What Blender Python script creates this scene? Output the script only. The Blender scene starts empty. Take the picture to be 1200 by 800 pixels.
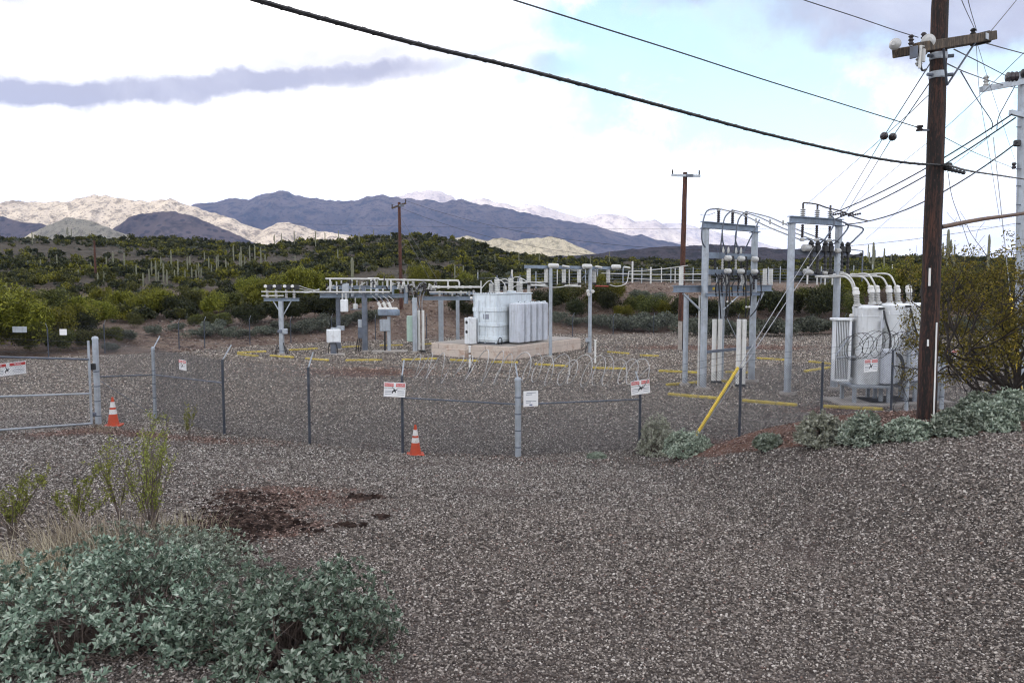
import bpy, bmesh, math, random
import numpy as np
from mathutils import Vector, Matrix, Quaternion

R = math.radians
scene = bpy.context.scene
col = scene.collection

# ------------------------------------------------------------------ camera
CAM_Z = 4.72
PITCH = math.atan(69 / 900)
cam_data = bpy.data.cameras.new("camera")
cam_data.sensor_width = 36.0
cam_data.lens = 27.0
cam_data.clip_start = 0.05
cam_data.clip_end = 40000
cam = bpy.data.objects.new("camera", cam_data)
cam.location = (0, 0, CAM_Z)
cam.rotation_euler = (math.pi / 2 - PITCH, 0, 0)
col.objects.link(cam)
scene.camera = cam

# ------------------------------------------------------------------ light
SUN_EL = R(40)
SUN_AZ = R(205)            # clockwise from +Y: behind the camera, to its left
SUN_DIR = Vector((math.sin(SUN_AZ) * math.cos(SUN_EL), math.cos(SUN_AZ) * math.cos(SUN_EL), math.sin(SUN_EL)))
sun_data = bpy.data.lights.new("sun", 'SUN')
sun_data.energy = 5.0
sun_data.angle = R(0.5)
sun_data.color = (1.0, 0.95, 0.86)
sun = bpy.data.objects.new("sun", sun_data)
sun.rotation_euler = SUN_DIR.to_track_quat('Z', 'Y').to_euler()
col.objects.link(sun)

world = bpy.data.worlds.new("World")
scene.world = world
world.use_nodes = True

scene.view_settings.view_transform = 'Standard'
scene.view_settings.look = 'None'
scene.view_settings.gamma = 1.0
scene.view_settings.exposure = 0.22
scene.view_settings.use_curve_mapping = False
scene.cycles.use_denoising = True
scene.cycles.pixel_filter_type = 'BLACKMAN_HARRIS'
scene.cycles.filter_width = 1.15
scene.cycles.max_bounces = 5
scene.cycles.diffuse_bounces = 1
scene.cycles.glossy_bounces = 2
scene.cycles.transmission_bounces = 2
scene.cycles.transparent_max_bounces = 8
scene.cycles.sample_clamp_indirect = 6


class NT:
    """small node-tree helper"""
    def __init__(self, tree):
        self.t = tree
        self.n = tree.nodes
        self.l = tree.links

    def add(self, typ, ins=None, **props):
        nd = self.n.new(typ)
        for k, v in props.items():
            setattr(nd, k, v)
        for k, v in (ins or {}).items():
            s = nd.inputs[k]
            if isinstance(v, bpy.types.NodeSocket):
                self.l.new(v, s)
            else:
                s.default_value = v
        return nd

    def math(self, op, a, b=0.0, c=None, clamp=False):
        ins = {0: a, 1: b}
        if c is not None:
            ins[2] = c
        return self.add('ShaderNodeMath', ins, operation=op, use_clamp=clamp).outputs[0]

    def mix(self, fac, a, b, blend='MIX'):
        nd = self.n.new('ShaderNodeMix')
        nd.data_type = 'RGBA'
        nd.blend_type = blend
        for s, v in ((nd.inputs[0], fac), (nd.inputs[6], a), (nd.inputs[7], b)):
            if isinstance(v, bpy.types.NodeSocket):
                self.l.new(v, s)
            else:
                s.default_value = (*v, 1) if isinstance(v, (tuple, list)) and len(v) == 3 else v
        return nd.outputs[2]

    def ramp(self, fac, stops, interp='LINEAR'):
        nd = self.n.new('ShaderNodeValToRGB')
        nd.color_ramp.interpolation = interp
        el = nd.color_ramp.elements
        while len(el) < len(stops):
            el.new(0.5)
        for e, (p, c) in zip(el, stops):
            e.position = p
            e.color = (c, c, c, 1) if isinstance(c, (int, float)) else (*c, 1)
        self.l.new(fac, nd.inputs[0])
        return nd.outputs[0]

    def smooth(self, v, a, b):
        nd = self.add('ShaderNodeMapRange', {0: v, 1: a, 2: b, 3: 0.0, 4: 1.0}, interpolation_type='SMOOTHSTEP')
        return nd.outputs[0]

    def noise(self, vec, scale, detail=4, rough=0.55, dist=0.0):
        return self.add('ShaderNodeTexNoise', {'Vector': vec, 'Scale': scale, 'Detail': detail, 'Roughness': rough, 'Distortion': dist})


# ------------------------------------------------------------------ sky: Nishita seen through broken cloud
def build_world():
    t = NT(world.node_tree)
    t.n.clear()
    sky = t.add('ShaderNodeTexSky', sky_type='NISHITA')
    sky.sun_disc = False
    sky.sun_elevation = SUN_EL
    sky.sun_rotation = SUN_AZ
    sky.air_density = 1.0
    sky.dust_density = 0.6
    sky.ozone_density = 1.5
    tc = t.add('ShaderNodeTexCoord')
    d = tc.outputs['Generated']
    sep = t.add('ShaderNodeSeparateXYZ', {0: d})
    az = t.math('ARCTAN2', sep.outputs[0], sep.outputs[1])
    el = t.math('ARCSINE', sep.outputs[2])
    # cloud coordinates: flattened towards the horizon
    den = t.math('ADD', t.math('ABSOLUTE', sep.outputs[2]), 0.16)
    cx = t.math('DIVIDE', sep.outputs[0], den)
    cy = t.math('DIVIDE', sep.outputs[1], den)
    cv = t.add('ShaderNodeCombineXYZ', {0: cx, 1: cy, 2: 0.0}).outputs[0]
    big = t.noise(cv, 0.9, 3, 0.5, 0.3).outputs[0]
    det = t.noise(cv, 2.6, 7, 0.6, 0.4).outputs[0]
    pf = t.noise(d, 5.5, 7, 0.6, 0.25).outputs[0]
    fine = t.noise(d, 22.0, 6, 0.6, 0.2).outputs[0]
    wob = t.math('SUBTRACT', t.noise(d, 7.0, 5, 0.6).outputs[0], 0.5)
    wob2 = t.math('SUBTRACT', fine, 0.5)

    def blob(a0, e0, sa, se, k=0.25, lean=0.0):
        a = t.math('DIVIDE', t.math('SUBTRACT', t.math('ADD', az, t.math('MULTIPLY', wob, k)), a0), sa)
        e = t.math('DIVIDE', t.math('SUBTRACT', t.math('ADD', t.math('ADD', t.math('SUBTRACT', el, t.math('MULTIPLY', az, lean)), t.math('MULTIPLY', wob, k * 0.55)), t.math('MULTIPLY', wob2, k * 0.22)), e0), se)
        r2 = t.math('ADD', t.math('MULTIPLY', a, a), t.math('MULTIPLY', e, e))
        return t.math('EXPONENT', t.math('MULTIPLY', r2, -1.0))
    # openings in the cloud
    gap = t.math('MAXIMUM', blob(0.31, 0.250, 0.30, 0.105), t.math('MULTIPLY', blob(0.52, 0.19, 0.20, 0.07), 0.8))
    gap = t.math('MAXIMUM', gap, t.math('MULTIPLY', blob(0.13, 0.31, 0.16, 0.05), 0.75))
    gap = t.math('MAXIMUM', gap, t.math('MULTIPLY', blob(-0.585, 0.262, 0.06, 0.035), 0.5))
    puff = t.smooth(pf, 0.50, 0.68)
    thin = t.math('SUBTRACT', t.smooth(gap, 0.10, 0.60), t.math('MULTIPLY', puff, 0.85), clamp=True)
    front = t.smooth(sep.outputs[1], 0.1, 0.5)
    other = t.math('MULTIPLY', t.smooth(big, 0.52, 0.64), 0.6)
    open_ = t.mix(front, other, thin)
    # grey undersides
    band = t.math('MULTIPLY', blob(-0.42, 0.283, 0.45, 0.018, 0.10, 0.15), 1.0)
    band2 = t.math('MULTIPLY', blob(-0.22, 0.300, 0.40, 0.030, 0.16, 0.16), 0.50)
    topr = t.math('MULTIPLY', blob(0.62, 0.330, 0.34, 0.085, 0.20), 1.6)
    topm = t.math('MULTIPLY', blob(0.24, 0.345, 0.16, 0.025, 0.18), 0.7)
    knot = t.math('MULTIPLY', blob(0.045, 0.263, 0.05, 0.018, 0.10), 0.9)
    tl = t.math('MULTIPLY', blob(-0.57, 0.305, 0.09, 0.020, 0.15), 0.6)
    g = band
    for b in (band2, topr, topm, knot, tl):
        g = t.math('MAXIMUM', g, b)
    g = t.math('MULTIPLY', t.smooth(g, 0.03, 0.80), t.math('ADD', 0.55, t.math('MULTIPLY', pf, 0.85)), clamp=True)
    # sky overhead, out of view, greyed to darken the ground
    g = t.math('MAXIMUM', g, t.math('MULTIPLY', t.smooth(el, 0.48, 0.85), 0.65))
    white = t.mix(t.smooth(det, 0.35, 0.7), (18.6, 18.2, 17.8), (21.0, 20.4, 19.8))
    cloud = t.mix(g, white, (6.2, 6.1, 7.3))
    skyc = t.mix(1.0, sky.outputs[0], (2.9, 3.0, 2.45), 'MULTIPLY')
    skyc = t.mix(0.12, skyc, (13.5, 15.5, 15.5))
    shut = t.math('SUBTRACT', 1.0, t.math('MULTIPLY', t.smooth(topr, 0.30, 1.0), 0.9))
    c = t.mix(t.math('MULTIPLY', t.math('MULTIPLY', open_, shut), 0.92), cloud, skyc)
    bg = t.add('ShaderNodeBackground', {'Color': c, 'Strength': 0.09})
    out = t.add('ShaderNodeOutputWorld')
    t.l.new(bg.outputs[0], out.inputs[0])


build_world()

# ------------------------------------------------------------------ picking points
_ca, _sa = math.cos(PITCH), math.sin(PITCH)


def P(px, py, Y):
    """world point seen at photo pixel (1200x800) px,py lying at depth Y"""
    xr = (px - 600) / 900
    yu = (400 - py) / 900
    dy = _ca + yu * _sa
    dz = -_sa + yu * _ca
    k = Y / dy
    return Vector((xr * k, Y, CAM_Z + dz * k))


def PZ(px, py, z=0.0):
    """world point seen at photo pixel lying at height z"""
    xr = (px - 600) / 900
    yu = (400 - py) / 900
    dy = _ca + yu * _sa
    dz = -_sa + yu * _ca
    k = (z - CAM_Z) / dz
    return Vector((xr * k, dy * k, z))


# ------------------------------------------------------------------ numpy noise
def _hash(ix, iy, seed):
    h = (ix.astype(np.int64) * 374761393 + iy.astype(np.int64) * 668265263 + seed * 1274126177) & 0x7fffffff
    h = ((h ^ (h >> 13)) * 1274126177) & 0x7fffffff
    h = h ^ (h >> 16)
    return (h & 0xffff) / 65535.0


def vnoise(x, y, seed=0):
    x = np.asarray(x, float); y = np.asarray(y, float)
    ix = np.floor(x); iy = np.floor(y)
    fx = x - ix; fy = y - iy
    fx = fx * fx * fx * (fx * (fx * 6 - 15) + 10); fy = fy * fy * fy * (fy * (fy * 6 - 15) + 10)
    a = _hash(ix, iy, seed); b = _hash(ix + 1, iy, seed)
    c = _hash(ix, iy + 1, seed); d = _hash(ix + 1, iy + 1, seed)
    return (a * (1 - fx) + b * fx) * (1 - fy) + (c * (1 - fx) + d * fx) * fy


def fbm(x, y, oct=4, seed=0, gain=0.5):
    s = 0; a = 1; n = 0
    for i in range(oct):
        s = s + a * vnoise(x * 2 ** i + i * 17.3, y * 2 ** i - i * 9.1, seed + i)
        n += a; a *= gain
    return s / n


def sstep(a, b, x):
    t = np.clip((x - a) / (b - a), 0, 1)
    return t * t * (3 - 2 * t)


# ------------------------------------------------------------------ ground heights
def ground(X, Y):
    X = np.asarray(X, float); Y = np.asarray(Y, float)
    s = np.interp(X, [-30, -20, -10, -3, 0, 3, 4, 5, 6, 7, 10, 30],
                  [.105, .106, .112, .138, .146, .140, .112, .075, .054, .045, .042, .04])
    Yp = np.maximum(Y, 0)
    f = 3.0 - s * Yp
    yc = np.interp(X, [3, 5, 7, 12], [17, 15.0, 14.0, 14.0])
    drop = 3.0 - s * yc - 0.34 * (Y - yc)
    f = np.where((X > 2.5) & (Y > yc), np.minimum(f, drop), f)
    f = f + 0.10 * (fbm(X * 0.35, Y * 0.35, 3, 5) - 0.5) * sstep(0, 6, Y)
    yard = 0.10 * (fbm(X * 0.12, Y * 0.12, 3, 8) - 0.5)
    k = 0.12
    h = np.clip(0.5 + 0.5 * (f - yard) / k, 0, 1)
    z = yard * (1 - h) + f * h + k * h * (1 - h)
    # beyond the yard
    u = X / np.maximum(Y, 5.0)
    pxx = u * 900 + 600
    Yb = np.interp(pxx, [-400, 0, 100, 200, 300, 480, 600, 800, 1000, 1200, 1600],
                   [46, 47, 49, 52, 58, 64, 69, 72, 70, 70, 70])
    E = np.interp(pxx, [-400, 200, 330, 480, 600, 700, 1600], [1.0, 1.0, 1.8, 2.8, 3.6, 4.5, 4.5])
    w = np.interp(pxx, [0, 480, 700, 1200], [14, 18, 19, 19])
    ys = np.interp(pxx, [-400, 0, 200, 300, 380, 450, 500, 550, 600, 640, 700, 900, 1000, 1100, 1200, 1600],
                   [282, 283, 282, 290, 282, 280, 278, 286, 300, 305, 306, 310, 305, 304, 306, 306])
    YC = 260.0
    crest = CAM_Z + (331 - ys) * YC / 900
    d = Y - Yb
    e = E * sstep(0, 1, d / w)
    t = np.clip((d - w) / np.maximum(YC - Yb - w, 1), 0, 1)
    plat = np.interp(pxx, [400, 650], [0.0, 0.12])
    t = np.clip((t - plat) / (1 - plat), 0, 1)
    hill = (crest - E) * (0.55 * t + 0.45 * t * t)
    rough = (fbm(X * 0.09, Y * 0.09, 4, 21) - 0.5) * 1.6 * sstep(6, 40, d) * (0.4 + 0.6 * sstep(60, 150, d)) + \
            (fbm(X * 0.5, Y * 0.5, 3, 22) - 0.5) * 0.5 * sstep(0, 6, d)
    far = -(crest + 14) * sstep(290, 800, Y)
    z2 = e + hill + rough * (1 - sstep(400, 900, Y)) + far
    return z + np.where(d > 0, z2, 0)


def gz(x, y):
    return float(ground(np.array([x]), np.array([y]))[0])


def hit(px, py, y0=3.0, y1=320.0):
    """where the ray of a photo pixel meets the ground"""
    Y = np.geomspace(y0, y1, 1500)
    p = P(px, py, 1.0)
    z = CAM_Z + (p.z - CAM_Z) * Y
    g = ground(p.x * Y, Y)
    k = np.nonzero(z < g)[0]
    i = int(k[0]) if len(k) else len(Y) - 1
    return Vector((p.x * Y[i], Y[i], g[i]))


# ------------------------------------------------------------------ mesh building
class MB:
    """collects shapes and links them as ONE mesh object"""
    def __init__(self):
        self.v = []
        self.f = []

    def addv(self, pts):
        n = len(self.v)
        self.v.extend([tuple(p) for p in pts])
        return n

    def box(self, c, s, rz=0.0, m=None, bev=0.0):
        hx, hy, hz = s[0] / 2, s[1] / 2, s[2] / 2
        M = m or (Matrix.Translation(Vector(c)) @ Matrix.Rotation(rz, 4, 'Z'))
        if bev > 0:
            b = min(bev, hx * .45, hy * .45, hz * .45)
            ring = [(hx - b, -hy), (hx, -hy + b), (hx, hy - b), (hx - b, hy), (-hx + b, hy), (-hx, hy - b), (-hx, -hy + b), (-hx + b, -hy)]
            inner = [(x - math.copysign(b, x) if abs(abs(x) - hx) < 1e-9 else x, y - math.copysign(b, y) if abs(abs(y) - hy) < 1e-9 else y) for x, y in ring]
            L = []
            for zz, rr in ((-hz, inner), (-hz + b, ring), (hz - b, ring), (hz, inner)):
                L.append(self.addv([M @ Vector((x, y, zz)) for x, y in rr]))
            for a, bb in zip(L, L[1:]):
                for i in range(8):
                    j = (i + 1) % 8
                    self.f.append((a + i, a + j, bb + j, bb + i))
            self.f.append(tuple(L[0] + i for i in reversed(range(8))))
            self.f.append(tuple(L[3] + i for i in range(8)))
            return self
        n = self.addv([M @ Vector((x, y, z)) for z in (-hz, hz) for x, y in ((-hx, -hy), (hx, -hy), (hx, hy), (-hx, hy))])
        for q in ((0, 3, 2, 1), (4, 5, 6, 7), (0, 1, 5, 4), (1, 2, 6, 5), (2, 3, 7, 6), (3, 0, 4, 7)):
            self.f.append(tuple(n + i for i in q))
        return self

    def bar(self, p0, p1, w, h=None, roll=0.0, bev=0.0):
        """box beam from p0 to p1"""
        p0 = Vector(p0); p1 = Vector(p1)
        h = h or w
        d = p1 - p0
        L = d.length
        x = d.normalized()
        up = Vector((0, 0, 1)) if abs(x.z) < 0.95 else Vector((0, 1, 0))
        y = up.cross(x).normalized()
        z = x.cross(y)
        M = Matrix((x, y, z)).transposed().to_4x4()
        M.translation = (p0 + p1) / 2
        if roll:
            M = M @ Matrix.Rotation(roll, 4, 'X')
        return self.box(None, (L, w, h), m=M, bev=bev)

    def ibeam(self, p0, p1, w, h, t=0.02):
        """wide-flange beam: two flanges and a web"""
        p0 = Vector(p0); p1 = Vector(p1)
        x = (p1 - p0).normalized()
        up = Vector((0, 0, 1)) if abs(x.z) < 0.95 else Vector((0, 1, 0))
        y = up.cross(x).normalized()
        z = x.cross(y)
        o = z * (h / 2 - t / 2)
        self.bar(p0 + o, p1 + o, w, t)
        self.bar(p0 - o, p1 - o, w, t)
        self.bar(p0, p1, t, h - 2 * t - 0.002)
        return self

    def tube(self, pts, r, n=8, caps=True):
        pts = [Vector(p) for p in pts]
        rs = r if isinstance(r, (list, tuple)) else [r] * len(pts)
        d0 = (pts[1] - pts[0]).normalized()
        up = Vector((0, 0, 1)) if abs(d0.z) < 0.9 else Vector((1, 0, 0))
        a = d0.cross(up).normalized()
        rings = []
        for i, p in enumerate(pts):
            if i == 0:
                d = pts[1] - pts[0]
            elif i == len(pts) - 1:
                d = pts[-1] - pts[-2]
            else:
                d = (pts[i + 1] - pts[i]).normalized() + (pts[i] - pts[i - 1]).normalized()
            d = d.normalized() if d.length > 1e-9 else d0
            a = (a - d * a.dot(d))
            a = a.normalized() if a.length > 1e-6 else d.orthogonal().normalized()
            b = d.cross(a)
            rings.append(self.addv([p + (a * math.cos(2 * math.pi * k / n) + b * math.sin(2 * math.pi * k / n)) * rs[i] for k in range(n)]))
        for q, w in zip(rings, rings[1:]):
            for k in range(n):
                j = (k + 1) % n
                self.f.append((q + k, q + j, w + j, w + k))
        if caps and n > 2:
            self.f.append(tuple(rings[0] + k for k in reversed(range(n))))
            self.f.append(tuple(rings[-1] + k for k in range(n)))
        return self

    def lathe(self, o, prof, n=16, axis=(0, 0, 1), caps=True):
        """prof: list of (radius, height along axis)"""
        o = Vector(o)
        q = Vector((0, 0, 1)).rotation_difference(Vector(axis).normalized())
        rings = [self.addv([o + q @ Vector((r * math.cos(2 * math.pi * k / n), r * math.sin(2 * math.pi * k / n), h)) for k in range(n)]) for r, h in prof]
        for a, b in zip(rings, rings[1:]):
            for k in range(n):
                j = (k + 1) % n
                self.f.append((a + k, a + j, b + j, b + k))
        if caps:
            self.f.append(tuple(rings[0] + k for k in reversed(range(n))))
            self.f.append(tuple(rings[-1] + k for k in range(n)))
        return self

    def sheds(self, o, L, r, n=12, axis=(0, 0, 1), k=6, core=0.62):
        """porcelain insulator: a core with k sheds"""
        prof = [(r * core, 0)]
        for i in range(k):
            a = L * (i + 0.15) / k
            b = L * (i + 0.55) / k
            c = L * (i + 0.7) / k
            prof += [(r * core, a), (r, b), (r * 0.95, c), (r * core, c + L * 0.02)]
        prof.append((r * core, L))
        return self.lathe(o, prof, n, axis)

    def quad(self, a, b, c, d):
        n = self.addv([a, b, c, d])
        self.f.append((n, n + 1, n + 2, n + 3))
        return self

    def prism(self, poly, M, t):
        """extruded 2-D outline in the x-z plane of M, thickness t along y"""
        n = len(poly)
        a = self.addv([M @ Vector((x, -t / 2, z)) for x, z in poly])
        b = self.addv([M @ Vector((x, t / 2, z)) for x, z in poly])
        self.f.append(tuple(a + i for i in range(n)))
        self.f.append(tuple(b + i for i in reversed(range(n))))
        for i in range(n):
            j = (i + 1) % n
            self.f.append((a + i, b + i, b + j, a + j))
        return self

    def build(self, name, mat, parent=None, smooth=None, origin=None):
        me = bpy.data.meshes.new(name)
        me.from_pydata(self.v, [], self.f)
        me.materials.append(mat)
        if smooth:
            me.polygons.foreach_set('use_smooth', [True] * len(me.polygons))
            try:
                me.set_sharp_from_angle(angle=R(smooth if smooth is not True else 50))
            except Exception:
                pass
        me.update()
        o = bpy.data.objects.new(name, me)
        col.objects.link(o)
        if parent is not None:
            o.parent = parent
        return o


def np_mesh(name, V, F, mat, parent=None, smooth=False, quads=True):
    """mesh from numpy arrays; F (n,3) or (n,4)"""
    me = bpy.data.meshes.new(name)
    V = np.asarray(V, np.float32); F = np.asarray(F, np.int32)
    k = F.shape[1]
    me.vertices.add(len(V)); me.vertices.foreach_set('co', V.ravel())
    me.loops.add(F.size); me.loops.foreach_set('vertex_index', F.ravel())
    me.polygons.add(len(F))
    me.polygons.foreach_set('loop_start', np.arange(0, F.size, k, dtype=np.int32))
    me.polygons.foreach_set('loop_total', np.full(len(F), k, np.int32))
    if smooth:
        me.polygons.foreach_set('use_smooth', np.ones(len(F), bool))
    me.update(calc_edges=True)
    me.validate()
    me.materials.append(mat)
    o = bpy.data.objects.new(name, me)
    col.objects.link(o)
    if parent is not None:
        o.parent = parent
    return o


def tag(o, label, cat, group=None):
    o['label'] = label
    o['category'] = cat
    if group:
        o['group'] = group
    return o


def thing(name, label, cat, loc=(0, 0, 0), rz=0.0, group=None):
    o = bpy.data.objects.new(name, None)
    o.empty_display_size = 0.2
    o.location = loc
    o.rotation_euler = (0, 0, rz)
    col.objects.link(o)
    return tag(o, label, cat, group)


def kind(o, k):
    o['kind'] = k
    return o


def copy_tree(o, parent=None):
    c = o.copy()
    col.objects.link(c)
    if parent is not None:
        c.parent = parent
    for ch in list(o.children):
        copy_tree(ch, c)
    return c


# ------------------------------------------------------------------ materials
def mat_new(name):
    m = bpy.data.materials.new(name)
    m.use_nodes = True
    t = NT(m.node_tree)
    return m, t, t.n['Principled BSDF']


def simple_mat(name, c, rough=0.5, metal=0.0, vary=0.15, scale=6.0, bump=0.0, dirt=None, dirt_amt=0.5, coord='Object', streak=0.0):
    """painted or plain surface with blotchy wear"""
    m, t, b = mat_new(name)
    tc = t.add('ShaderNodeTexCoord').outputs[coord]
    n1 = t.noise(tc, scale, 6, 0.6).outputs[0]
    lo = tuple(x * (1 - vary) for x in c); hi = tuple(min(1, x * (1 + vary)) for x in c)
    cc = t.mix(t.smooth(n1, 0.3, 0.7), lo, hi)
    if dirt:
        n2 = t.noise(tc, scale * 2.3, 8, 0.7).outputs[0]
        cc = t.mix(t.math('MULTIPLY', t.smooth(n2, 0.5, 0.72), dirt_amt), cc, dirt)
    if streak:
        mp = t.add('ShaderNodeMapping', {'Vector': tc, 'Scale': (7.0, 7.0, .35)}).outputs[0]
        n3 = t.noise(mp, 1.3, 6, 0.62).outputs[0]
        cc = t.mix(t.math('MULTIPLY', t.smooth(n3, 0.50, 0.70), streak), cc, dirt or (.3, .28, .25))
        n4 = t.noise(tc, 9.0, 6, 0.7).outputs[0]
        cc = t.mix(t.math('MULTIPLY', t.smooth(n4, 0.64, 0.70), streak), cc, (.20, .11, .06))
    t.l.new(cc, b.inputs['Base Color'])
    rr = t.math('ADD', t.math('MULTIPLY', n1, 0.25), rough - 0.12)
    t.l.new(rr, b.inputs['Roughness'])
    b.inputs['Metallic'].default_value = metal
    if bump:
        bp = t.add('ShaderNodeBump', {'Height': t.noise(tc, scale * 6, 5, 0.6).outputs[0], 'Strength': bump, 'Distance': 0.02})
        t.l.new(bp.outputs[0], b.inputs['Normal'])
    return m


def leaf_mat(name, c0, c1, c2=None, trans=0.25, rough=0.6):
    """each leaf (mesh island) its own tint"""
    m, t, b = mat_new(name)
    g = t.add('ShaderNodeNewGeometry')
    r = g.outputs['Random Per Island']
    stops = [(0.0, c0), (0.55, c1), (1.0, c2 or c1)]
    cc = t.ramp(r, stops)
    oi = t.add('ShaderNodeObjectInfo').outputs['Random']
    hs = t.add('ShaderNodeHueSaturation', {'Hue': t.math('ADD', 0.485, t.math('MULTIPLY', oi, 0.03)), 'Saturation': 1.0,
                                           'Value': t.math('ADD', 0.75, t.math('MULTIPLY', oi, 0.5)), 'Color': cc})
    t.l.new(hs.outputs[0], b.inputs['Base Color'])
    b.inputs['Roughness'].default_value = rough
    b.inputs['Specular IOR Level'].default_value = 0.25
    tr = t.add('ShaderNodeBsdfTranslucent', {'Color': hs.outputs[0]})
    mx = t.add('ShaderNodeMixShader', {0: trans, 1: b.outputs[0], 2: tr.outputs[0]})
    t.l.new(mx.outputs[0], t.n['Material Output'].inputs[0])
    return m

# ================================================================== GROUND
def ground_material():
    m, t, b = mat_new("ground_gravel_and_desert")
    pos = t.add('ShaderNodeNewGeometry').outputs['Position']
    at = t.add('ShaderNodeVertexColor', layer_name='mask')
    sp = t.add('ShaderNodeSeparateColor', {0: at.outputs[0]})
    soil, desert, dark = sp.outputs[0], sp.outputs[1], sp.outputs[2]
    # gravel chips: two sizes of cells, each with its own stone colour
    vs = t.add('ShaderNodeTexVoronoi', {'Vector': pos, 'Scale': 34.0})
    vb = t.add('ShaderNodeTexVoronoi', {'Vector': pos, 'Scale': 14.0})
    sc = t.add('ShaderNodeSeparateColor', {0: vs.outputs['Color']}).outputs[0]
    sb = t.add('ShaderNodeSeparateColor', {0: vb.outputs['Color']}).outputs[0]
    stones = [(0.0, (.020, .018, .018)), (0.3, (.068, .060, .054)), (0.6, (.145, .130, .116)), (0.85, (.26, .236, .212)), (1.0, (.54, .52, .48))]
    ga = t.ramp(sc, stones)
    gb = t.ramp(sb, stones)
    gravel = t.mix(0.3, ga, gb)
    big = t.noise(pos, 0.25, 5, 0.6).outputs[0]
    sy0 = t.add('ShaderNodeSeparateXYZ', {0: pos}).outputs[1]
    # ground colour of the bank darkened, painting in shade between the loose stones
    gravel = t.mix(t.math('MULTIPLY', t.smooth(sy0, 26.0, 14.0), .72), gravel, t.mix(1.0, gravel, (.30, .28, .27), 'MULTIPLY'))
    gravel = t.mix(t.math('MULTIPLY', t.smooth(big, 0.42, 0.7), 0.4), gravel, (.115, .092, .086))
    n1 = t.noise(pos, 3.0, 8, 0.65).outputs[0]
    n2 = t.noise(pos, 0.6, 6, 0.6).outputs[0]
    red = t.mix(t.smooth(n1, 0.3, 0.7), (.060, .028, .020), (.15, .075, .052))
    red = t.mix(t.smooth(sc, 0.80, 0.86), red, (.22, .18, .16))
    des = t.mix(t.smooth(n2, 0.35, 0.65), (.10, .062, .047), (.20, .145, .11))
    des = t.mix(t.smooth(n1, 0.50, 0.72), des, (.045, .036, .024))
    des = t.mix(t.smooth(sb, 0.78, 0.84), des, (.27, .22, .19))
    sepp = t.add('ShaderNodeSeparateXYZ', {0: pos})
    litter = t.mix(t.smooth(n2, .35, .65), (.028, .027, .020), (.066, .057, .043))
    des = t.mix(t.math('MULTIPLY', t.smooth(sepp.outputs[1], 85.0, 130.0), .85), des, litter)
    dk = t.mix(t.smooth(n1, 0.35, 0.65), (.022, .015, .013), (.06, .042, .037))
    wob = t.math('MULTIPLY', t.math('SUBTRACT', n1, 0.5), 0.5)
    c = t.mix(t.smooth(t.math('ADD', soil, wob), 0.38, 0.62), gravel, red)
    c = t.mix(t.smooth(t.math('ADD', desert, wob), 0.4, 0.6), c, des)
    c = t.mix(t.smooth(t.math('ADD', dark, wob), 0.4, 0.62), c, dk)
    t.l.new(c, b.inputs['Base Color'])
    b.inputs['Roughness'].default_value = 0.9
    b.inputs['Specular IOR Level'].default_value = 0.2
    hgt = t.math('ADD', t.math('MULTIPLY', vs.outputs['Distance'], -0.5), t.math('MULTIPLY', vb.outputs['Distance'], -0.9))
    hgt = t.math('ADD', hgt, t.math('MULTIPLY', n1, 0.5))
    bp = t.add('ShaderNodeBump', {'Height': hgt, 'Strength': 0.9, 'Distance': 0.05})
    t.l.new(bp.outputs[0], b.inputs['Normal'])
    return m


def gravel_edge(px):
    """photo row of the far edge of the bank's gravel, right of the corner post"""
    return np.interp(px, [600, 740, 840, 900, 1000, 1100, 1200, 1300], [545, 537, 535, 527, 521, 511, 503, 500])


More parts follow.
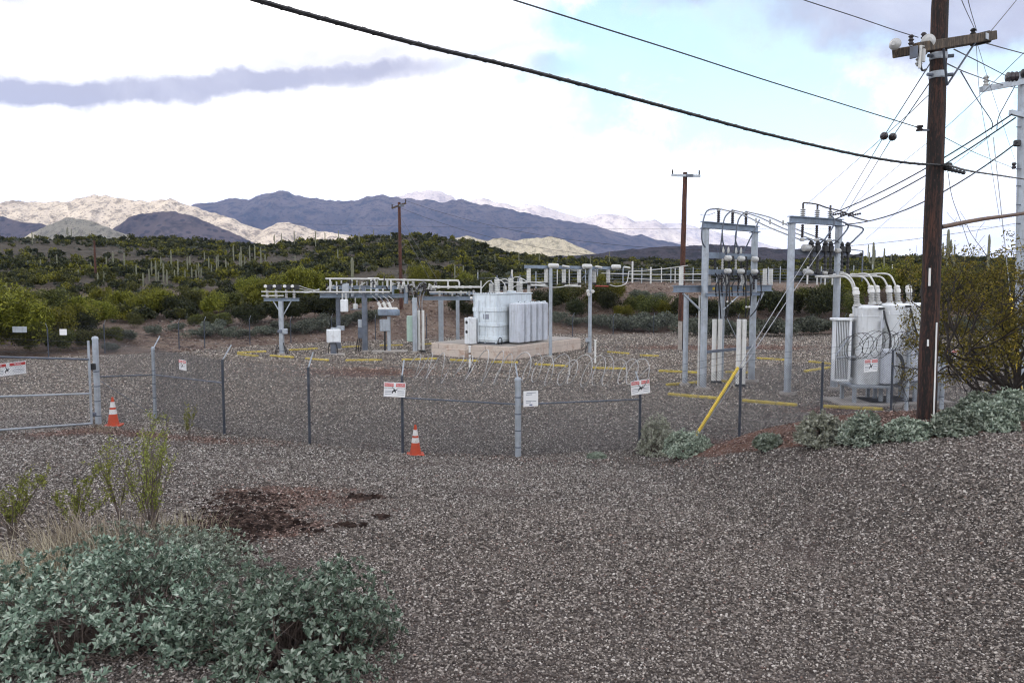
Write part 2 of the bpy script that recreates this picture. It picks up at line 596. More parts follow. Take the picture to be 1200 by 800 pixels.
def masks(X, Y, Z):
    """soil, desert, dark-stain masks of the ground"""
    Yp = np.maximum(Y, 0.5)
    px = 600 + 900 * X / Yp
    dzc = (Z - CAM_Z) / Yp
    # image row of a ground point, through the pitched camera
    yu = (dzc * _ca + _sa) / (_ca - dzc * _sa)
    py = 400 - 900 * yu
    pxx = 600 + 900 * X / np.maximum(Y * _ca - (Z - CAM_Z) * _sa, 0.5)
    n = fbm(X * 0.8, Y * 0.8, 4, 40) - 0.5
    n2 = fbm(X * 2.5, Y * 2.5, 3, 41) - 0.5
    soil = np.zeros_like(X)

    def ell(cx, cy, rx, ry, a=1.0, k=1.6):
        d = ((pxx - cx) / rx) ** 2 + ((py - cy) / ry) ** 2
        return a * np.clip(1.35 - d + (n + n2 * .6) * k, 0, 1) * (Y > 1)
    front = (Y > 1) & (Y < 28)
    # red earth beyond the gravel on the right-hand rise
    edge = gravel_edge(pxx)
    soil = np.where(front & (pxx > 790), np.clip((edge - py) / 5 + 0.3 + n * 1.5, 0, 1) * sstep(26, 20, Y), soil)
    # worn strip along the foot of the fence
    strip = np.exp(-((py - np.interp(pxx, [0, 110, 260, 430, 600, 700, 850], [513, 504, 516, 524, 538, 541, 545])) / 5.0) ** 2)
    soil = np.maximum(soil, np.where(front & (pxx < 860), strip * np.interp(pxx, [0, 90, 250, 330, 420, 560, 700], [.45, .95, .75, .40, .10, .42, .35]) + n * .5, 0))
    soil = np.maximum(soil, ell(350, 590, 105, 22, .62, 3.0))
    soil = np.maximum(soil, ell(300, 608, 80, 24, .66, 3.0))
    # reddish drifts inside the yard
    inner = (Y > 26) & (Y < 60)
    soil = np.maximum(soil, np.where(inner, np.exp(-((py - 436 + n * 6) / 9.0) ** 2) * np.clip(1 - np.abs(pxx - 430) / 190, 0, 1) * .75, 0))
    soil = np.maximum(soil, np.where(inner, np.exp(-((py - 407 + n * 4) / 4.0) ** 2) * np.clip(1.2 - np.abs(pxx - 850) / 190, 0, 1) * .75, 0))
    soil = np.maximum(soil, np.where(inner, np.exp(-((py - 480 + n * 8) / 8.0) ** 2) * np.clip(1.2 - np.abs(pxx - 980) / 90, 0, 1) * .7, 0))
    dark = np.maximum.reduce([ell(300, 582, 40, 7, .62, 3.4), ell(425, 583, 18, 3, .5, 1.6),
                              ell(288, 604, 60, 18, .58, 3.6), ell(262, 628, 48, 18, .62, 3.2), ell(60, 640, 110, 45, .62, 3.0)])
    dark = np.where(front, dark, 0)
    pxa = 600 + 900 * X / np.maximum(Y, 5)
    Yb = np.interp(pxa, [-400, 0, 100, 200, 300, 480, 600, 800, 1000, 1200, 1600],
                   [46, 47, 49, 52, 58, 64, 69, 72, 70, 70, 70])
    desert = np.clip((Y - Yb) / 3 + 0.4 + n * 1.2, 0, 1) * (Y > 30)
    return soil, desert, dark


def build_ground():
    ys = np.concatenate([np.linspace(-60, -2, 20), np.arange(-1, 4, 0.25), np.arange(4, 12, 0.07), np.arange(12, 28, 0.12), np.arange(28, 80, 0.45),
                         np.geomspace(80, 300, 150), np.geomspace(306, 900, 60), np.geomspace(930, 20000, 40)])
    us = np.concatenate([-np.geomspace(6, 1.0, 40), np.linspace(-0.98, 0.98, 420), np.geomspace(1.0, 6, 40)])
    Yg, U = np.meshgrid(ys, us, indexing='ij')
    Xg = U * (np.maximum(Yg, 0) + 8.0)
    Zg = ground(Xg, Yg)
    so, de, da = masks(Xg, Yg, Zg)
    ny, nx = Yg.shape
    V = np.stack([Xg, Yg, Zg], -1).reshape(-1, 3)
    i = np.arange(ny - 1)[:, None] * nx + np.arange(nx - 1)[None]
    F = np.stack([i, i + 1, i + nx + 1, i + nx], -1).reshape(-1, 4)
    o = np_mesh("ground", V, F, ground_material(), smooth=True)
    ca = o.data.color_attributes.new('mask', 'FLOAT_COLOR', 'POINT')
    rgba = np.stack([so, de, da, np.ones_like(so)], -1).reshape(-1).astype(np.float32)
    ca.data.foreach_set('color', rgba)
    kind(o, 'structure')
    o['label'] = 'gravel bank and yard with desert ground beyond'


build_ground()


# loose gravel lying on the bank and in the yard
def stone_material(name="gravel_stone", red=False):
    m, t, b = mat_new(name)
    oi = t.add('ShaderNodeObjectInfo').outputs['Random']
    c = t.ramp(oi, [(0.0, (.022, .020, .018)), (0.20, (.062, .055, .050)), (0.45, (.140, .125, .112)), (0.66, (.235, .212, .192)),
                    (0.84, (.36, .335, .305)), (0.95, (.56, .53, .49)), (1.0, (.78, .76, .72))])
    tc = t.add('ShaderNodeTexCoord').outputs['Object']
    n = t.noise(tc, 2.0, 5, 0.6).outputs[0]
    c2 = t.mix(t.math('MULTIPLY', t.smooth(n, 0.4, 0.7), 0.5), c, (.13, .098, .086))
    # near stones toned darker than the yard's, imitating vignetting, in uneven spreads
    pos = t.add('ShaderNodeNewGeometry').outputs['Position']
    sy = t.add('ShaderNodeSeparateXYZ', {0: pos}).outputs[1]
    pt = t.noise(pos, .38, 5, .6).outputs[0]
    bank = t.smooth(t.math('ADD', sy, t.math('MULTIPLY', t.math('SUBTRACT', pt, .5), 16.0)), 17.0, 7.0)
    c2 = t.mix(t.smooth(sy, 20.0, 34.0), c2, t.mix(1.0, c2, (1.32, 1.26, 1.18), 'MULTIPLY'))
    c2 = t.mix(t.math('MULTIPLY', bank, .8), c2, t.mix(1.0, c2, (.92, .87, .84), 'MULTIPLY'))
    c2 = t.mix(t.math('MULTIPLY', t.smooth(pt, .56, .70), .5), c2, (.105, .078, .070))
    if red:
        c2 = t.mix(1.0, c2, (.80, .62, .58), 'MULTIPLY')
    t.l.new(c2, b.inputs['Base Color'])
    b.inputs['Roughness'].default_value = 0.85
    b.inputs['Specular IOR Level'].default_value = 0.25
    return m


def scatter_nodes(name, variants, material):
    """geometry nodes: stones / tufts instanced on the points of a vertex-only mesh"""
    g = bpy.data.node_groups.new(name, 'GeometryNodeTree')
    g.interface.new_socket('Geometry', in_out='INPUT', socket_type='NodeSocketGeometry')
    g.interface.new_socket('Geometry', in_out='OUTPUT', socket_type='NodeSocketGeometry')
    t = NT(g)
    gi = t.add('NodeGroupInput'); go = t.add('NodeGroupOutput')
    join = t.add('GeometryNodeJoinGeometry')
    for k in range(variants):
        ico = t.add('GeometryNodeMeshIcoSphere', {'Radius': 1.0, 'Subdivisions': 2})
        pos = t.add('GeometryNodeInputPosition')
        off = t.add('ShaderNodeVectorMath', {0: pos.outputs[0], 1: (k * 7.3, k * 3.1, k * 5.7)}, operation='ADD')
        nz = t.add('ShaderNodeTexNoise', {'Vector': off.outputs[0], 'Scale': 0.9, 'Detail': 2.0, 'Roughness': 0.6})
        cen = t.add('ShaderNodeVectorMath', {0: nz.outputs['Color'], 1: (0.5, 0.5, 0.5)}, operation='SUBTRACT')
        scl = t.add('ShaderNodeVectorMath', {0: cen.outputs[0], 'Scale': 1.7}, operation='SCALE')
        sp = t.add('GeometryNodeSetPosition', {'Geometry': ico.outputs[0], 'Offset': scl.outputs[0]})
        sm = t.add('GeometryNodeSetMaterial', {'Geometry': sp.outputs[0], 'Material': material})
        g2i = t.add('GeometryNodeGeometryToInstance')
        t.l.new(sm.outputs[0], g2i.inputs[0])
        t.l.new(g2i.outputs[0], join.inputs[0])
    scl = t.add('GeometryNodeInputNamedAttribute', data_type='FLOAT_VECTOR'); scl.inputs[0].default_value = 'scl'
    rot = t.add('GeometryNodeInputNamedAttribute', data_type='FLOAT_VECTOR'); rot.inputs[0].default_value = 'rot'
    iop = t.add('GeometryNodeInstanceOnPoints', {'Points': gi.outputs[0], 'Instance': join.outputs[0], 'Pick Instance': True,
                                                 'Rotation': rot.outputs[0], 'Scale': scl.outputs[0]})
    t.l.new(iop.outputs[0], go.inputs[0])
    return g


def scatter(name, V, S, Rt, group, mat):
    me = bpy.data.meshes.new(name)
    me.vertices.add(len(V)); me.vertices.foreach_set('co', np.asarray(V, np.float32).ravel())
    for nm, arr in (('scl', S), ('rot', Rt)):
        a = me.attributes.new(nm, 'FLOAT_VECTOR', 'POINT')
        a.data.foreach_set('vector', np.asarray(arr, np.float32).ravel())
    me.materials.append(mat)
    me.update()
    o = bpy.data.objects.new(name, me)
    col.objects.link(o)
    md = o.modifiers.new('scatter', 'NODES')
    md.node_group = group
    return o


def build_gravel():
    rng = np.random.default_rng(3)
    xs, ys, ss = [], [], []
    for y0, y1, dens, s0, s1 in ((2.6, 5.5, 4600, .004, .0125), (5.5, 8, 2900, .0055, .0155), (8, 12, 1500, .007, .019), (12, 17, 800, .009, .023),
                                 (17, 24, 430, .012, .028), (24, 33, 200, .016, .034), (33, 50, 85, .021, .043), (50, 74, 36, .028, .055)):
        ym = (y0 + y1) / 2
        w = 1.48 * y1 + 1.0
        n = int(dens * w * (y1 - y0))
        y = rng.uniform(y0, y1, n); x = rng.uniform(-w / 2, w / 2, n)
        k = np.abs(x) < 0.74 * y + 0.5
        xs.append(x[k]); ys.append(y[k]); ss.append((s0 + (s1 - s0) * rng.beta(1.4, 3.0, n))[k])
    X = np.concatenate(xs); Y = np.concatenate(ys); S = np.concatenate(ss)
    Z = ground(X, Y)
    so, de, da = masks(X, Y, Z)
    de = np.where(de > .45, 1.0, 0.0)
    keep = rng.uniform(0, 1, len(X)) > np.clip(np.where(Y < 14, so * .35, so * .85) + de * 2 + da * .6, 0, .97)
    red = (so + rng.normal(0, .22, len(so)) > .46)[keep]
    X, Y, Z, S = X[keep], Y[keep], Z[keep], S[keep]
    n = len(X)
    sc = np.stack([S * rng.uniform(.8, 1.4, n), S * rng.uniform(.7, 1.1, n), S * rng.uniform(.5, .9, n)], -1)
    rot = np.stack([rng.normal(0, .35, n), rng.normal(0, .35, n), rng.uniform(0, 6.283, n)], -1)
    m = stone_material()
    g = scatter_nodes('gravel_scatter', 6, m)
    V = np.stack([X, Y, Z + S * .25], -1)
    mr = stone_material('reddish_gravel_stone', True)
    o = scatter('reddish_gravel', V[red], sc[red], rot[red], scatter_nodes('reddish_scatter', 5, mr), mr)
    kind(o, 'stuff')
    o['label'] = 'reddish brown gravel in the disturbed patches of the bank'
    k = ~red
    o = scatter('gravel', V[k], sc[k], rot[k], g, m)
    kind(o, 'stuff')
    o['label'] = 'loose grey gravel covering the bank and the yard'
    print('gravel stones', n)


build_gravel()


def build_clods():
    rng = np.random.default_rng(19)
    pts = []
    for cx, cy, rx, ry, n in ((296, 584, 62, 7, 170), (292, 602, 76, 16, 330), (262, 626, 50, 20, 330), (315, 616, 66, 11, 170), (420, 582.5, 13, 2.6, 60), (432, 583, 14, 2, 30), (410, 616, 17, 2.4, 45), (446, 605.5, 9, 2, 22)):
        for i in range(n):
            p = hit(cx + rng.normal(0, .5) * rx, cy + rng.normal(0, .5) * ry, 3, 20)
            pts.append((*p, rng.uniform(.010, .040) if cx < 400 else rng.uniform(.015, .05)))
    A = np.array(pts); S = A[:, 3]; n = len(A)
    sc = np.stack([S * rng.uniform(.8, 1.8, n), S * rng.uniform(.7, 1.3, n), S * rng.uniform(.5, 1.0, n)], -1)
    rot = np.stack([rng.normal(0, .4, n), rng.normal(0, .4, n), rng.uniform(0, 6.283, n)], -1)
    m, t, b = mat_new("dark_soil_clod")
    oi = t.add('ShaderNodeObjectInfo').outputs['Random']
    t.l.new(t.ramp(oi, [(0.0, (.012, .008, .007)), (.5, (.034, .022, .018)), (1.0, (.085, .058, .048))]), b.inputs['Base Color'])
    b.inputs['Roughness'].default_value = .95
    b.inputs['Specular IOR Level'].default_value = .1
    o = scatter('soil_clods', A[:, :3], sc, rot, scatter_nodes('clod_scatter', 4, m), m)
    kind(o, 'stuff')
    o['label'] = 'dark clods of dug soil on the gravel beside the corner bushes'


build_clods()

# rocks on the embankment behind the yard
def build_rocks():
    rng = np.random.default_rng(9)
    n = 9000
    px = rng.uniform(180, 900, n)
    Y = rng.uniform(52, 100, n)
    X = (px - 600) / 900 * Y
    Yb = np.interp(px, [0, 200, 300, 480, 600, 800, 1000], [47, 52, 58, 64, 69, 72, 70])
    k = (Y > Yb - .5) & (Y < Yb + 22)
    X, Y = X[k], Y[k]
    S = .05 + .22 * rng.beta(1, 6, len(X))
    Z = ground(X, Y)
    n = len(X)
    sc = np.stack([S * rng.uniform(.8, 1.5, n), S * rng.uniform(.7, 1.1, n), S * rng.uniform(.5, .9, n)], -1)
    rot = np.stack([rng.normal(0, .35, n), rng.normal(0, .35, n), rng.uniform(0, 6.283, n)], -1)
    m, t, b = mat_new("embankment_rock")
    oi = t.add('ShaderNodeObjectInfo').outputs['Random']
    c = t.ramp(oi, [(0.0, (.05, .035, .03)), (0.4, (.12, .075, .058)), (0.75, (.19, .135, .11)), (1.0, (.36, .31, .28))])
    t.l.new(c, b.inputs['Base Color'])
    b.inputs['Roughness'].default_value = .9
    o = scatter('rock_rubble', np.stack([X, Y, Z], -1), sc, rot, scatter_nodes('rock_scatter', 4, m), m)
    kind(o, 'stuff')
    o['label'] = 'reddish rock rubble on the embankment behind the yard'


build_rocks()


# ================================================================== MOUNTAINS
def mountain_material(name, rock, dark, brush, k=0.5, f=0.02, purple=None):
    m, t, b = mat_new(name)
    pos = t.add('ShaderNodeNewGeometry').outputs['Position']
    n1 = t.noise(pos, f, 8, 0.68).outputs[0]
    n2 = t.noise(pos, f * 0.22, 6, 0.6).outputs[0]
    v = t.add('ShaderNodeTexVoronoi', {'Vector': pos, 'Scale': f * 3.2}).outputs['Distance']
    c = t.mix(t.smooth(n2, 0.35, 0.65), rock, dark)
    c = t.mix(t.math('MULTIPLY', t.smooth(n1, 0.47, 0.62), k), c, brush)
    c = t.mix(t.math('MULTIPLY', t.smooth(v, 0.36, 0.2), k * .9), c, brush)
    t.l.new(c, b.inputs['Base Color'])
    b.inputs['Roughness'].default_value = 0.95
    b.inputs['Specular IOR Level'].default_value = 0.1
    bp = t.add('ShaderNodeBump', {'Height': n1, 'Strength': 1.0, 'Distance': 34.0})
    t.l.new(bp.outputs[0], b.inputs['Normal'])
    return m


def ridge(name, label, Dc, depth, crest, mat, seed, rough=0.12, gul=0.25, step=2.2, base_z=-30):
    """a range of hills as real terrain: crest line given as photo columns and rows, at distance Dc"""
    cx = np.array([c[0] for c in crest], float); cy = np.array([c[1] for c in crest], float)
    px = np.arange(cx[0], cx[-1] + 1e-6, step)
    ycr = np.interp(px, cx, cy)
    nt = 70
    ts = np.linspace(-1.0, 1.0, nt)
    PX, T = np.meshgrid(px, ts, indexing='ij')
    Yw = Dc + T * depth
    Xw = (PX - 600) / 900 * (Dc + 0.35 * T * depth)
    Hc = CAM_Z + (331 - ycr) * Dc / 900 - base_z
    Hc = Hc[:, None]
    sc = 900.0 / Dc
    # spurs and gullies running down from the crest
    wob = (fbm(Xw * sc / 60, Yw * sc / 60, 4, seed) - .5)
    sp = 1 - np.abs(2 * fbm((Xw + wob * Dc * .05) * sc / 38, Yw * sc / 200, 4, seed + 3) - 1)
    sp2 = 1 - np.abs(2 * fbm((Xw + wob * Dc * .03) * sc / 12, Yw * sc / 50, 4, seed + 7) - 1)
    a = np.abs(T)
    prof = np.where(T < 0, (1 - a) ** 1.05, (1 - a) ** 1.3)
    mid = np.sin(np.pi * np.clip(a, 0, 1)) ** 0.8
    Z = Hc * (prof + mid * (gul * (sp - .62) + gul * .30 * (sp2 - .62) + rough * wob))
    cr = np.exp(-(T / .09) ** 2)
    Z = Z + cr * (fbm(Xw * sc / 7, Yw * sc / 30, 4, seed + 9) - .5) * Hc * .035
    Z = Z + (fbm(Xw * sc / 5, Yw * sc / 5, 4, seed + 11) - .5) * Hc * .020 * (1 - a)
    Z = base_z + np.maximum(Z, -5)
    n0, n1 = PX.shape
    V = np.stack([Xw, Yw, Z], -1).reshape(-1, 3)
    i = np.arange(n0 - 1)[:, None] * n1 + np.arange(n1 - 1)[None]
    F = np.stack([i, i + n1, i + n1 + 1, i + 1], -1).reshape(-1, 4)
    o = np_mesh(name, V, F, mat, smooth=True)
    kind(o, 'structure')
    o['label'] = label
    return o


m_pale = mountain_material("pale_granite_slope", (.58, .50, .41), (.47, .40, .33), (.15, .12, .085), .75, .02)
m_shaded_brush = mountain_material("shaded_brush_slope", (.19, .15, .15), (.10, .082, .095), (.045, .042, .058), .8, .010)  # base colour darkened, painting in part of the cloud shade on these slopes
m_brush2 = mountain_material("low_brush_slope", (.105, .082, .085), (.075, .062, .07), (.035, .034, .032), .8, .04)
m_cream = mountain_material("dry_grass_slope", (.56, .50, .38), (.46, .41, .31), (.12, .11, .06), .55, .05)
m_far = mountain_material("far_snowy_granite", (.62, .55, .49), (.48, .42, .40), (.22, .18, .20), .55, .008)

ridge("mountain_range", "pale sunlit granite range behind the hillside", 3600, 700,
      [(-420, 262), (-250, 236), (-120, 250), (-30, 243), (0, 240), (22, 234), (50, 238), (75, 237), (100, 233), (120, 228), (140, 231), (160, 236), (180, 236), (205, 233), (222, 239), (240, 246), (262, 252), (272, 255), (287, 262), (300, 267), (311, 270), (318, 266), (330, 261), (340, 261), (352, 263), (370, 269), (400, 275), (430, 279), (470, 286), (540, 300)], m_pale, 11)
ridge("mountain_ridge", "long purple shadowed ridge in the middle of the skyline", 6200, 1500,
      [(150, 285), (200, 262), (232, 239), (262, 236), (280, 232), (295, 234), (310, 229), (330, 224), (342, 225), (355, 231), (370, 232), (390, 236), (412, 237), (430, 232), (450, 229), (480, 233), (520, 237), (541, 233), (555, 239), (575, 241), (600, 245), (630, 253), (660, 259), (690, 263), (720, 272), (738, 276), (750, 274), (765, 280), (790, 285), (830, 296), (900, 310)], m_shaded_brush, 23, gul=.2)
ridge("mountain_summits", "pale sunlit summits rising behind the purple ridge", 9500, 1600,
      [(400, 262), (440, 238), (470, 231), (490, 226), (502, 222), (515, 224), (528, 230), (540, 238), (556, 235), (568, 234), (585, 238), (605, 242), (618, 241), (632, 241), (655, 249), (680, 256), (700, 252), (712, 251), (730, 254), (745, 260), (765, 258), (785, 268), (800, 276), (840, 290), (900, 302)], m_far, 37, gul=.22)
ridge("distant_mountains", "pale distant slopes beyond the far pole", 12500, 1500,
      [(700, 268), (760, 262), (790, 262), (812, 266), (840, 272), (880, 282), (930, 296), (1000, 303), (1040, 300), (1100, 306), (1200, 312)], m_far, 41, gul=.2)
ridge("foothill", "rounded purple foothill in cloud shade before the pale range", 2500, 330,
      [(95, 300), (125, 276), (142, 265), (155, 256), (172, 249), (190, 249), (205, 248), (225, 252), (245, 259), (270, 270), (300, 284), (330, 294)], m_shaded_brush, 51, gul=.12, step=1.6)
ridge("foothill", "dark purple foothills at the edge of the pale range", 2700, 300,
      [(-420, 262), (-200, 255), (-60, 250), (0, 252), (18, 257), (36, 261), (55, 262), (75, 270), (100, 284)], m_shaded_brush, 53, gul=.14, step=1.6)
ridge("foothill", "small pale sunlit knoll between the purple foothills", 2300, 220,
      [(20, 284), (35, 276), (60, 264), (85, 255), (110, 258), (130, 266), (150, 274), (180, 284)], m_cream, 57, gul=.1, step=1.6)
ridge("low_hills", "low sunlit cream hills at the foot of the purple ridge", 2600, 300,
      [(480, 294), (520, 282), (547, 276), (570, 282), (588, 278), (604, 282), (622, 279), (645, 277), (660, 281), (675, 288), (695, 296), (720, 304)], m_cream, 61, gul=.1, step=1.4)
ridge("low_hills", "dark brushy low hills behind the steel structures", 1500, 260,
      [(560, 306), (600, 303), (640, 300), (700, 297), (730, 293), (775, 288), (800, 288), (830, 286), (870, 288), (905, 291), (960, 292), (990, 296), (1015, 301), (1060, 304), (1130, 303), (1250, 306), (1400, 300)], m_brush2, 67, gul=.12, step=1.6)


# ================================================================== the air between the yard and the ranges
def build_haze():
    m = bpy.data.materials.new("haze_air")
    m.use_nodes = True
    t = NT(m.node_tree)
    t.n.clear()
    v = t.add('ShaderNodeVolumePrincipled', {'Color': (.35, .53, 1.0, 1), 'Density': 5.8e-5, 'Anisotropy': 0.1})
    out = t.add('ShaderNodeOutputMaterial')
    t.l.new(v.outputs[0], out.inputs['Volume'])
    o = MB().box((0, 6000, 600), (34000, 17500, 1400)).build('haze', m)
    kind(o, 'stuff')
    o['label'] = 'thin blue haze between the yard and the far ranges'


build_haze()


# ================================================================== CLOUDS out of view, added towards the sun to shade the yard and some ridges
def unseen_cloud_material():
    m, t, b = mat_new("unseen_cloud_vapour")
    d = t.add('ShaderNodeBsdfDiffuse', {'Color': (.9, .9, .92, 1)})
    tr = t.add('ShaderNodeBsdfTranslucent', {'Color': (.85, .86, .9, 1)})
    mx = t.add('ShaderNodeMixShader', {0: .55, 1: d.outputs[0], 2: tr.outputs[0]})
    t.l.new(mx.outputs[0], t.n['Material Output'].inputs[0])
    return m


m_cloud = unseen_cloud_material()


def cloud(label, target, rx, ry, alt, seed, thick=.12):
    c = Vector(target) + SUN_DIR * (alt - target[2]) / SUN_DIR.z
    bm = bmesh.new()
    bmesh.ops.create_icosphere(bm, subdivisions=5, radius=1.0)
    V = np.array([v.co[:] for v in bm.verts])
    th = np.arctan2(V[:, 1], V[:, 0])
    n = fbm(V[:, 0] * 2.2 + seed, V[:, 1] * 2.2, 5, seed) + .5 * fbm(V[:, 2] * 3 + seed, V[:, 0] * 3, 4, seed + 2)
    k = .72 + .38 * n
    V = V * k[:, None]
    for v, p in zip(bm.verts, V):
        z = p[2] * (1.0 if p[2] > 0 else .45)
        v.co = (p[0] * rx, p[1] * ry, z * min(rx, ry) * thick * 2)
    me = bpy.data.meshes.new("cloud")
    bm.to_mesh(me); bm.free()
    me.polygons.foreach_set('use_smooth', [True] * len(me.polygons))
    me.materials.append(m_cloud)
    o = bpy.data.objects.new("cloud", me)  # out of view, added only for its shade
    o.location = c
    col.objects.link(o)
    kind(o, 'structure')
    o['label'] = label


cloud("wide unseen cloud shading the yard and hillside", (0, 190, 0), 660, 540, 1900, 1)
cloud("long unseen cloud shading the purple ridge", (-480, 6000, 260), 2150, 1150, 3300, 2)
cloud("unseen cloud shading the rounded foothill", (-1060, 2450, 80), 330, 380, 2200, 3)
cloud("unseen cloud shading the dark edge foothills", (-1950, 2700, 80), 560, 330, 2200, 4)
cloud("unseen cloud shading the low hills beyond the yard", (560, 1700, 40), 700, 520, 1700, 5)


# ================================================================== MATERIALS of built things
M_galv = simple_mat("galvanised_steel", (.40, .44, .49), .5, .25, .14, 3.0, dirt=(.22, .22, .23), dirt_amt=.5, streak=.4)
M_galv_dark = simple_mat("weathered_steel", (.13, .15, .19), .55, .25, .2, 3.0, dirt=(.12, .10, .09), dirt_amt=.5)
M_beam = simple_mat("bluish_steel_beam", (.22, .27, .34), .5, .25, .18, 2.0, dirt=(.12, .13, .15), dirt_amt=.6, streak=.4)
M_tank = simple_mat("pale_blue_grey_paint", (.74, .82, .88), .42, .0, .07, 1.2, dirt=(.36, .38, .39), dirt_amt=.4, streak=.45)
M_tank_white = simple_mat("white_grey_paint", (.82, .85, .88), .42, .0, .06, 1.2, dirt=(.42, .41, .40), dirt_amt=.45, streak=.45)
M_rad = simple_mat("radiator_paint", (.68, .72, .80), .45, .0, .07, 1.5, dirt=(.34, .34, .36), dirt_amt=.4, streak=.45)
M_white = simple_mat("white_paint", (.78, .78, .76), .45, .0, .05, 4.0, dirt=(.5, .48, .45), dirt_amt=.4, streak=.4)
M_pipe = simple_mat("pale_pipe", (.62, .62, .60), .5, .0, .1, 4.0, dirt=(.4, .38, .36), dirt_amt=.5)
M_porc = simple_mat("grey_porcelain", (.44, .44, .43), .25, .0, .08, 6.0)
M_porc_w = simple_mat("pale_porcelain", (.58, .58, .56), .25, .0, .06, 6.0)
M_porc_d = simple_mat("brown_porcelain", (.045, .038, .042), .2, .0, .2, 6.0)
M_black = simple_mat("black_rubber", (.018, .018, .02), .5, .0, .3, 8.0)
M_wire = simple_mat("weathered_wire", (.035, .035, .045), .6, .1, .3, 3.0)
M_alu = simple_mat("aluminium_cable", (.30, .31, .33), .45, .4, .15, 5.0)
M_mint = simple_mat("pale_green_cabinet", (.42, .56, .48), .45, .0, .06, 3.0, dirt=(.3, .38, .33), dirt_amt=.4)
M_conc = simple_mat("cast_concrete", (.36, .33, .30), .85, .0, .16, 3.0, bump=.3, dirt=(.22, .19, .17), dirt_amt=.6)
M_yellow = simple_mat("worn_yellow_paint", (.50, .39, .075), .8, .0, .25, 2.2, bump=.3, dirt=(.24, .20, .15), dirt_amt=1.0)
M_yguard = simple_mat("yellow_plastic", (.74, .52, .02), .5, .0, .12, 4.0, dirt=(.38, .28, .08), dirt_amt=.7)
M_orange = simple_mat("orange_plastic", (.48, .060, .020), .6, .0, .15, 6.0, dirt=(.20, .06, .04), dirt_amt=.8)
M_reflect = simple_mat("white_reflective_band", (.66, .65, .64), .5, .0, .1, 8.0, dirt=(.33, .28, .25), dirt_amt=.85)
M_sign = simple_mat("white_sign_enamel", (.88, .88, .89), .35, .0, .03, 5.0)
M_red = simple_mat("red_sign_enamel", (.60, .045, .04), .4, .0, .08, 6.0)
M_ink = simple_mat("black_ink", (.02, .022, .03), .5, .0, .1, 6.0)
M_ink_g = simple_mat("faded_ink", (.28, .30, .36), .5, .0, .1, 6.0)
M_brown = simple_mat("brown_rusty_pipe", (.11, .06, .035), .7, .1, .3, 4.0)
M_rustred = simple_mat("red_primer", (.32, .045, .03), .6, .0, .2, 4.0)
M_mesh = simple_mat("chain_link_wire", (.10, .105, .12), .5, .4, .2, 3.0)
M_post = simple_mat("dark_weathered_post", (.060, .070, .092), .5, .3, .25, 4.0, dirt=(.16, .17, .19), dirt_amt=.5)
M_razor = simple_mat("bright_razor_wire", (.40, .40, .40), .35, .6, .15, 3.0)
M_glassy = simple_mat("clear_meter_glass", (.5, .52, .54), .1, .2, .05, 3.0)


def wood_mat(name, c0, c1, c2):
    m, t, b = mat_new(name)
    tc = t.add('ShaderNodeTexCoord').outputs['Object']
    mp = t.add('ShaderNodeMapping', {'Vector': tc, 'Scale': (9.0, 9.0, .45)}).outputs[0]
    n = t.noise(mp, 2.2, 7, .62).outputs[0]
    n2 = t.noise(mp, 9.0, 5, .6).outputs[0]
    c = t.ramp(n, [(.38, c0), (.5, c1), (.63, c2)])
    c = t.mix(t.math('MULTIPLY', t.smooth(n2, .5, .68), .7), c, c0)
    mp2 = t.add('ShaderNodeMapping', {'Vector': tc, 'Scale': (26.0, 26.0, 6.0)}).outputs[0]
    n3 = t.noise(mp2, 1.6, 5, .65).outputs[0]
    c = t.mix(t.math('MULTIPLY', t.smooth(n3, .54, .62), .75), c, c2)
    c = t.mix(t.smooth(n3, .46, .38), c, c0)
    t.l.new(c, b.inputs['Base Color'])
    b.inputs['Roughness'].default_value = .8
    bp = t.add('ShaderNodeBump', {'Height': t.math('ADD', n, n2), 'Strength': .7, 'Distance': .02})
    t.l.new(bp.outputs[0], b.inputs['Normal'])
    return m


M_wood = wood_mat("creosoted_pole_wood", (.004, .003, .003), (.014, .006, .005), (.075, .030, .019))
M_wood_red = wood_mat("red_brown_pole_wood", (.018, .008, .006), (.075, .026, .016), (.15, .058, .036))
M_wood_arm = wood_mat("weathered_crossarm_wood", (.020, .015, .011), (.065, .044, .028), (.15, .105, .065))


def block_mat():
    m, t, b = mat_new("pink_concrete_block")
    tc = t.add('ShaderNodeTexCoord').outputs['Object']
    sp = t.add('ShaderNodeSeparateXYZ', {0: tc})
    v = t.add('ShaderNodeCombineXYZ', {0: t.math('ADD', sp.outputs[0], sp.outputs[1]), 1: sp.outputs[2], 2: 0.0}).outputs[0]
    br = t.add('ShaderNodeTexBrick', {'Vector': v, 'Color1': (.54, .45, .39, 1), 'Color2': (.62, .53, .46, 1), 'Mortar': (.38, .31, .27, 1),
                                      'Scale': 1.0, 'Mortar Size': .012, 'Brick Width': 1.1, 'Row Height': .44})
    n = t.noise(tc, 1.6, 7, .65).outputs[0]
    c = t.mix(t.math('MULTIPLY', t.smooth(n, .5, .7), .6), br.outputs[0], (.36, .19, .12))
    n2 = t.noise(tc, 5.0, 6, .65).outputs[0]
    c = t.mix(t.math('MULTIPLY', t.smooth(n2, .55, .7), .5), c, (.25, .20, .17))
    t.l.new(c, b.inputs['Base Color'])
    b.inputs['Roughness'].default_value = .9
    return m


M_block = block_mat()


def arc(p0, p1, rise, n=12, skew=0.0):
    """cable looping up from p0 to p1"""
    p0 = Vector(p0); p1 = Vector(p1)
    out = []
    for i in range(n + 1):
        t = i / n
        k = 4 * t * (1 - t)
        out.append(p0.lerp(p1, t) + Vector((0, 0, rise * k)))
    return out


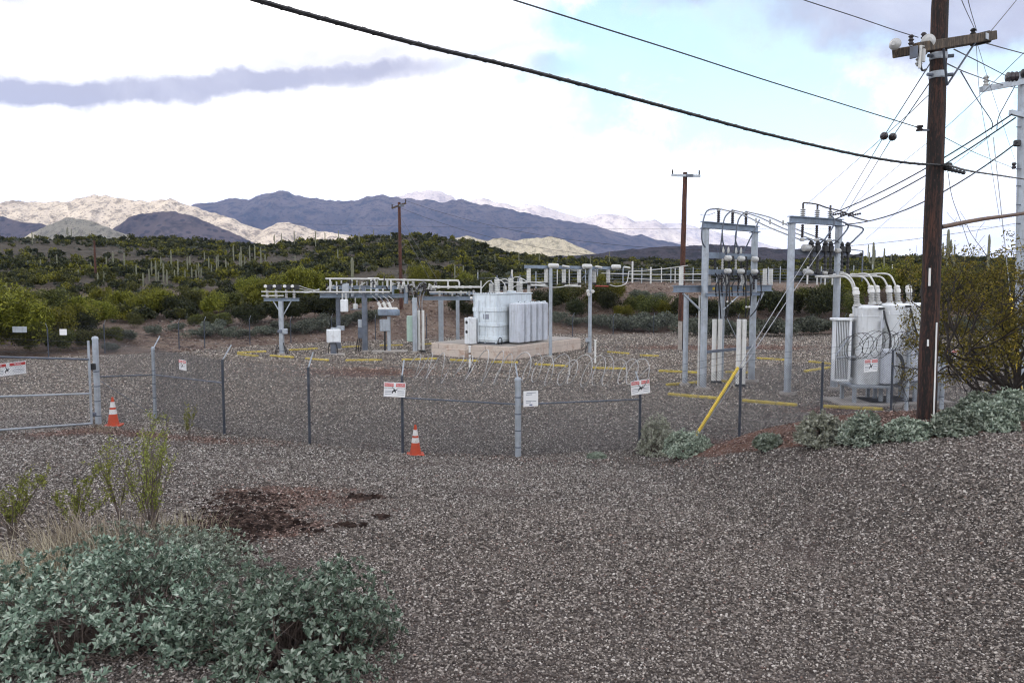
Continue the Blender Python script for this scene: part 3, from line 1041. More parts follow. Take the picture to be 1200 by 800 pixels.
def bez(a, b, c, d, n=14):
    a, b, c, d = map(Vector, (a, b, c, d))
    return [a * (1 - t) ** 3 + b * 3 * t * (1 - t) ** 2 + c * 3 * t * t * (1 - t) + d * t ** 3 for t in [i / n for i in range(n + 1)]]


def through(pts, n=6):
    """smooth curve through points"""
    pts = [Vector(p) for p in pts]
    q = [pts[0] * 2 - pts[1]] + pts + [pts[-1] * 2 - pts[-2]]
    out = []
    for i in range(1, len(q) - 2):
        for k in range(n):
            t = k / n
            a, b, c, d = q[i - 1], q[i], q[i + 1], q[i + 2]
            out.append(.5 * ((2 * b) + (c - a) * t + (2 * a - 5 * b + 4 * c - d) * t * t + (3 * b - a - 3 * c + d) * t ** 3))
    out.append(pts[-1])
    return out


def part(parent, name, mb, mat, smooth=None):
    """world-space shapes as a child part (child keeps world coordinates)"""
    o = mb.build(name, mat, None, smooth)
    o.parent = parent
    o.matrix_parent_inverse = (Matrix.Translation(parent.location) @ parent.rotation_euler.to_matrix().to_4x4()).inverted() if parent.parent is None else Matrix.Identity(4)
    return o


def sub(parent, name, mb, mat, smooth=None):
    """child of a part built in world space"""
    o = mb.build(name, mat, None, smooth)
    o.parent = parent
    root = parent.parent
    W = Matrix.Translation(root.location) @ root.rotation_euler.to_matrix().to_4x4()
    o.matrix_parent_inverse = (W @ parent.matrix_parent_inverse @ parent.matrix_basis).inverted() if root else Matrix.Identity(4)
    return o


def base_plate(root, p, r=.24):
    part(root, 'base_plate', MB().box((p[0], p[1], p[2] + .10), (r * 2, r * 2, .03)).lathe((p[0], p[1], p[2] - .3), [(r * 1.5, 0), (r * 1.5, .36), (r * 1.42, .385)], 18), M_conc)


def post(root, p, z1, r, mat=None, n=12, name='post', plate=True):
    o = part(root, name, MB().tube([(p[0], p[1], p[2] - .05), (p[0], p[1], z1)], r, n), mat or M_galv, 40)
    if plate:
        base_plate(root, p, r * 1.5)
    return o


# ================================================================== STEEL STRUCTURES
def portal(root, A, B, zA, zB, r):
    for p, z in ((A, zA), (B, zB)):
        post(root, p, z, r, M_galv)
        part(root, 'cap_plate', MB().box((p.x, p.y, z + .011), (r * 2.8, r * 2.8, .02)), M_galv_dark)


def switch_structure():
    A = PZ(823.5, 456); B = PZ(880.5, 447)
    d = (B - A).normalized()
    n = Vector((d.y, -d.x, 0))        # towards the camera
    zt = P(824, 268, A.y).z
    root = thing('switch_structure', 'tall steel portal with three dark insulators and a wide lower platform of switchgear', 'steel structure', A)
    portal(root, A, B, zt, zt - .0, .155)
    L = (B - A).length
    at = lambda t, z, o=0.0: A + d * (L * t) + n * o + Vector((0, 0, z - A.z))
    part(root, 'top_beam', MB().ibeam(at(-.06, zt + .17), at(1.06, zt + .17), .24, .28, .03), M_beam)
    # insulators on the top beam
    for t in (.24, .52, .80):
        o = part(root, 'insulator', MB().sheds(at(t, zt + .32), .5, .085, 10, k=6), M_porc_d, 50)
        sub(o, 'clamp', MB().box(at(t, zt + .87), (.16, .12, .10), bev=.02), M_porc)
    # middle beams carrying the breakers
    z1, z2, z3 = P(850, 300, 35.3).z, P(850, 319, 35.3).z, P(850, 338, 35.3).z
    part(root, 'breaker_beam', MB().bar(at(.05, z1, -.1), at(.95, z1, -.1), .12, .26), M_beam)
    part(root, 'breaker_beam', MB().bar(at(.05, z2, -.1), at(.95, z2, -.1), .12, .24), M_beam)
    for t in (.36, .63, .92):
        for z, rr in ((z1 - .12, .13), (z2 + .04, .12)):
            c = at(t, z, .22)
            part(root, 'switch_drum', MB().lathe(c - d * .2, [(rr * .6, 0), (rr, .06), (rr, .34), (rr * .6, .42)], 14, d), M_porc_w, 45)
        part(root, 'black_arm', MB().box(at(t + .085, z1 - .13, .22), (.14, .16, .24), bev=.02), M_black)
        part(root, 'black_arm', MB().box(at(t + .08, z2 + .02, .22), (.14, .16, .22), bev=.02), M_black)
    for t in (.17, .29, .45, .56, .70, .80):
        k = .04 if t in (.29, .56, .80) else -.03
        part(root, 'switch_rod', MB().sheds(at(t, z2 + .10, .08 + k), z1 - z2 - .24, .06, 8, k=4, core=.7), M_porc if t in (.29, .56) else M_black, 50)
    # platform
    zP = z3
    LB = at(-.47, zP); RB = at(1.52, zP)
    part(root, 'platform_beam', MB().ibeam(at(-.47, zP, -.27), at(1.52, zP, -.27), .2, .30, .03), M_beam)
    part(root, 'platform_beam', MB().ibeam(at(-.06, zP - .26, .24), at(1.06, zP - .26, .24), .12, .16, .02), M_beam)
    for t in (.12, .84):
        p = at(t, 0, -1.3); p.z = gz(p.x, p.y)
        post(root, p, zP - .3, .12 if t < .5 else .15, M_galv)
    part(root, 'brace', MB().bar(at(-.30, zP - .2, -.27), at(-.03, zP - .95, -.10), .07), M_galv)
    part(root, 'brace', MB().bar(at(1.34, zP - .2, -.27), at(1.05, zP - 1.15, -.10), .07), M_galv)
    part(root, 'tie_rail', MB().bar(at(.02, P(850, 410, 35).z), at(.98, P(850, 410, 35).z), .10, .12), M_galv_dark)
    for t in (-.34, 1.36, 1.50):
        part(root, 'insulator', MB().sheds(at(t, zP + .16, -.27), .78, .108, 14, k=9, core=.88), M_porc_w, 50)
    for t in (.16, .50, .90):
        part(root, 'insulator', MB().sheds(at(t, zP + .16, -.30), .62, .17, 14, k=7, core=.9), M_porc, 50)
    for t in (.30, .38, .64, .74, .97):
        part(root, 'insulator', MB().sheds(at(t, zP - .05, .08), .66, .055, 10, k=6), M_porc_w if t in (.38, .74) else M_porc_d, 50)
    for t in (.12, .24, .34, .44, .56, .68, .84):
        part(root, 'black_lead', MB().tube(through([at(t, z2 - .05, .2), at(t + .03, z2 - .35, .3), at(t - .02, zP + .1, .3), at(t + .01, zP - .35, .25)]), .03, 6), M_black, 60)
    for t in (.20, .42, .60, .80, .98):
        part(root, 'contact', MB().box(at(t, z2 - .22, .2), (.14, .14, .2), bev=.03), M_black)
    for t in (.22, .58, .86):
        part(root, 'yellow_tag', MB().box(at(t, zP, -.13), (.09, .02, .12)), M_yguard)
    # loops of cable
    tops = [.24, .52, .80]
    for i, t in enumerate(tops):
        top = at(t, zt + .93)
        endz = z1 + .12
        if i == 0:
            part(root, 'cable', MB().tube(through([top, at(-.02, zt + .75, .1), at(-.12, zt + .1, .15), at(-.1, zt - .55, .1), at(.02, zt - .95, .05)]), .032, 7), M_galv_dark, 60)
        else:
            part(root, 'cable', MB().tube(through([top, at(t - .14, zt + .85, .3), at(t - .3, zt + .45, .35), at(t - .33, zt - .5, .3), at(t - .28 + .02, endz, .05)]), .032, 7), M_galv_dark, 60)
    part(root, 'cable', MB().tube(through([at(.24, zt - .05, .2), at(.245, zt - .6, .25), at(.34, zt - 1.05, .2), at(.37, z1 + .1, .05)]), .032, 7), M_galv_dark, 60)
    part(root, 'cable', MB().tube(through([at(.52, zt - .05, .2), at(.51, zt - .4, .2), at(.58, zt - .9, .2), at(.63, z1 + .1, .05)]), .032, 7), M_galv_dark, 60)
    part(root, 'cable', MB().tube(through([at(.92, zt + .55, .4), at(.86, zt + .25, .4), at(.74, zt - .3, .4), at(.72, z1 + .15, .1)]), .032, 7), M_galv_dark, 60)
    for t in (.37, .47, .63, .73):
        part(root, 'cable_lug', MB().lathe(at(t, z1 + .12, -.05), [(.035, 0), (.06, .1), (.03, .28)], 8), M_porc_w, 50)
    # black leads dropping from the switches into the conduits
    drops = [(.16, .25), (.30, .33), (.36, .36), (.70, .75), (.80, .80), (1.03, .86)]
    for a, b in drops:
        part(root, 'lead', MB().tube(through([at(a, z2 - .1, .25), at(a, zP - .2, .33), at(a + (b - a) * .4, zP - .9, .3), at(b, P(850, 372, 35).z, .2)]), .03, 6), M_black, 60)
    for t in (.33, .43, .73, .79):
        part(root, 'warning_ball', MB().lathe(at(t - .02, P(850, 353 + (7 if t > .5 else 0), 35).z, .35), [(.01, -.05), (.05, -.03), (.05, .03), (.01, .05)], 10), M_white, 60)
    part(root, 'brace_rod', MB().tube([at(.25, zP - .95, .3), at(.55, zP - .35, .3)], .03, 6), M_galv)
    part(root, 'brace_rod', MB().tube([at(.45, zP - 1.0, -.2), at(.80, zP - 2.6, -.2)], .02, 6), M_galv)
    part(root, 'control_pipe', MB().tube([at(.09, .0, -.5), at(.09, zP - .3, -.5)], .04, 8), M_pipe)
    # white conduits rising from the ground
    for px in (836, 842.5, 864.5, 870.5):
        k = 449 if px < 850 else 453
        p = PZ(px, k)
        g = MB().tube([(p.x, p.y, .12), (p.x, p.y, P(px, 374, p.y).z)], .105, 14)
        o = part(root, 'conduit', g, M_white, 50)
        sub(o, 'boot', MB().lathe((p.x, p.y, -.03), [(.13, 0), (.13, .10), (.11, .16)], 12), M_black, 50)
    return A, B, at, zt


def line_structure():
    A = PZ(922.5, 462); B = PZ(977, 456)
    d = (B - A).normalized(); n = Vector((d.y, -d.x, 0)); L = (B - A).length
    zt = P(924, 262, A.y).z
    root = thing('line_structure', 'tall steel portal carrying the incoming lines and a row of black fuse switches', 'steel structure', A)
    portal(root, A, B, zt, zt, .15)
    at = lambda t, z, o=0.0: A + d * (L * t) + n * o + Vector((0, 0, z - A.z))
    part(root, 'top_beam', MB().ibeam(at(-.05, zt + .17), at(1.06, zt + .17), .24, .28, .03), M_beam)
    for t in (.22, .52, .80):
        o = part(root, 'insulator', MB().sheds(at(t, zt + .32), .32, .12, 12, k=4, core=.5), M_porc, 50)
        sub(o, 'pin', MB().tube([at(t, zt + .64), at(t, zt + .88)], .045, 8), M_porc_d)
        o = part(root, 'insulator', MB().sheds(at(t, zt - .56), .55, .075, 10, k=6, core=.6), M_porc_d, 50)
        sub(o, 'clamp', MB().box(at(t, zt - .64), (.18, .14, .13), bev=.02), M_porc)
    # jumper bus along the insulator tops
    part(root, 'jumper', MB().tube(through([at(.22, zt + .9), at(.45, zt + .86, .1), at(.62, zt + .72, .25), at(.86, zt + .6, .4), at(1.15, zt + .35, .5), at(1.42, zt + .25, .5)]), .03, 6), M_porc_d, 60)
    # strain insulators at the line ends
    for (a, b) in ((.78, 1.02), (.95, 1.22), (1.12, 1.42)):
        part(root, 'insulator', MB().sheds(at(a, zt + .45, .15), .55, .055, 8, axis=tuple(d * 1 + n * .9 + Vector((0, 0, .25))), k=6, core=.5), M_porc_d, 50)
    # middle and lower beams
    z1, z2, z3 = P(950, 296, 33).z, P(950, 320, 33).z, P(950, 324, 33).z
    part(root, 'fuse_beam', MB().bar(at(.12, z1, -.1), at(1.2, z1, -.1), .12, .2), M_galv_dark)
    part(root, 'fuse_beam', MB().bar(at(.12, z2, -.1), at(1.05, z2, -.1), .12, .16), M_galv_dark)
    for t in (.36, .50, .66, .78, 1.02, 1.16):
        big = t in (.36, .66, 1.02)
        part(root, 'fuse_head', MB().box(at(t, z1 + .17, .12), (.22, .24, .30), bev=.04).lathe(at(t, z1 + .3, .12), [(.09, 0), (.12, .08), (.05, .2)], 10), M_black)
        part(root, 'fuse_tube', MB().sheds(at(t, z2 + .05, .14), z1 - z2 + .05, .085 if big else .075, 10, k=5, core=.75), M_black, 50)
        part(root, 'fuse_foot', MB().box(at(t, z2 + .02, .14), (.2, .2, .14), bev=.03), M_porc if big else M_black)
    part(root, 'grey_drum', MB().lathe(at(.20, z1 + .18, .1), [(.09, 0), (.15, .05), (.15, .40), (.09, .46)], 14, d), M_porc, 45)
    part(root, 'grey_drum', MB().lathe(at(.24, z2 + .05, .1), [(.09, 0), (.13, .05), (.13, .36), (.09, .42)], 14, d), M_porc, 45)
    part(root, 'grey_drum', MB().lathe(at(.86, z1 + .1, .2), [(.08, 0), (.11, .04), (.11, .24), (.08, .28)], 12, d), M_porc, 45)
    part(root, 'operating_arm', MB().tube([at(1.1, z1 - .15, .1), at(1.48, z1 - .02, .1)], .04, 8).lathe(at(1.46, z1 - .02, .1), [(.03, 0), (.08, .03), (.08, .09), (.03, .12)], 10, d), M_black)
    part(root, 'wire_frame', MB().tube([at(1.15, z1 + .22, -.2), at(1.66, z1 + .16, -.2)], .022, 6).tube([at(1.66, z1 + .16, -.2), at(1.66, z2 - .35, -.2)], .03, 6), M_galv_dark)
    # cables from the lines down to the fuses
    ends = []
    for k, (t0, t1, px, py) in enumerate(((.72, .52, 985, 246), (.98, .82, 990, 252), (1.25, 1.16, 1003, 258))):
        top = P(px - 12, py + 5, 33)
        part(root, 'cable', MB().tube(through([top, at(t1 + .16, zt + .1 - .1 * k, .5), at(t1 + .03, zt - .55, .4), at(t1 + .02, z1 + .4, .15)]), .034, 7), M_galv_dark, 60)
        ends.append(top)
    for t in (.22, .52, .80):
        part(root, 'cable', MB().tube(through([at(t, zt - .68), at(t + .1, zt - .62, .05), at(t + .19, zt - .75, .1), at(t + .20, z1 + .35, .12)]), .032, 7), M_galv_dark, 60)
    # white bus pipe towards the transformers
    part(root, 'bus_pipe', MB().tube([at(.42, z3, .25), at(1.55, z3 + .02, .25)], .05, 8), M_pipe, 50)
    part(root, 'bus_pipe', MB().tube([at(.72, z3 + .1, .0), at(1.9, z3 + .08, .0)], .045, 8), M_pipe, 50)
    for t in (.45, .62, .78, .95):
        part(root, 'pipe_post', MB().tube([at(t, z3 - .35, .25), at(t, z3, .25)], .035, 6), M_pipe)
    return A, B, at, zt, ends


swA, swB, sw_at, sw_zt = switch_structure()
liA, liB, li_at, li_zt, line_ends = line_structure()

# cables strung between the two portals
for k, (t0, t1, dz) in enumerate(((.24, .22, 0), (.52, .52, 0), (.80, .80, 0))):
    a = sw_at(t0, sw_zt + .93); b = li_at(t1, li_zt - .68)
    c = MB().tube(through([a, a.lerp(b, .30) + Vector((0, 0, .12)), a.lerp(b, .62) + Vector((0, 0, .02)), b]), .026, 7)
    m = a.lerp(b, .46)
    o = thing('jumper_cable', ('grey cable from the outer insulator of the switch portal to the line portal', 'grey cable from the middle insulator of the switch portal to the line portal',
                               'grey cable from the insulator nearest the line portal across the gap')[k], 'cable', a, 0, 'cables between the two steel portals')
    part(o, 'strand', c, M_alu, 60)
    part(o, 'spacer', MB().box(m + Vector((0, 0, .1)), (.07, .07, .22), bev=.015), M_porc)


# ================================================================== BIG TRANSFORMER on its pad
PAD = PZ(598, 421.5)
TH = R(57)
ex = Vector((math.cos(TH), math.sin(TH), 0)); ey = Vector((-math.sin(TH), math.cos(TH), 0))


def big_transformer():
    pad = thing('transformer_pad', 'low pad of pinkish concrete blocks under the large blue grey transformer', 'concrete pad', PAD, TH)
    g = MB()
    g.box(PAD + ex * 4.6 + ey * 3.1 + Vector((0, 0, .36)), (9.2, 6.2, .84), TH, bev=.03)
    part(pad, 'block_wall', g, M_block)
    part(pad, 'step_block', MB().box(PAD + ex * -.22 + ey * 3.9 + Vector((0, 0, .22)), (.42, 1.5, .56), TH, bev=.03), M_block)
    part(pad, 'slab', MB().box(PAD + ex * 4.6 + ey * 3.1 + Vector((0, 0, .80)), (8.9, 5.9, .05), TH), M_conc)
    zb = .83
    C = P(582, 400, 48); C.z = 0
    root = thing('power_transformer', 'large pale blue grey transformer with a bank of flat radiators and porcelain bushings', 'transformer', (C.x, C.y, zb), TH)
    W, Dp = 4.2, 1.75
    H0, H1 = zb + .12, 3.98
    ctr = C + ex * W / 2 + ey * Dp / 2
    part(root, 'tank', MB().box(ctr + Vector((0, 0, (H0 + H1) / 2)), (W, Dp, H1 - H0), TH, bev=.03), M_tank)
    part(root, 'skid', MB().box(ctr + Vector((0, 0, zb + .06)), (W - .3, Dp - .3, .125), TH), M_galv_dark)
    for z, h in ((3.03, .26), (2.08, .22), (1.22, .26)):
        part(root, 'stiffener', MB().box(ctr + Vector((0, 0, z)), (W + .12, Dp + .12, h), TH, bev=.012), M_tank)
    part(root, 'lid', MB().box(ctr + Vector((0, 0, H1 + .035)), (W + .10, Dp + .10, .07), TH, bev=.02), M_tank)
    for t in (.02, .5, .98):
        part(root, 'weld_rib', MB().box(C + ey * (Dp * t) - ex * .02 + Vector((0, 0, 2.4)), (.05, .05, 3.0), TH), M_tank)
    part(root, 'name_plate', MB().box(C + ey * .8 - ex * .015 + Vector((0, 0, 2.58)), (.02, .42, .3), TH), M_ink_g)
    for k in range(9):
        part(root, 'lid_bolt', MB().lathe(C + ey * (.1 + k * .195) - ex * .05 + Vector((0, 0, H1 + .07)), [(.035, 0), (.035, .05)], 6), M_galv_dark)
    part(root, 'drain_pipe', MB().tube([C + ey * 1.35 - ex * .1 + Vector((0, 0, .95)), C + ey * 1.35 - ex * .1 + Vector((0, 0, 3.6))], .035, 8), M_tank, 50)
    # radiators
    for k in range(5):
        t = 1.0 + k * .74
        c = C + ex * (t + .30) - ey * .66
        g = MB().box(c + Vector((0, 0, 2.16)), (.56, .84, 2.5), TH, bev=.06)
        o = part(root, 'radiator', g, M_rad)
        f = MB()
        for j in range(6):
            f.box(c + ex * (-.26 + j * .104) - ey * .425 + Vector((0, 0, 2.16)), (.012, .02, 2.36), TH)
        for j in range(7):
            f.box(c - ex * .283 + ey * (-.38 + j * .125) + Vector((0, 0, 2.16)), (.02, .012, 2.36), TH)
        sub(o, 'fins', f, M_rad)
        sub(o, 'header_pipe', MB().tube([c + ey * .5 + Vector((0, 0, 3.3)), c - ey * .36 + Vector((0, 0, 3.46))], .07, 10), M_tank, 50)
        sub(o, 'header_pipe', MB().tube([c + ey * .5 + Vector((0, 0, 1.05)), c - ey * .2 + Vector((0, 0, .98))], .07, 10), M_tank, 50)
        sub(o, 'lifting_eye', MB().lathe(c - ey * .15 + Vector((0, 0, 3.41)), [(.05, 0), (.05, .08), (.02, .12)], 8), M_galv_dark)
    # bushings: (pixel column, bottom row, top row, radius)
    for px, yb, yt, r, dep in ((576, 347, 336, .17, 1.3), (582.5, 347, 331, .20, 1.0), (592, 347, 339, .13, .6), (598.5, 347, 330, .20, 1.0), (607.5, 348, 336, .13, .5), (614.5, 348, 332, .20, 1.0), (626, 352, 337, .12, .3)):
        # on the lid, on the ray of that column
        best = None
        for t in np.linspace(0.1, 4.3, 200):
            p = C + ex * t + ey * dep
            q = 600 + 900 * p.x / (p.y * _ca - (H1 - CAM_Z) * _sa)
            if best is None or abs(q - px) < best[0]:
                best = (abs(q - px), p)
        p = best[1]; p.z = H1 + .07
        hgt = (yb - yt) * p.y / 900
        o = part(root, 'bushing', MB().lathe(p, [(r * 1.05, 0), (r * 1.05, .08), (r * .9, .1)], 16).sheds(p + Vector((0, 0, .1)), hgt - .1, r, 14, k=7, core=.8), M_porc if r < .18 else M_porc_w, 50)
        sub(o, 'terminal', MB().lathe(p + Vector((0, 0, hgt)), [(r * .5, 0), (r * .62, .06), (.05, .09), (.04, .26)], 10), M_galv_dark, 50)
    # small fittings
    part(root, 'arrester_pipe', MB().tube([C + ex * .3 + ey * 1.4 + Vector((0, 0, H1)), C + ex * .3 + ey * 1.4 + Vector((0, 0, H1 + .85))], .035, 8), M_pipe)
    part(root, 'hose_coil', MB().tube([C + ex * .3 - ey * .06 + Vector((0, .0, .0)) + ex * .22 * math.cos(a) * 1.0 + Vector((0, 0, 1.02 + .24 * math.sin(a))) for a in np.linspace(0, 12.2, 40)], .03, 6), M_black, 60)
    part(root, 'valve', MB().lathe(C + ey * Dp * 1.05 + Vector((0, 0, H1 - .25)), [(.05, 0), (.09, .04), (.09, .16), (.04, .2)], 10, ey), M_white)
    part(root, 'lid_hatch', MB().box(ctr + ex * .5 - ey * .3 + Vector((0, 0, H1 + .13)), (.55, .4, .12), TH, bev=.03), M_tank)
    # cables over the lid
    zt = H1 + 1.0
    for a, b, c in (((564, 338, 49), (573, 329, 49), (579, 333, 49)), ((582, 329, 49), (592, 327, 49), (597, 330, 49.5)), ((598, 327, 50), (607, 324.5, 50), (620, 331, 49.5)), ((580, 325, 49), (590, 331, 49), (593, 339, 49)), ((600, 337, 50), (612, 332, 50), (638, 330, 49))):
        part(root, 'lead', MB().tube(through([P(*a), P(*b), P(*c)], 8), .03, 6), M_pipe, 60)
    # gauge cabinet standing on the pad
    q = PAD + ey * 4.1 + ex * .55
    q = P(551.5, 406, 48.6)
    cab = thing('gauge_cabinet', 'narrow white cabinet with two round black gauges at the pad of the large transformer', 'cabinet', (q.x, q.y, .83), R(35))
    part(cab, 'housing', MB().box((q.x, q.y, .83 + .84), (.62, .5, 1.66), R(35), bev=.03), M_tank_white)
    fn = Vector((math.cos(R(35) - math.pi / 2), math.sin(R(35) - math.pi / 2), 0)); fx = Vector((math.cos(R(35)), math.sin(R(35)), 0))
    fnl = -fx
    for z in (2.22, 1.62):
        part(cab, 'gauge', MB().lathe(Vector((q.x, q.y, z)) + fnl * .31 + fn * .06, [(.10, 0), (.10, .05), (.08, .06)], 16, fnl), M_black, 50)
    part(cab, 'bracket', MB().box((q.x, q.y, 2.52), (.12, .4, .05), R(35)), M_tank_white)


big_transformer()


# ================================================================== the low bus structure with its posts and pipes
def bus_structure():
    Y0 = 53.5
    A = P(375, 346, Y0); B = P(562, 347, Y0)
    org = PZ(428, 411)
    root = thing('bus_structure', 'long low steel bus structure of bluish beams, pale pipes and many insulators', 'steel structure', org)
    z1 = P(400, 346.5, Y0).z; z2 = P(400, 337, Y0).z; z3 = P(400, 326.5, Y0).z
    X = lambda px, Y=Y0: (px - 600) / 900 * (Y * _ca + .35)
    # beams
    part(root, 'beam', MB().ibeam((X(376), Y0, z1), (X(478), Y0, z1), .22, .28, .03), M_beam)
    part(root, 'beam', MB().ibeam((X(375), Y0 + 2.2, z2), (X(476), Y0 + 2.2, z2), .22, .26, .03), M_beam)
    part(root, 'beam', MB().ibeam((X(496), Y0 + .3, z1 - .18), (X(557), Y0 + .3, z1 - .18), .22, .26, .03), M_beam)
    part(root, 'beam', MB().bar((X(500), Y0 + 2.4, z1 + .14), (X(556), Y0 + 2.4, z1 + .14), .18, .18), M_beam)
    # pale pipes
    part(root, 'pipe', MB().tube([(X(352), Y0 - .6, z2 - .30), (X(459), Y0 - .6, z2 - .30)], .06, 8), M_pipe, 50)
    part(root, 'pipe', MB().tube([(X(379), Y0 + 1, z3), (X(434), Y0 + 1, z3 - .02)], .065, 8), M_pipe, 50)
    part(root, 'pipe', MB().tube([(X(427), Y0 + 1.6, z3 + .02), (X(441), Y0 + 1.6, z3 + .02)], .065, 8), M_pipe, 50)
    part(root, 'pipe', MB().tube([(X(442), Y0 + 1, z3 - .06), (X(537), Y0 + 1, z3 - .14)], .065, 8), M_pipe, 50)
    part(root, 'pipe', MB().tube(through([(X(534), Y0 + 1, z3 - .14), (X(537), Y0 + 1, z3 - .22), (X(537.5), Y0 + 1, z3 - .5)], 5), .06, 8), M_pipe, 50)
    part(root, 'pipe', MB().tube([(X(508), Y0 - .5, z2 + .04), (X(565), Y0 - .5, z2 + .04)], .07, 8), M_pipe, 50)
    part(root, 'pipe', MB().tube([(X(504), Y0 - .3, z2 - .3), (X(548), Y0 - .3, z2 - .34)], .05, 8), M_pipe, 50)
    for px, za, zb, dy in ((387.5, z3, z2 - .3, .2), (398, z2 + .1, z2 - .45, -.5), (410, z3, z2, 1), (433, z3, z2, 1), (437, z3, z2, 1), (458.5, z3, z2 - .3, .2), (452, z3, z2, 1), (524, z3 - .1, z2 - .1, 1), (472, z3, z2, 1)):
        part(root, 'pipe_post', MB().tube([(X(px), Y0 + dy, za), (X(px), Y0 + dy, zb)], .065, 8), M_pipe, 50)
    # posts
    for px, yb, w, c in ((397, 410, .15, M_galv_dark), (428, 412, .19, M_galv_dark), (486.5, 413, .17, M_galv), (517, 405, .20, M_galv), (536.5, 403, .15, M_galv)):
        p = PZ(px, yb)
        part(root, 'post', MB().bar((p.x, p.y, 0), (p.x, p.y, z1 - .1), w * 1.7), c)
        base_plate(root, Vector((p.x, p.y, 0)), .2)
    # insulators standing on and hanging from the beams
    rng = random.Random(5)
    for px in np.arange(381, 478, 6.2):
        zz = z2 + .13
        part(root, 'insulator', MB().sheds((X(px), Y0 + 2.2 + rng.uniform(-.05, .05), zz), z3 - zz - rng.uniform(.02, .25), .07, 8, k=5), M_porc if rng.random() < .6 else M_porc_w, 50)
    for px in (403, 408, 413, 423, 429, 436, 444, 450):
        part(root, 'insulator', MB().sheds((X(px), Y0 - .15, z1 + .12), rng.uniform(.3, .5), .08, 8, k=4), M_porc if px % 2 else M_porc_w, 50)
    for k in range(26):
        px = 468 + k * 1.75
        zz = z2 - .15 + rng.uniform(-.25, .2)
        part(root, 'insulator', MB().sheds((X(px), Y0 + rng.uniform(-.6, .8), zz), rng.uniform(.25, .5), rng.uniform(.08, .13), 8, axis=(rng.uniform(-.5, .5), rng.uniform(-.4, .4), 1), k=4, core=.5), rng.choice([M_porc_w, M_porc_w, M_porc, M_porc_d]), 50)
    for k in range(9):
        px = 515 + k * 5
        part(root, 'insulator', MB().sheds((X(px), Y0 + .3, z1 - .02), rng.uniform(.3, .42), .09, 8, k=4), rng.choice([M_porc_w, M_porc, M_porc_d]), 50)
    for px in (509, 515.5, 527, 536, 543, 552):
        part(root, 'pipe_clamp', MB().box((X(px), Y0 - .5, z2 + .04), (.2, .16, .2), bev=.04), M_porc_w)
    for k in range(34):
        px = 377 + k * 3.1
        dark = rng.random() < .7
        c = (X(px), Y0 + rng.uniform(-.4, 2.0), z1 + rng.uniform(.05, 1.0))
        if rng.random() < .5:
            part(root, 'switch_blade', MB().bar(c, (c[0] + rng.uniform(.2, .5), c[1], c[2] + rng.uniform(-.12, .25)), .05, .07), M_black if dark else M_porc_w)
        else:
            part(root, 'insulator', MB().sheds(c, rng.uniform(.25, .42), rng.uniform(.07, .11), 8, axis=(rng.uniform(-.3, .3), 0, 1), k=4, core=.5), M_porc_d if dark else M_porc_w, 50)
    # switch boxes between the beams
    for px, w, h, z, m in ((407, .9, 1.0, z1 + .35, M_galv), (428, .4, .9, z1 + .2, M_galv_dark), (443, .35, .5, z1 + .25, M_galv), (415, .35, .35, z1 + .1, M_galv), (477, .5, 1.3, z1 + .1, M_beam), (462, .25, .6, z1 + .3, M_beam)):
        part(root, 'switch_box', MB().box((X(px), Y0 - .22, z), (w * .5, .3, h), bev=.03), m)
    # tangled leads
    for k in range(16):
        a = Vector((X(470 + rng.uniform(0, 36)), Y0 - .5 + rng.uniform(0, 1), z2 + rng.uniform(-.2, .35)))
        b = Vector((X(470 + rng.uniform(0, 40)), Y0 - .5 + rng.uniform(0, 1), z2 + rng.uniform(-.5, .35)))
        part(root, 'lead', MB().tube(arc(a, b, rng.uniform(-.4, .3), 8), .024, 5), rng.choice([M_black, M_pipe, M_alu]), 60)
    for px, b in ((478, 489), (484, 492), (490, 494), (496, 493), (500, 495.5)):
        part(root, 'lead', MB().tube(through([(X(px), Y0 - .2, z2), (X((px + b) / 2) - .1, Y0 - .3, z1 - .2), (X(b), Y0 - .3, P(b, 364, Y0).z)], 6), .032, 6), M_black if px % 4 else M_alu, 60)
    for px in (438, 444, 450, 456):
        part(root, 'lead', MB().tube(through([(X(px), Y0 - .2, z1), (X(px + 7), Y0 - .5, z1 - .35), (X(px + (8 if px < 450 else -4)), Y0 - .7, P(450, 357, Y0).z)], 6), .022, 6), M_pipe, 60)
    # things low on the posts
    p = PZ(428, 411)
    part(root, 'junction_box', MB().box((X(427), Y0 - 1.6 + .6, P(427, 389, Y0).z), (.42, .3, .75), bev=.03), M_galv_dark)
    part(root, 'junction_box', MB().box((X(426), Y0 - 1.0, P(427, 378, Y0).z), (.3, .25, .55), bev=.03), M_galv)
    for dx in (-.25, -.12, .02, .2):
        part(root, 'cable_riser', MB().tube([(X(426) + dx * 1.3, Y0 - 1.05, 0), (X(426.5) + dx * .7, Y0 - 1.02, 1.0)], .035, 6), M_black)
    # white conduits beside the green cabinet
    for px in (491, 496):
        q = PZ(px, 412.5)
        o = part(root, 'conduit', MB().tube([(q.x, q.y, .12), (q.x, q.y, P(px, 363.5, q.y).z)], .095, 12), M_white, 50)
        sub(o, 'boot', MB().lathe((q.x, q.y, -.03), [(.13, 0), (.13, .12), (.1, .18)], 10), M_black, 50)
    return root, X, Y0, z1


busr, BX, BY, bz1 = bus_structure()


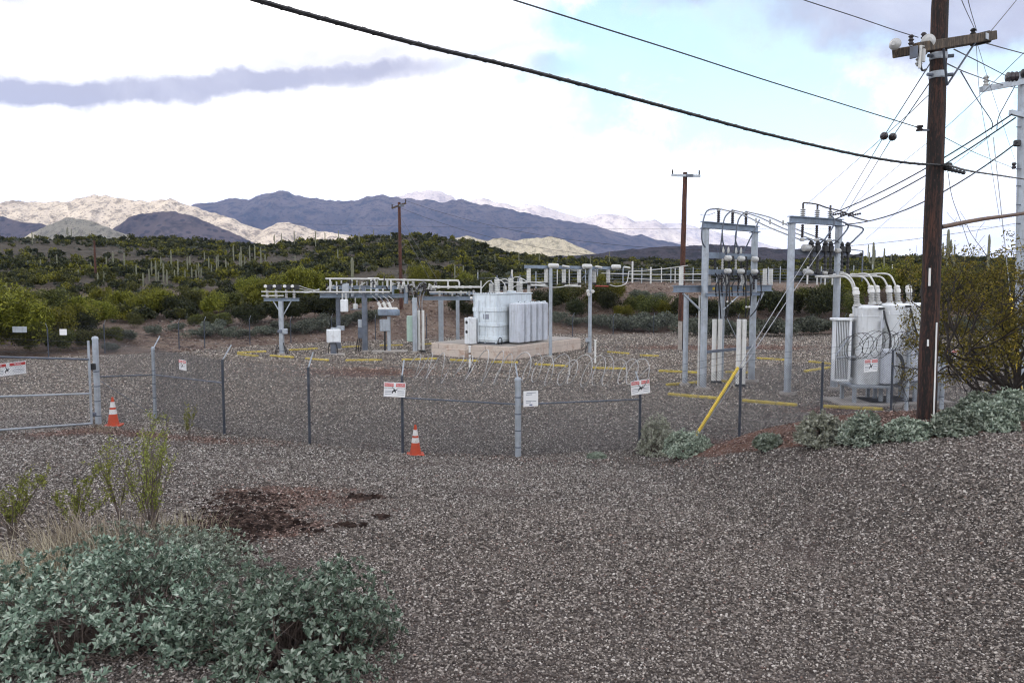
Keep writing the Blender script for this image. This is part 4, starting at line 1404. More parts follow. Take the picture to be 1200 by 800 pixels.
def small_gear():
    # pole-mounted white instrument box hanging in the bus structure
    c = P(403.5, 358, BY - .8)
    o = thing('instrument_transformer', 'white box hanging below the beams of the long bus structure', 'instrument box', c)
    part(o, 'housing', MB().box(c, (.52, .45, .85), .2, bev=.04), M_tank_white)
    for dx in (-.12, .12):
        part(o, 'bushing', MB().sheds(c + Vector((dx, 0, .42)), .42, .07, 10, k=5), M_porc_w, 50)
    part(o, 'hanger', MB().bar(c + Vector((.1, .25, .35)), c + Vector((.1, .25, 1.05)), .12), M_galv)
    c = P(416.5, 358.5, BY - .6)
    o = thing('instrument_transformer', 'small pale pot on a short shelf between two posts of the long bus structure', 'instrument box', c - Vector((0, 0, .2)))
    part(o, 'pot', MB().lathe(c - Vector((0, 0, .2)), [(.17, 0), (.17, .3), (.12, .36)], 14), M_porc_w, 50)
    part(o, 'bushing', MB().sheds(c + Vector((0, 0, .16)), .4, .06, 10, k=4), M_porc, 50)
    part(o, 'shelf', MB().bar(P(411, 362.5, BY - .6), P(425, 362, BY - .6), .3, .06), M_galv_dark)
    # recloser on its own stand
    p = PZ(455, 412.5)
    o = thing('recloser', 'blue grey recloser with three white bushings on a single post before the bus structure', 'recloser', p)
    part(o, 'post', MB().bar((p.x + .07, p.y, 0), (p.x + .07, p.y, P(455, 371, p.y).z), .2), M_galv)
    part(o, 'conduit', MB().tube([(p.x - .22, p.y, 0), (p.x - .22, p.y, P(455, 388, p.y).z)], .06, 8), M_black)
    part(o, 'base_slab', MB().box((p.x + .1, p.y, .0), (2.4, 1.0, .22), .1, bev=.03), M_conc)
    ct = P(451, 381, p.y - .1)
    part(o, 'control_cabinet', MB().box(ct, (.66, .4, .8), .3, bev=.03), M_galv)
    tk = P(455.5, 366, p.y)
    part(o, 'tank', MB().box(tk, (1.45, .75, .42), .2, bev=.05).box(tk + Vector((.35, -.3, -.05)), (.6, .3, .3), .2, bev=.04), M_beam)
    hd = P(454.5, 361.5, p.y)
    part(o, 'head', MB().box(hd, (1.3, .65, .16), .2, bev=.05), M_white)
    for k, px in enumerate((444.5, 450.5, 456.5)):
        a = P(px + 1.5, 360.5, p.y); b = P(px - 1.5, 354, p.y)
        bs = part(o, 'bushing', MB().sheds(a, (b - a).length, .12, 12, axis=tuple(b - a), k=4, core=.7), M_white, 50)
        sub(bs, 'terminal', MB().tube([b, b + (b - a).normalized() * .25], .03, 6), M_galv_dark)
    # green cabinet
    q = PZ(484, 412); q = P(483, 385, q.y - .4)
    o = thing('green_cabinet', 'tall pale green cabinet fixed to the bus post beside two white conduits', 'cabinet', q)
    part(o, 'housing', MB().box(q, (.62, .45, 1.75), .35, bev=.03), M_mint)
    part(o, 'door', MB().box(q + Vector((-.12 - .02, -.24, 0)), (.4, .03, 1.6), .35, bev=.01), M_mint)
    part(o, 'leg', MB().bar(q + Vector((.1, .2, -.85)), Vector((q.x + .1, q.y + .2, 0)), .1), M_galv)
    # white cabinet on legs
    p = PZ(391, 415.5)
    o = thing('meter_cabinet', 'white box cabinet standing on a short dark pedestal with cable loops', 'cabinet', p)
    c = P(391, 393.5, p.y)
    part(o, 'housing', MB().box(c, (.86, .6, .86), .35, bev=.03), M_tank_white)
    part(o, 'door', MB().box(c + Vector((.10, -.325, 0)), (.72, .03, .74), .35, bev=.008), M_tank_white)
    part(o, 'pedestal', MB().bar((p.x, p.y, 0), (p.x, p.y, c.z - .4), .34, .26), M_galv_dark)
    for dx in (-.32, .30):
        part(o, 'cable_loop', MB().tube(through([(p.x + dx, p.y - .1, 0), (p.x + dx * .9, p.y - .15, .5), (p.x + dx * .5, p.y - .1, c.z - .4)], 5), .03, 6), M_black)
    part(o, 'slab', MB().box((p.x + .1, p.y, .0), (1.2, 1.0, .16), .1, bev=.03), M_conc)
    c2 = P(406, 384.5, BY - .8)
    o = thing('junction_box', 'small pale box on the thin bus post behind the white box cabinet', 'box', c2)
    part(o, 'housing', MB().box(c2 + Vector((-.42, .1, 0)), (.5, .3, .3), .0, bev=.03).box(c2 + Vector((-.9, .2, -.08)), (.45, .3, .24), .2, bev=.03), M_galv)
    # T-shaped switch stand
    p = PZ(330.5, 415.5)
    o = thing('switch_stand', 'T shaped steel stand carrying a row of black and white switches', 'switch stand', p)
    zt = P(330, 351, p.y).z
    part(o, 'post', MB().bar((p.x, p.y, 0), (p.x, p.y, zt - .1), .26), M_galv)
    base_plate(o, p, .22)
    X = lambda px: P(px, 340, p.y).x
    part(o, 'crossbeam', MB().ibeam((X(309), p.y, zt), (X(350.5), p.y, zt), .2, .2, .025), M_beam)
    part(o, 'brace', MB().bar((X(320), p.y, zt - .1), (X(329), p.y, zt - .95), .06), M_galv)
    part(o, 'brace', MB().bar((X(341), p.y, zt - .1), (X(332), p.y, zt - .95), .06), M_galv)
    part(o, 'rail', MB().tube([(X(308), p.y - .3, zt + .25), (X(334), p.y - .3, zt + .25)], .045, 8), M_pipe)
    part(o, 'rail', MB().tube([(X(308), p.y - .3, zt + .52), (X(351), p.y - .3, zt + .50)], .04, 8), M_pipe)
    for px in (313, 323.5, 335.5, 344.5):
        part(o, 'insulator', MB().sheds((X(px), p.y, zt + .1), .55, .11, 10, k=5), M_porc, 50)
        part(o, 'switch_head', MB().box((X(px + 3), p.y, zt + .78), (.36, .3, .3), bev=.05), M_black)
        part(o, 'white_cap', MB().lathe((X(px - 1), p.y - .15, zt + .86), [(.04, -.1), (.11, -.06), (.11, .06), (.04, .1)], 10), M_white, 50)
    part(o, 'rod', MB().tube([(X(309), p.y, zt + .95), (X(352), p.y, zt + .98)], .03, 6), M_black)
    part(o, 'control_box', MB().box((X(333.5), p.y - .1, P(330, 388, p.y).z), (.3, .3, .35), bev=.03), M_galv)
    part(o, 'clamp', MB().box((p.x, p.y, P(330, 388, p.y).z), (.42, .36, .2), bev=.02), M_galv_dark)
    for k in range(5):
        a = random.Random(k).uniform(-.4, .4)
        part(o, 'cable_riser', MB().tube(through([(p.x + a * .6, p.y - .2, .8 - .1 * k), (p.x + a, p.y - .3, .4), (p.x + a * 1.3, p.y - .25, 0)], 5), .03, 6), M_black)
    for k, (y0, y1) in enumerate(((335, 347), (338, 346), (342, 345))):
        w = MB().tube(through([P(351, y0, p.y), P(362, y0 + (y1 - y0) * .3, p.y + 1), P(374, y1 - 6.5, BY - .6)], 6), .025, 6)
        t = thing('jumper_cable', ('upper pale cable from the T shaped stand to the bus structure', 'middle pale cable from the T shaped stand to the bus structure', 'lowest pale cable from the T shaped stand to the bus structure')[k], 'cable', P(351, y0, p.y), 0, 'cables from the T shaped stand')
        part(t, 'strand', w, M_pipe, 60)


small_gear()


def bus_support():
    A = PZ(645, 418.5); B = PZ(691, 415)
    d = (B - A).normalized(); L = (B - A).length
    zb = P(645, 312.5, A.y).z
    at = lambda t, z, dy=0.0: A + d * (L * t) + Vector((0, dy, z))
    o = thing('bus_support', 'two post steel support with hanging grey insulators in front of the embankment', 'bus support', A)
    post(o, A, zb, .11, M_galv)
    post(o, B, zb, .12, M_galv)
    part(o, 'crossbeam', MB().bar(at(-.6, zb - .02, .3), at(1.75, zb - .02, .3), .2, .2), M_beam)
    for t in (-.52, -.1, .33, .72, 1.12, 1.5):
        i = part(o, 'insulator', MB().sheds(at(t, zb - 1.0, .3), .86, .14, 14, k=9, core=.86), M_porc_w if t < 1 else M_porc, 50)
        sub(i, 'clamp', MB().box(at(t, zb - 1.07, .3), (.22, .22, .14), bev=.03), M_black)
    for t in (.12, .97, 1.75):
        i = part(o, 'switch_drum', MB().lathe(at(t - .17, zb + .06, -.05), [(.08, 0), (.15, .06), (.16, .3), (.15, .72), (.08, .78)], 14, d), M_porc_w, 45)
        sub(i, 'contact', MB().tube([at(t + .17, zb + .06, -.05), at(t + .33, zb, -.05)], .07, 8), M_porc_w)
    part(o, 'rod', MB().tube([at(-.48, zb - 1.15, .3), at(-.1, zb - 1.16, .3)], .06, 8), M_white)
    part(o, 'rod', MB().tube([at(.36, zb - 1.2, .3), at(.76, zb - 1.22, .3)], .06, 8), M_white)
    part(o, 'red_rod', MB().tube([at(1.15, zb - 1.22, .3), at(1.5, zb - 1.24, .3)], .05, 8), M_rustred)
    part(o, 'cable', MB().tube(through([at(-.1, zb - 1.1, .3), at(-.5, zb - .95, 0), at(-1.1, zb - 1.0, -.2)], 6), .03, 6), M_pipe, 60)
    part(o, 'cable', MB().tube(through([at(-.52, zb - 1.1, .3), at(.1, zb - 1.3, .2), at(.5, zb - 1.15, .2), at(.72, zb - 1.1, .3)], 6), .03, 6), M_pipe, 60)
    part(o, 'cable', MB().tube(through([at(1.5, zb - 1.12, .3), at(1.75, zb - 1.25, .2), at(2.0, zb - 1.0, .1), at(2.06, zb - .2, 0)], 7), .03, 6), M_pipe, 60)
    part(o, 'cable', MB().tube(through([at(.42, zb - .05, .3), at(.62, zb - .2, .3), at(.95, zb - .05, .1)], 7), .03, 6), M_pipe, 60)
    for s in (-1, 1):
        part(o, 'brace', MB().bar(at(1, zb - .15, .1), at(1 + .22 * s, zb - .75 + .5 * (s > 0), .1), .05), M_galv_dark)
    for dx, dz in ((-.17, 0), (.15, 0), (-.12, -.2)):
        part(o, 'floodlight', MB().lathe(at(1, zb - 1.55 + dz) + Vector((dx, -.2, 0)), [(.02, -.08), (.10, -.06), (.12, .06), (.1, .07)], 12, (0, -1, -.3)), M_white, 50)
    part(o, 'meter_box', MB().box(at(.95, P(688, 398, B.y).z) + Vector((0, -.2, 0)), (.34, .25, .26), bev=.03), M_galv)
    part(o, 'cable_riser', MB().tube(through([at(.97, P(688, 399, B.y).z) + Vector((0, -.2, 0)), at(.9, .5) + Vector((0, -.3, 0)), at(.85, 0) + Vector((0, -.3, 0))], 5), .03, 6), M_black)


bus_support()

# long pale overhead bus pipes from the support to the switch structure
for k, (a, b) in enumerate((((737, 318, 51), (806, 311, 46)), ((705, 320, 51), (822, 321, 40)), ((735, 326, 51), (833, 328, 40)))):
    o = thing('bus_conductor', ('highest pale conductor from the two post support to the switch portal', 'middle pale conductor from the two post support to the switch portal', 'lowest pale conductor from the two post support to the switch portal')[k], 'conductor', P(*a), 0, 'conductors leaving the two post support')
    part(o, 'strand', MB().tube(arc(P(*a), P(*b), -.06, 8), .028, 6), M_pipe, 60)


# ================================================================== three white transformers on steel stands
def tank_transformer(px, yb, label, first, bush):
    p = PZ(px, yb, 0)
    Y = p.y
    zs = P(px, 449, Y).z if first else .85
    root = thing('transformer', label, 'transformer', (p.x, p.y, 0), 0, 'white transformers on steel stands')
    r = .51
    zt = zs + 2.98
    # stand
    part(root, 'stand_top', MB().box((p.x, p.y, zs - .06), (1.55, 1.3, .1), bev=.01), M_galv)
    for sx in (-1, 1):
        for sy in (-1, 1):
            part(root, 'leg', MB().bar((p.x + sx * .66, p.y + sy * .55, .06), (p.x + sx * .66, p.y + sy * .55, zs - .11), .12), M_galv)
    part(root, 'slab', MB().box((p.x - .1, p.y, .0), (2.3, 2.0, .2), bev=.03), M_conc)
    # oval tank
    g = MB()
    prof = [(1, 0), (1, zt - zs - .06)]
    ring = 28
    V0 = []
    for zz, k in ((zs, .97), (zs + .04, 1), (zt - .1, 1), (zt - .05, 1.04), (zt, 1.04), (zt + .06, .9), (zt + .09, .4)):
        V0.append(g.addv([(p.x + r * k * math.copysign(abs(math.cos(a)) ** .7, math.cos(a)), p.y + r * .95 * k * math.copysign(abs(math.sin(a)) ** .7, math.sin(a)), zz) for a in [2 * math.pi * i / ring for i in range(ring)]]))
    for a, b in zip(V0, V0[1:]):
        for i in range(ring):
            j = (i + 1) % ring
            g.f.append((a + i, a + j, b + j, b + i))
    g.f.append(tuple(V0[-1] + i for i in range(ring)))
    part(root, 'tank', g, M_tank_white, 40)
    # control cabinet on the tank
    part(root, 'control_cabinet', MB().box((p.x + .62, p.y - .42, zs + .72), (.5, .46, 1.35), .15, bev=.03), M_rad)
    part(root, 'cable', MB().tube(through([(p.x + .36, p.y - .55, zt - .1), (p.x + .42, p.y - .66, zt - .55), (p.x + .58, p.y - .68, zs + 1.9), (p.x + .58, p.y - .66, zs + 1.42)], 6), .035, 7), M_black, 60)
    part(root, 'lid_clamp', MB().box((p.x + .25, p.y - .6, zt - .03), (.26, .1, .09), .4, bev=.02), M_black)
    for zz in (zs + .25, zs + 1.45, zt - .35):
        part(root, 'weld_band', MB().lathe((p.x, p.y, zz), [(r * 1.075, 0), (r * 1.085, .015), (r * 1.075, .03)], 28, caps=False), M_tank_white, 50)
    part(root, 'lifting_lug', MB().box((p.x - .38, p.y - .36, zt - .3), (.09, .1, .16), .7, bev=.02), M_tank_white)
    part(root, 'name_plate', MB().box((p.x + .33, p.y - .575, zt - .62), (.16, .02, .3), .45), M_rad)
    for bpx, dy in bush:
        q = Vector((P(bpx, 360, p.y + dy).x, p.y + dy, zt + .04))
        tilt = Vector((-.12, 0, 1)).normalized()
        o = part(root, 'bushing', MB().lathe(q, [(.15, 0), (.15, .07), (.115, .1)], 14, tilt).sheds(q + tilt * .1, .34, .115, 14, tilt, k=5, core=.8), M_porc, 50)
        sub(o, 'cap', MB().lathe(q + tilt * .44, [(.08, 0), (.125, .02), (.13, .14), (.10, .17), (.115, .2), (.11, .27), (.04, .31)], 12, tilt), M_white, 50)
    return root, p, zs, zt


trs = []
for k, (px, yb, lb) in enumerate(((1013, 472, 'white tank transformer with a tall finned radiator on its side'),
                                   (1043.5, 470.5, 'middle white tank transformer of three with a black cable coil below its cabinet'),
                                   (1071, 469, 'white tank transformer half hidden by the big wooden pole'))):
    trs.append(tank_transformer(px, yb, lb, k == 0, (((1004.5, -.1),), ((1022, -.1), (1028.5, .1)), ((1043, -.1), (1052.5, .1), (1066, .2)))[k]))


def radiator_first():
    root, p, zs, zt = trs[0]
    a = P(985, 372, p.y); b = P(985, 445, p.y)
    x0 = P(976, 400, p.y).x; x1 = P(992, 400, p.y).x
    yc = p.y - .05
    o = part(root, 'radiator', MB().box(((x0 + x1) / 2, yc, a.z - .06), (x1 - x0 + .16, .5, .1), bev=.03).box(((x0 + x1) / 2 + .05, yc, b.z), (x1 - x0, .46, .1), bev=.03), M_tank_white)
    f = MB()
    for k in range(8):
        f.box((x0 + (x1 - x0) * (k + .4) / 8.4, yc, (a.z + b.z) / 2), (.022, .30, a.z - b.z - .1))
    sub(o, 'fins', f, M_tank_white)
    sub(o, 'side_plate', MB().box((x1 + .03, yc, (a.z + b.z) / 2), (.10, .46, a.z - b.z - .06), bev=.02), M_tank_white)
    sub(o, 'brace', MB().bar((x0, yc - .26, b.z + 1.0), (x1, yc - .26, b.z + 1.75), .04).bar((x0, yc - .26, b.z + .92), (x1 + .25, yc - .26, b.z + .95), .04), M_galv)
    sub(o, 'back_plate', MB().box((x1 + .14, yc + .1, (a.z + b.z) / 2), (.1, .3, a.z - b.z - .3)), M_galv_dark)
    part(root, 'radiator_pipe', MB().tube([(x1, yc, a.z - .06), (p.x - .5, p.y, a.z - .06)], .06, 8).tube([(x1, yc, b.z + .02), (p.x - .5, p.y, b.z + .02)], .06, 8), M_tank_white)
    part(root, 'oil_valve', MB().lathe((p.x - .62, p.y - .2, zt - .32), [(.04, 0), (.08, .04), (.08, .14), (.03, .18)], 10, (-1, 0, 0)), M_porc_w, 50)
    # cable coil on the second
    r2, p2, zs2, zt2 = trs[1]
    c = P(1050.5, 433, p2.y - .8)
    part(r2, 'cable_coil', MB().tube([c + Vector((.22 * math.cos(t) * (1 + .02 * t), -.004 * t, .52 * math.sin(t) * (1 + .015 * t))) for t in np.linspace(0, 18.5, 80)], .028, 6), M_black, 60)
    r3, p3, zs3, zt3 = trs[2]
    c = P(1072, 424, p3.y - .75)
    part(r3, 'cable_coil', MB().tube([c + Vector((.2 * math.cos(t), -.004 * t, .5 * math.sin(t))) for t in np.linspace(0, 12.4, 60)], .028, 6), M_black, 60)
    # leads from the bus pipes of the line structure
    cols = ((972, 323), (964, 325), (985, 322), (978, 324.5), (998, 321), (990, 324))
    tops = ((1002.5, 341), (1000.5, 342), (1026.5, 341), (1020, 342), (1050.5, 341), (1041, 342))
    for k in range(6):
        r_, pp, z_, zt_ = trs[k // 2]
        a = P(*cols[k], 32.5)
        e = P(*tops[k], pp.y)
        lab = ('outer', 'inner')[k % 2]
        o = thing('bushing_cable', '%s pale cable arching down to the %s white transformer' % (lab, ('finned', 'middle', 'half hidden')[k // 2]), 'cable', a, 0, 'cables arching down to the white transformers')
        xm = a.lerp(e, .55)
        part(o, 'strand', MB().tube(through([a, a.lerp(e, .3) + Vector((0, 0, .18)), P(tops[k][0] - 11, tops[k][1] - 20 + (k % 2) * 2, pp.y + .3), P(tops[k][0] - 3, tops[k][1] - 11, pp.y), e], 7), .036, 8), M_pipe, 60)


radiator_first()

# ================================================================== yellow curbs, pipes, pole bits
CURBS = [
    ((278, 414), (312, 412.5), 'yellow curb strip making the far side of the wedge at the end of the curb line'),
    ((279, 415.5), (302, 418), 'yellow curb strip making the near side of the wedge at the end of the curb line'),
    ((317, 417.5), (344, 419.5), 'yellow curb strip just before the T shaped switch stand'),
    ((339, 411), (372, 409), 'yellow curb strip behind the T shaped switch stand'),
    ((358, 421), (385, 423), 'yellow curb strip before the white box cabinet'),
    ((401, 407.5), (422, 406.5), 'short yellow curb strip behind the white box cabinet'),
    ((405, 423), (448, 422.5), 'yellow curb strip before the bus posts and the recloser'),
    ((445, 405.5), (472, 405), 'yellow curb strip behind the recloser slab'),
    ((471, 422.5), (512, 421), 'yellow curb strip before the pale green cabinet'),
    ((498, 404), (515, 403), 'short yellow curb strip behind the two white conduits'),
    ((527.5, 422.5), (560, 424), 'yellow curb strip before the block wall of the transformer pad'),
    ((576, 425), (607, 425.5), 'yellow curb strip before the corner of the transformer pad'),
    ((627, 427.5), (665, 430), 'yellow curb strip behind the razor coil at the corner post'),
    ((712, 413), (737, 415), 'yellow curb strip beyond the white marker post near the embankment'),
    ((694, 432), (733, 433), 'yellow curb strip between the white marker post and the razor coil'),
    ((750, 417), (772, 418), 'faint yellow curb strip between the far pole and the razor coil'),
    ((772, 435.5), (818, 437.5), 'yellow curb strip running up to the foot of the switch portal'),
    ((781, 452), (820, 449), 'thin yellow curb strip at the near foot of the switch portal'),
    ((783, 463), (841, 468), 'longest yellow curb strip crossing behind the yellow guy guard'),
    ((870, 470.5), (934, 476), 'long yellow curb strip between the two portals near the fence'),
    ((850, 437), (877, 437.5), 'yellow curb strip behind the white conduits of the switch portal'),
    ((841, 448), (854, 448), 'short yellow curb strip between the pairs of white conduits'),
    ((887, 420.5), (920, 422.5), 'yellow curb strip far back between the two portals'),
    ((948, 424.5), (973, 427), 'far yellow curb strip of two meeting at the foot of the line portal'),
    ((943, 436), (973, 431.5), 'near yellow curb strip of two meeting at the foot of the line portal'),
    ((965, 477.5), (1035, 481), 'yellow curb strip before the stands of the white transformers'),
]
for a, b, lb in CURBS:
    A = hit(*a, 20, 80); B = hit(*b, 20, 80)
    d = (B - A); L = d.length; rz = math.atan2(d.y, d.x)
    c = (A + B) / 2
    o = MB().box((0, 0, 0), (L, .17, .13), bev=.04).build('parking_curb', M_yellow)
    o.location = (c.x, c.y, c.z + .045)
    o.rotation_euler = (0, -math.asin(max(-1, min(1, d.z / L))), rz)
    tag(o, lb, 'curb', 'yellow curb strips on the yard')

for px, yt, yb, r, lb, dk in ((550.5, 405, 437, .055, 'white marker post with a dark foot before the transformer pad', True), (697.5, 398, 426, .055, 'white marker post with a cap beside the two post support', False)):
    p = PZ(px, yb - 1)
    o = thing('marker_post', lb, 'post', p)
    zt = P(px, yt, p.y).z
    part(o, 'shaft', MB().lathe((p.x, p.y, .25 if dk else -.05), [(r, 0), (r, zt - (.25 if dk else -.05) - .06), (r * 1.5, zt - (.25 if dk else -.05) - .05), (r * 1.4, zt - (.25 if dk else -.05))], 12), M_white, 50)
    if dk:
        part(o, 'foot', MB().lathe((p.x, p.y, -.05), [(r * 1.3, 0), (r * 1.2, .26), (r, .30)], 12), M_black, 50)
        part(o, 'band', MB().lathe((p.x, p.y, .95), [(r * 1.15, 0), (r * 1.15, .08)], 12), M_brown, 50)


# ================================================================== PLANTS
L_olive = leaf_mat("olive_foliage", (.024, .030, .010), (.085, .095, .022), (.16, .16, .045))
L_yellow = leaf_mat("yellow_green_foliage", (.045, .050, .008), (.155, .160, .018), (.29, .28, .042))
L_dark = leaf_mat("dark_desert_foliage", (.012, .015, .007), (.034, .040, .016), (.065, .072, .028))
L_grey = leaf_mat("grey_green_foliage", (.045, .052, .038), (.12, .135, .102), (.21, .225, .175))
L_britt = leaf_mat("silvery_brittlebush_leaf", (.055, .088, .060), (.20, .280, .205), (.52, .59, .49), .06)
L_mid = leaf_mat("sage_green_brittlebush_leaf", (.10, .125, .09), (.27, .325, .25), (.52, .56, .47), .10)
L_pale = leaf_mat("pale_dry_brittlebush_leaf", (.20, .215, .15), (.40, .42, .33), (.58, .59, .50), .15)
L_bright = leaf_mat("fresh_green_twig", (.10, .125, .02), (.24, .27, .05), (.38, .40, .11))
L_straw = leaf_mat("dry_straw", (.16, .13, .08), (.31, .26, .18), (.47, .42, .32), .2)
L_mesq = leaf_mat("mesquite_leaf", (.048, .042, .008), (.135, .110, .020), (.27, .195, .035))
M_twig = simple_mat("grey_brown_twig", (.125, .095, .080), .8, .0, .3, 10.0)
M_bark = simple_mat("dark_bark", (.035, .028, .024), .85, .0, .35, 10.0)


def quads_at(C, size, rng, flat=0.0, long=1.0):
    """randomly turned small leaf-clump quads centred on C; returns V,F"""
    n = len(C)
    a = rng.normal(size=(n, 3)); a /= np.linalg.norm(a, axis=1)[:, None]
    b = rng.normal(size=(n, 3))
    b[:, 2] *= 1 - flat
    b -= a * (a * b).sum(1)[:, None]; b /= np.linalg.norm(b, axis=1)[:, None]
    s = np.asarray(size)[:, None] if np.ndim(size) else size
    a = a * s * long * .5; b = b * s * .5
    k = rng.uniform(.3, 1.0, (n, 1))
    V = np.stack([C - a - b * k, C + a * .9 - b * .5, C + a + b * k, C - a * .7 + b], 1).reshape(-1, 3)
    F = np.arange(n * 4).reshape(-1, 4)
    return V, F


def clump_points(n, rx, ry, h, rng, lobes=7, gap=.35):
    """points filling an uneven bushy crown: several lobes, hollow inside, ragged edge"""
    th = rng.uniform(0, 6.283, lobes); rr = np.sqrt(rng.uniform(.05, 1, lobes)) * .62
    L = np.stack([rr * np.cos(th) * rx, rr * np.sin(th) * ry, h * rng.uniform(.38, .72, lobes)], -1)
    S = rng.uniform(.32, .58, lobes)
    k = rng.integers(0, lobes, n)
    d = rng.normal(size=(n, 3)); d /= np.linalg.norm(d, axis=1)[:, None]
    r = rng.uniform(.25, 1.0, n) ** .55 * rng.uniform(.75, 1.15, n)
    p = L[k] + d * r[:, None] * S[k][:, None] * np.array([rx, ry, h * .62])
    p[:, 2] = np.clip(p[:, 2], .02 * h, None)
    m = fbm(p[:, 0] / (rx * .3) + 31, p[:, 2] / (h * .3) + p[:, 1] / (ry * .4), 2, int(rng.integers(1, 99))) > gap
    return p[m]


def shrub_mesh(name, mat, rng, rx, h, n, leaf, lobes=7, gap=.38, parent=None, long=1.0):
    p = clump_points(n, rx, rx, h, rng, lobes, gap)
    V, F = quads_at(p, leaf * rng.uniform(.6, 1.3, len(p)), rng, .2, long)
    return np_mesh(name, V, F, mat, parent)


def limbs(root_mb, base, h, spread, rng, n=6, r=.05, seg=4, lean=0.0):
    tips = []
    for i in range(n):
        a = rng.uniform(0, 6.283)
        e = Vector((math.cos(a) * spread * rng.uniform(.4, 1) + lean, math.sin(a) * spread * rng.uniform(.4, 1), h * rng.uniform(.55, .95)))
        pts = [Vector(base)]
        for k in range(1, seg + 1):
            t = k / seg
            pts.append(Vector(base) + Vector((e.x * t ** 1.2, e.y * t ** 1.2, e.z * t)) + Vector(rng.normal(0, .04, 3)) * h * .5)
        root_mb.tube(pts, [r * (1 - .8 * k / seg) for k in range(seg + 1)], 5)
        tips += pts[1:]
    return tips


rngS = np.random.default_rng(77)

# ---- shrubs on the slope behind the yard: a few grown shapes, then copies
KINDS = {
    'palo_verde': (L_yellow, 2.3, 3.6, 13000, .078, 14, .40, 'yellow green palo verde bush on the slope behind the yard', 'palo verdes behind the yard', 'tree'),
    'olive_bush': (L_olive, 1.6, 2.3, 8500, .078, 9, .40, 'olive green desert bush on the slope behind the yard', 'olive bushes behind the yard', 'bush'),
    'dark_bush': (L_dark, 1.5, 2.0, 7500, .078, 9, .38, 'dark green creosote bush on the slope behind the yard', 'dark bushes behind the yard', 'bush'),
    'sage_bush': (L_grey, 1.0, .95, 3600, .060, 8, .34, 'low grey green sage bush on the rocky ground behind the yard', 'sage bushes behind the yard', 'bush'),
}
PROTO = {}
USED = {}
for kname, (mt, rx, h, n, leaf, lb, gap, label, grp, cat) in KINDS.items():
    PROTO[kname] = []
    for v in range(4):
        o = shrub_mesh(kname, mt, np.random.default_rng(500 + v * 7 + len(kname)), rx, h, n, leaf, lb, gap, None, 2.2 if kname == 'palo_verde' else 1.4)
        tag(o, label, cat, grp)
        PROTO[kname].append(o)
        USED[o.name] = False


def place(kname, p, s, rz=None, sz=1.0):
    o = PROTO[kname][int(rngS.integers(0, 4))]
    if USED[o.name]:
        o = o.copy(); col.objects.link(o)
    else:
        USED[o.name] = True
    o.location = (p[0], p[1], p[2] - .05)
    o.rotation_euler = (0, 0, rngS.uniform(0, 6.283) if rz is None else rz)
    o.scale = (s * rngS.uniform(.9, 1.15), s * rngS.uniform(.9, 1.15), s * sz * rngS.uniform(.85, 1.15))
    return o


def at_px(px, py_base, lo=46):
    return hit(px, py_base, lo, 300)


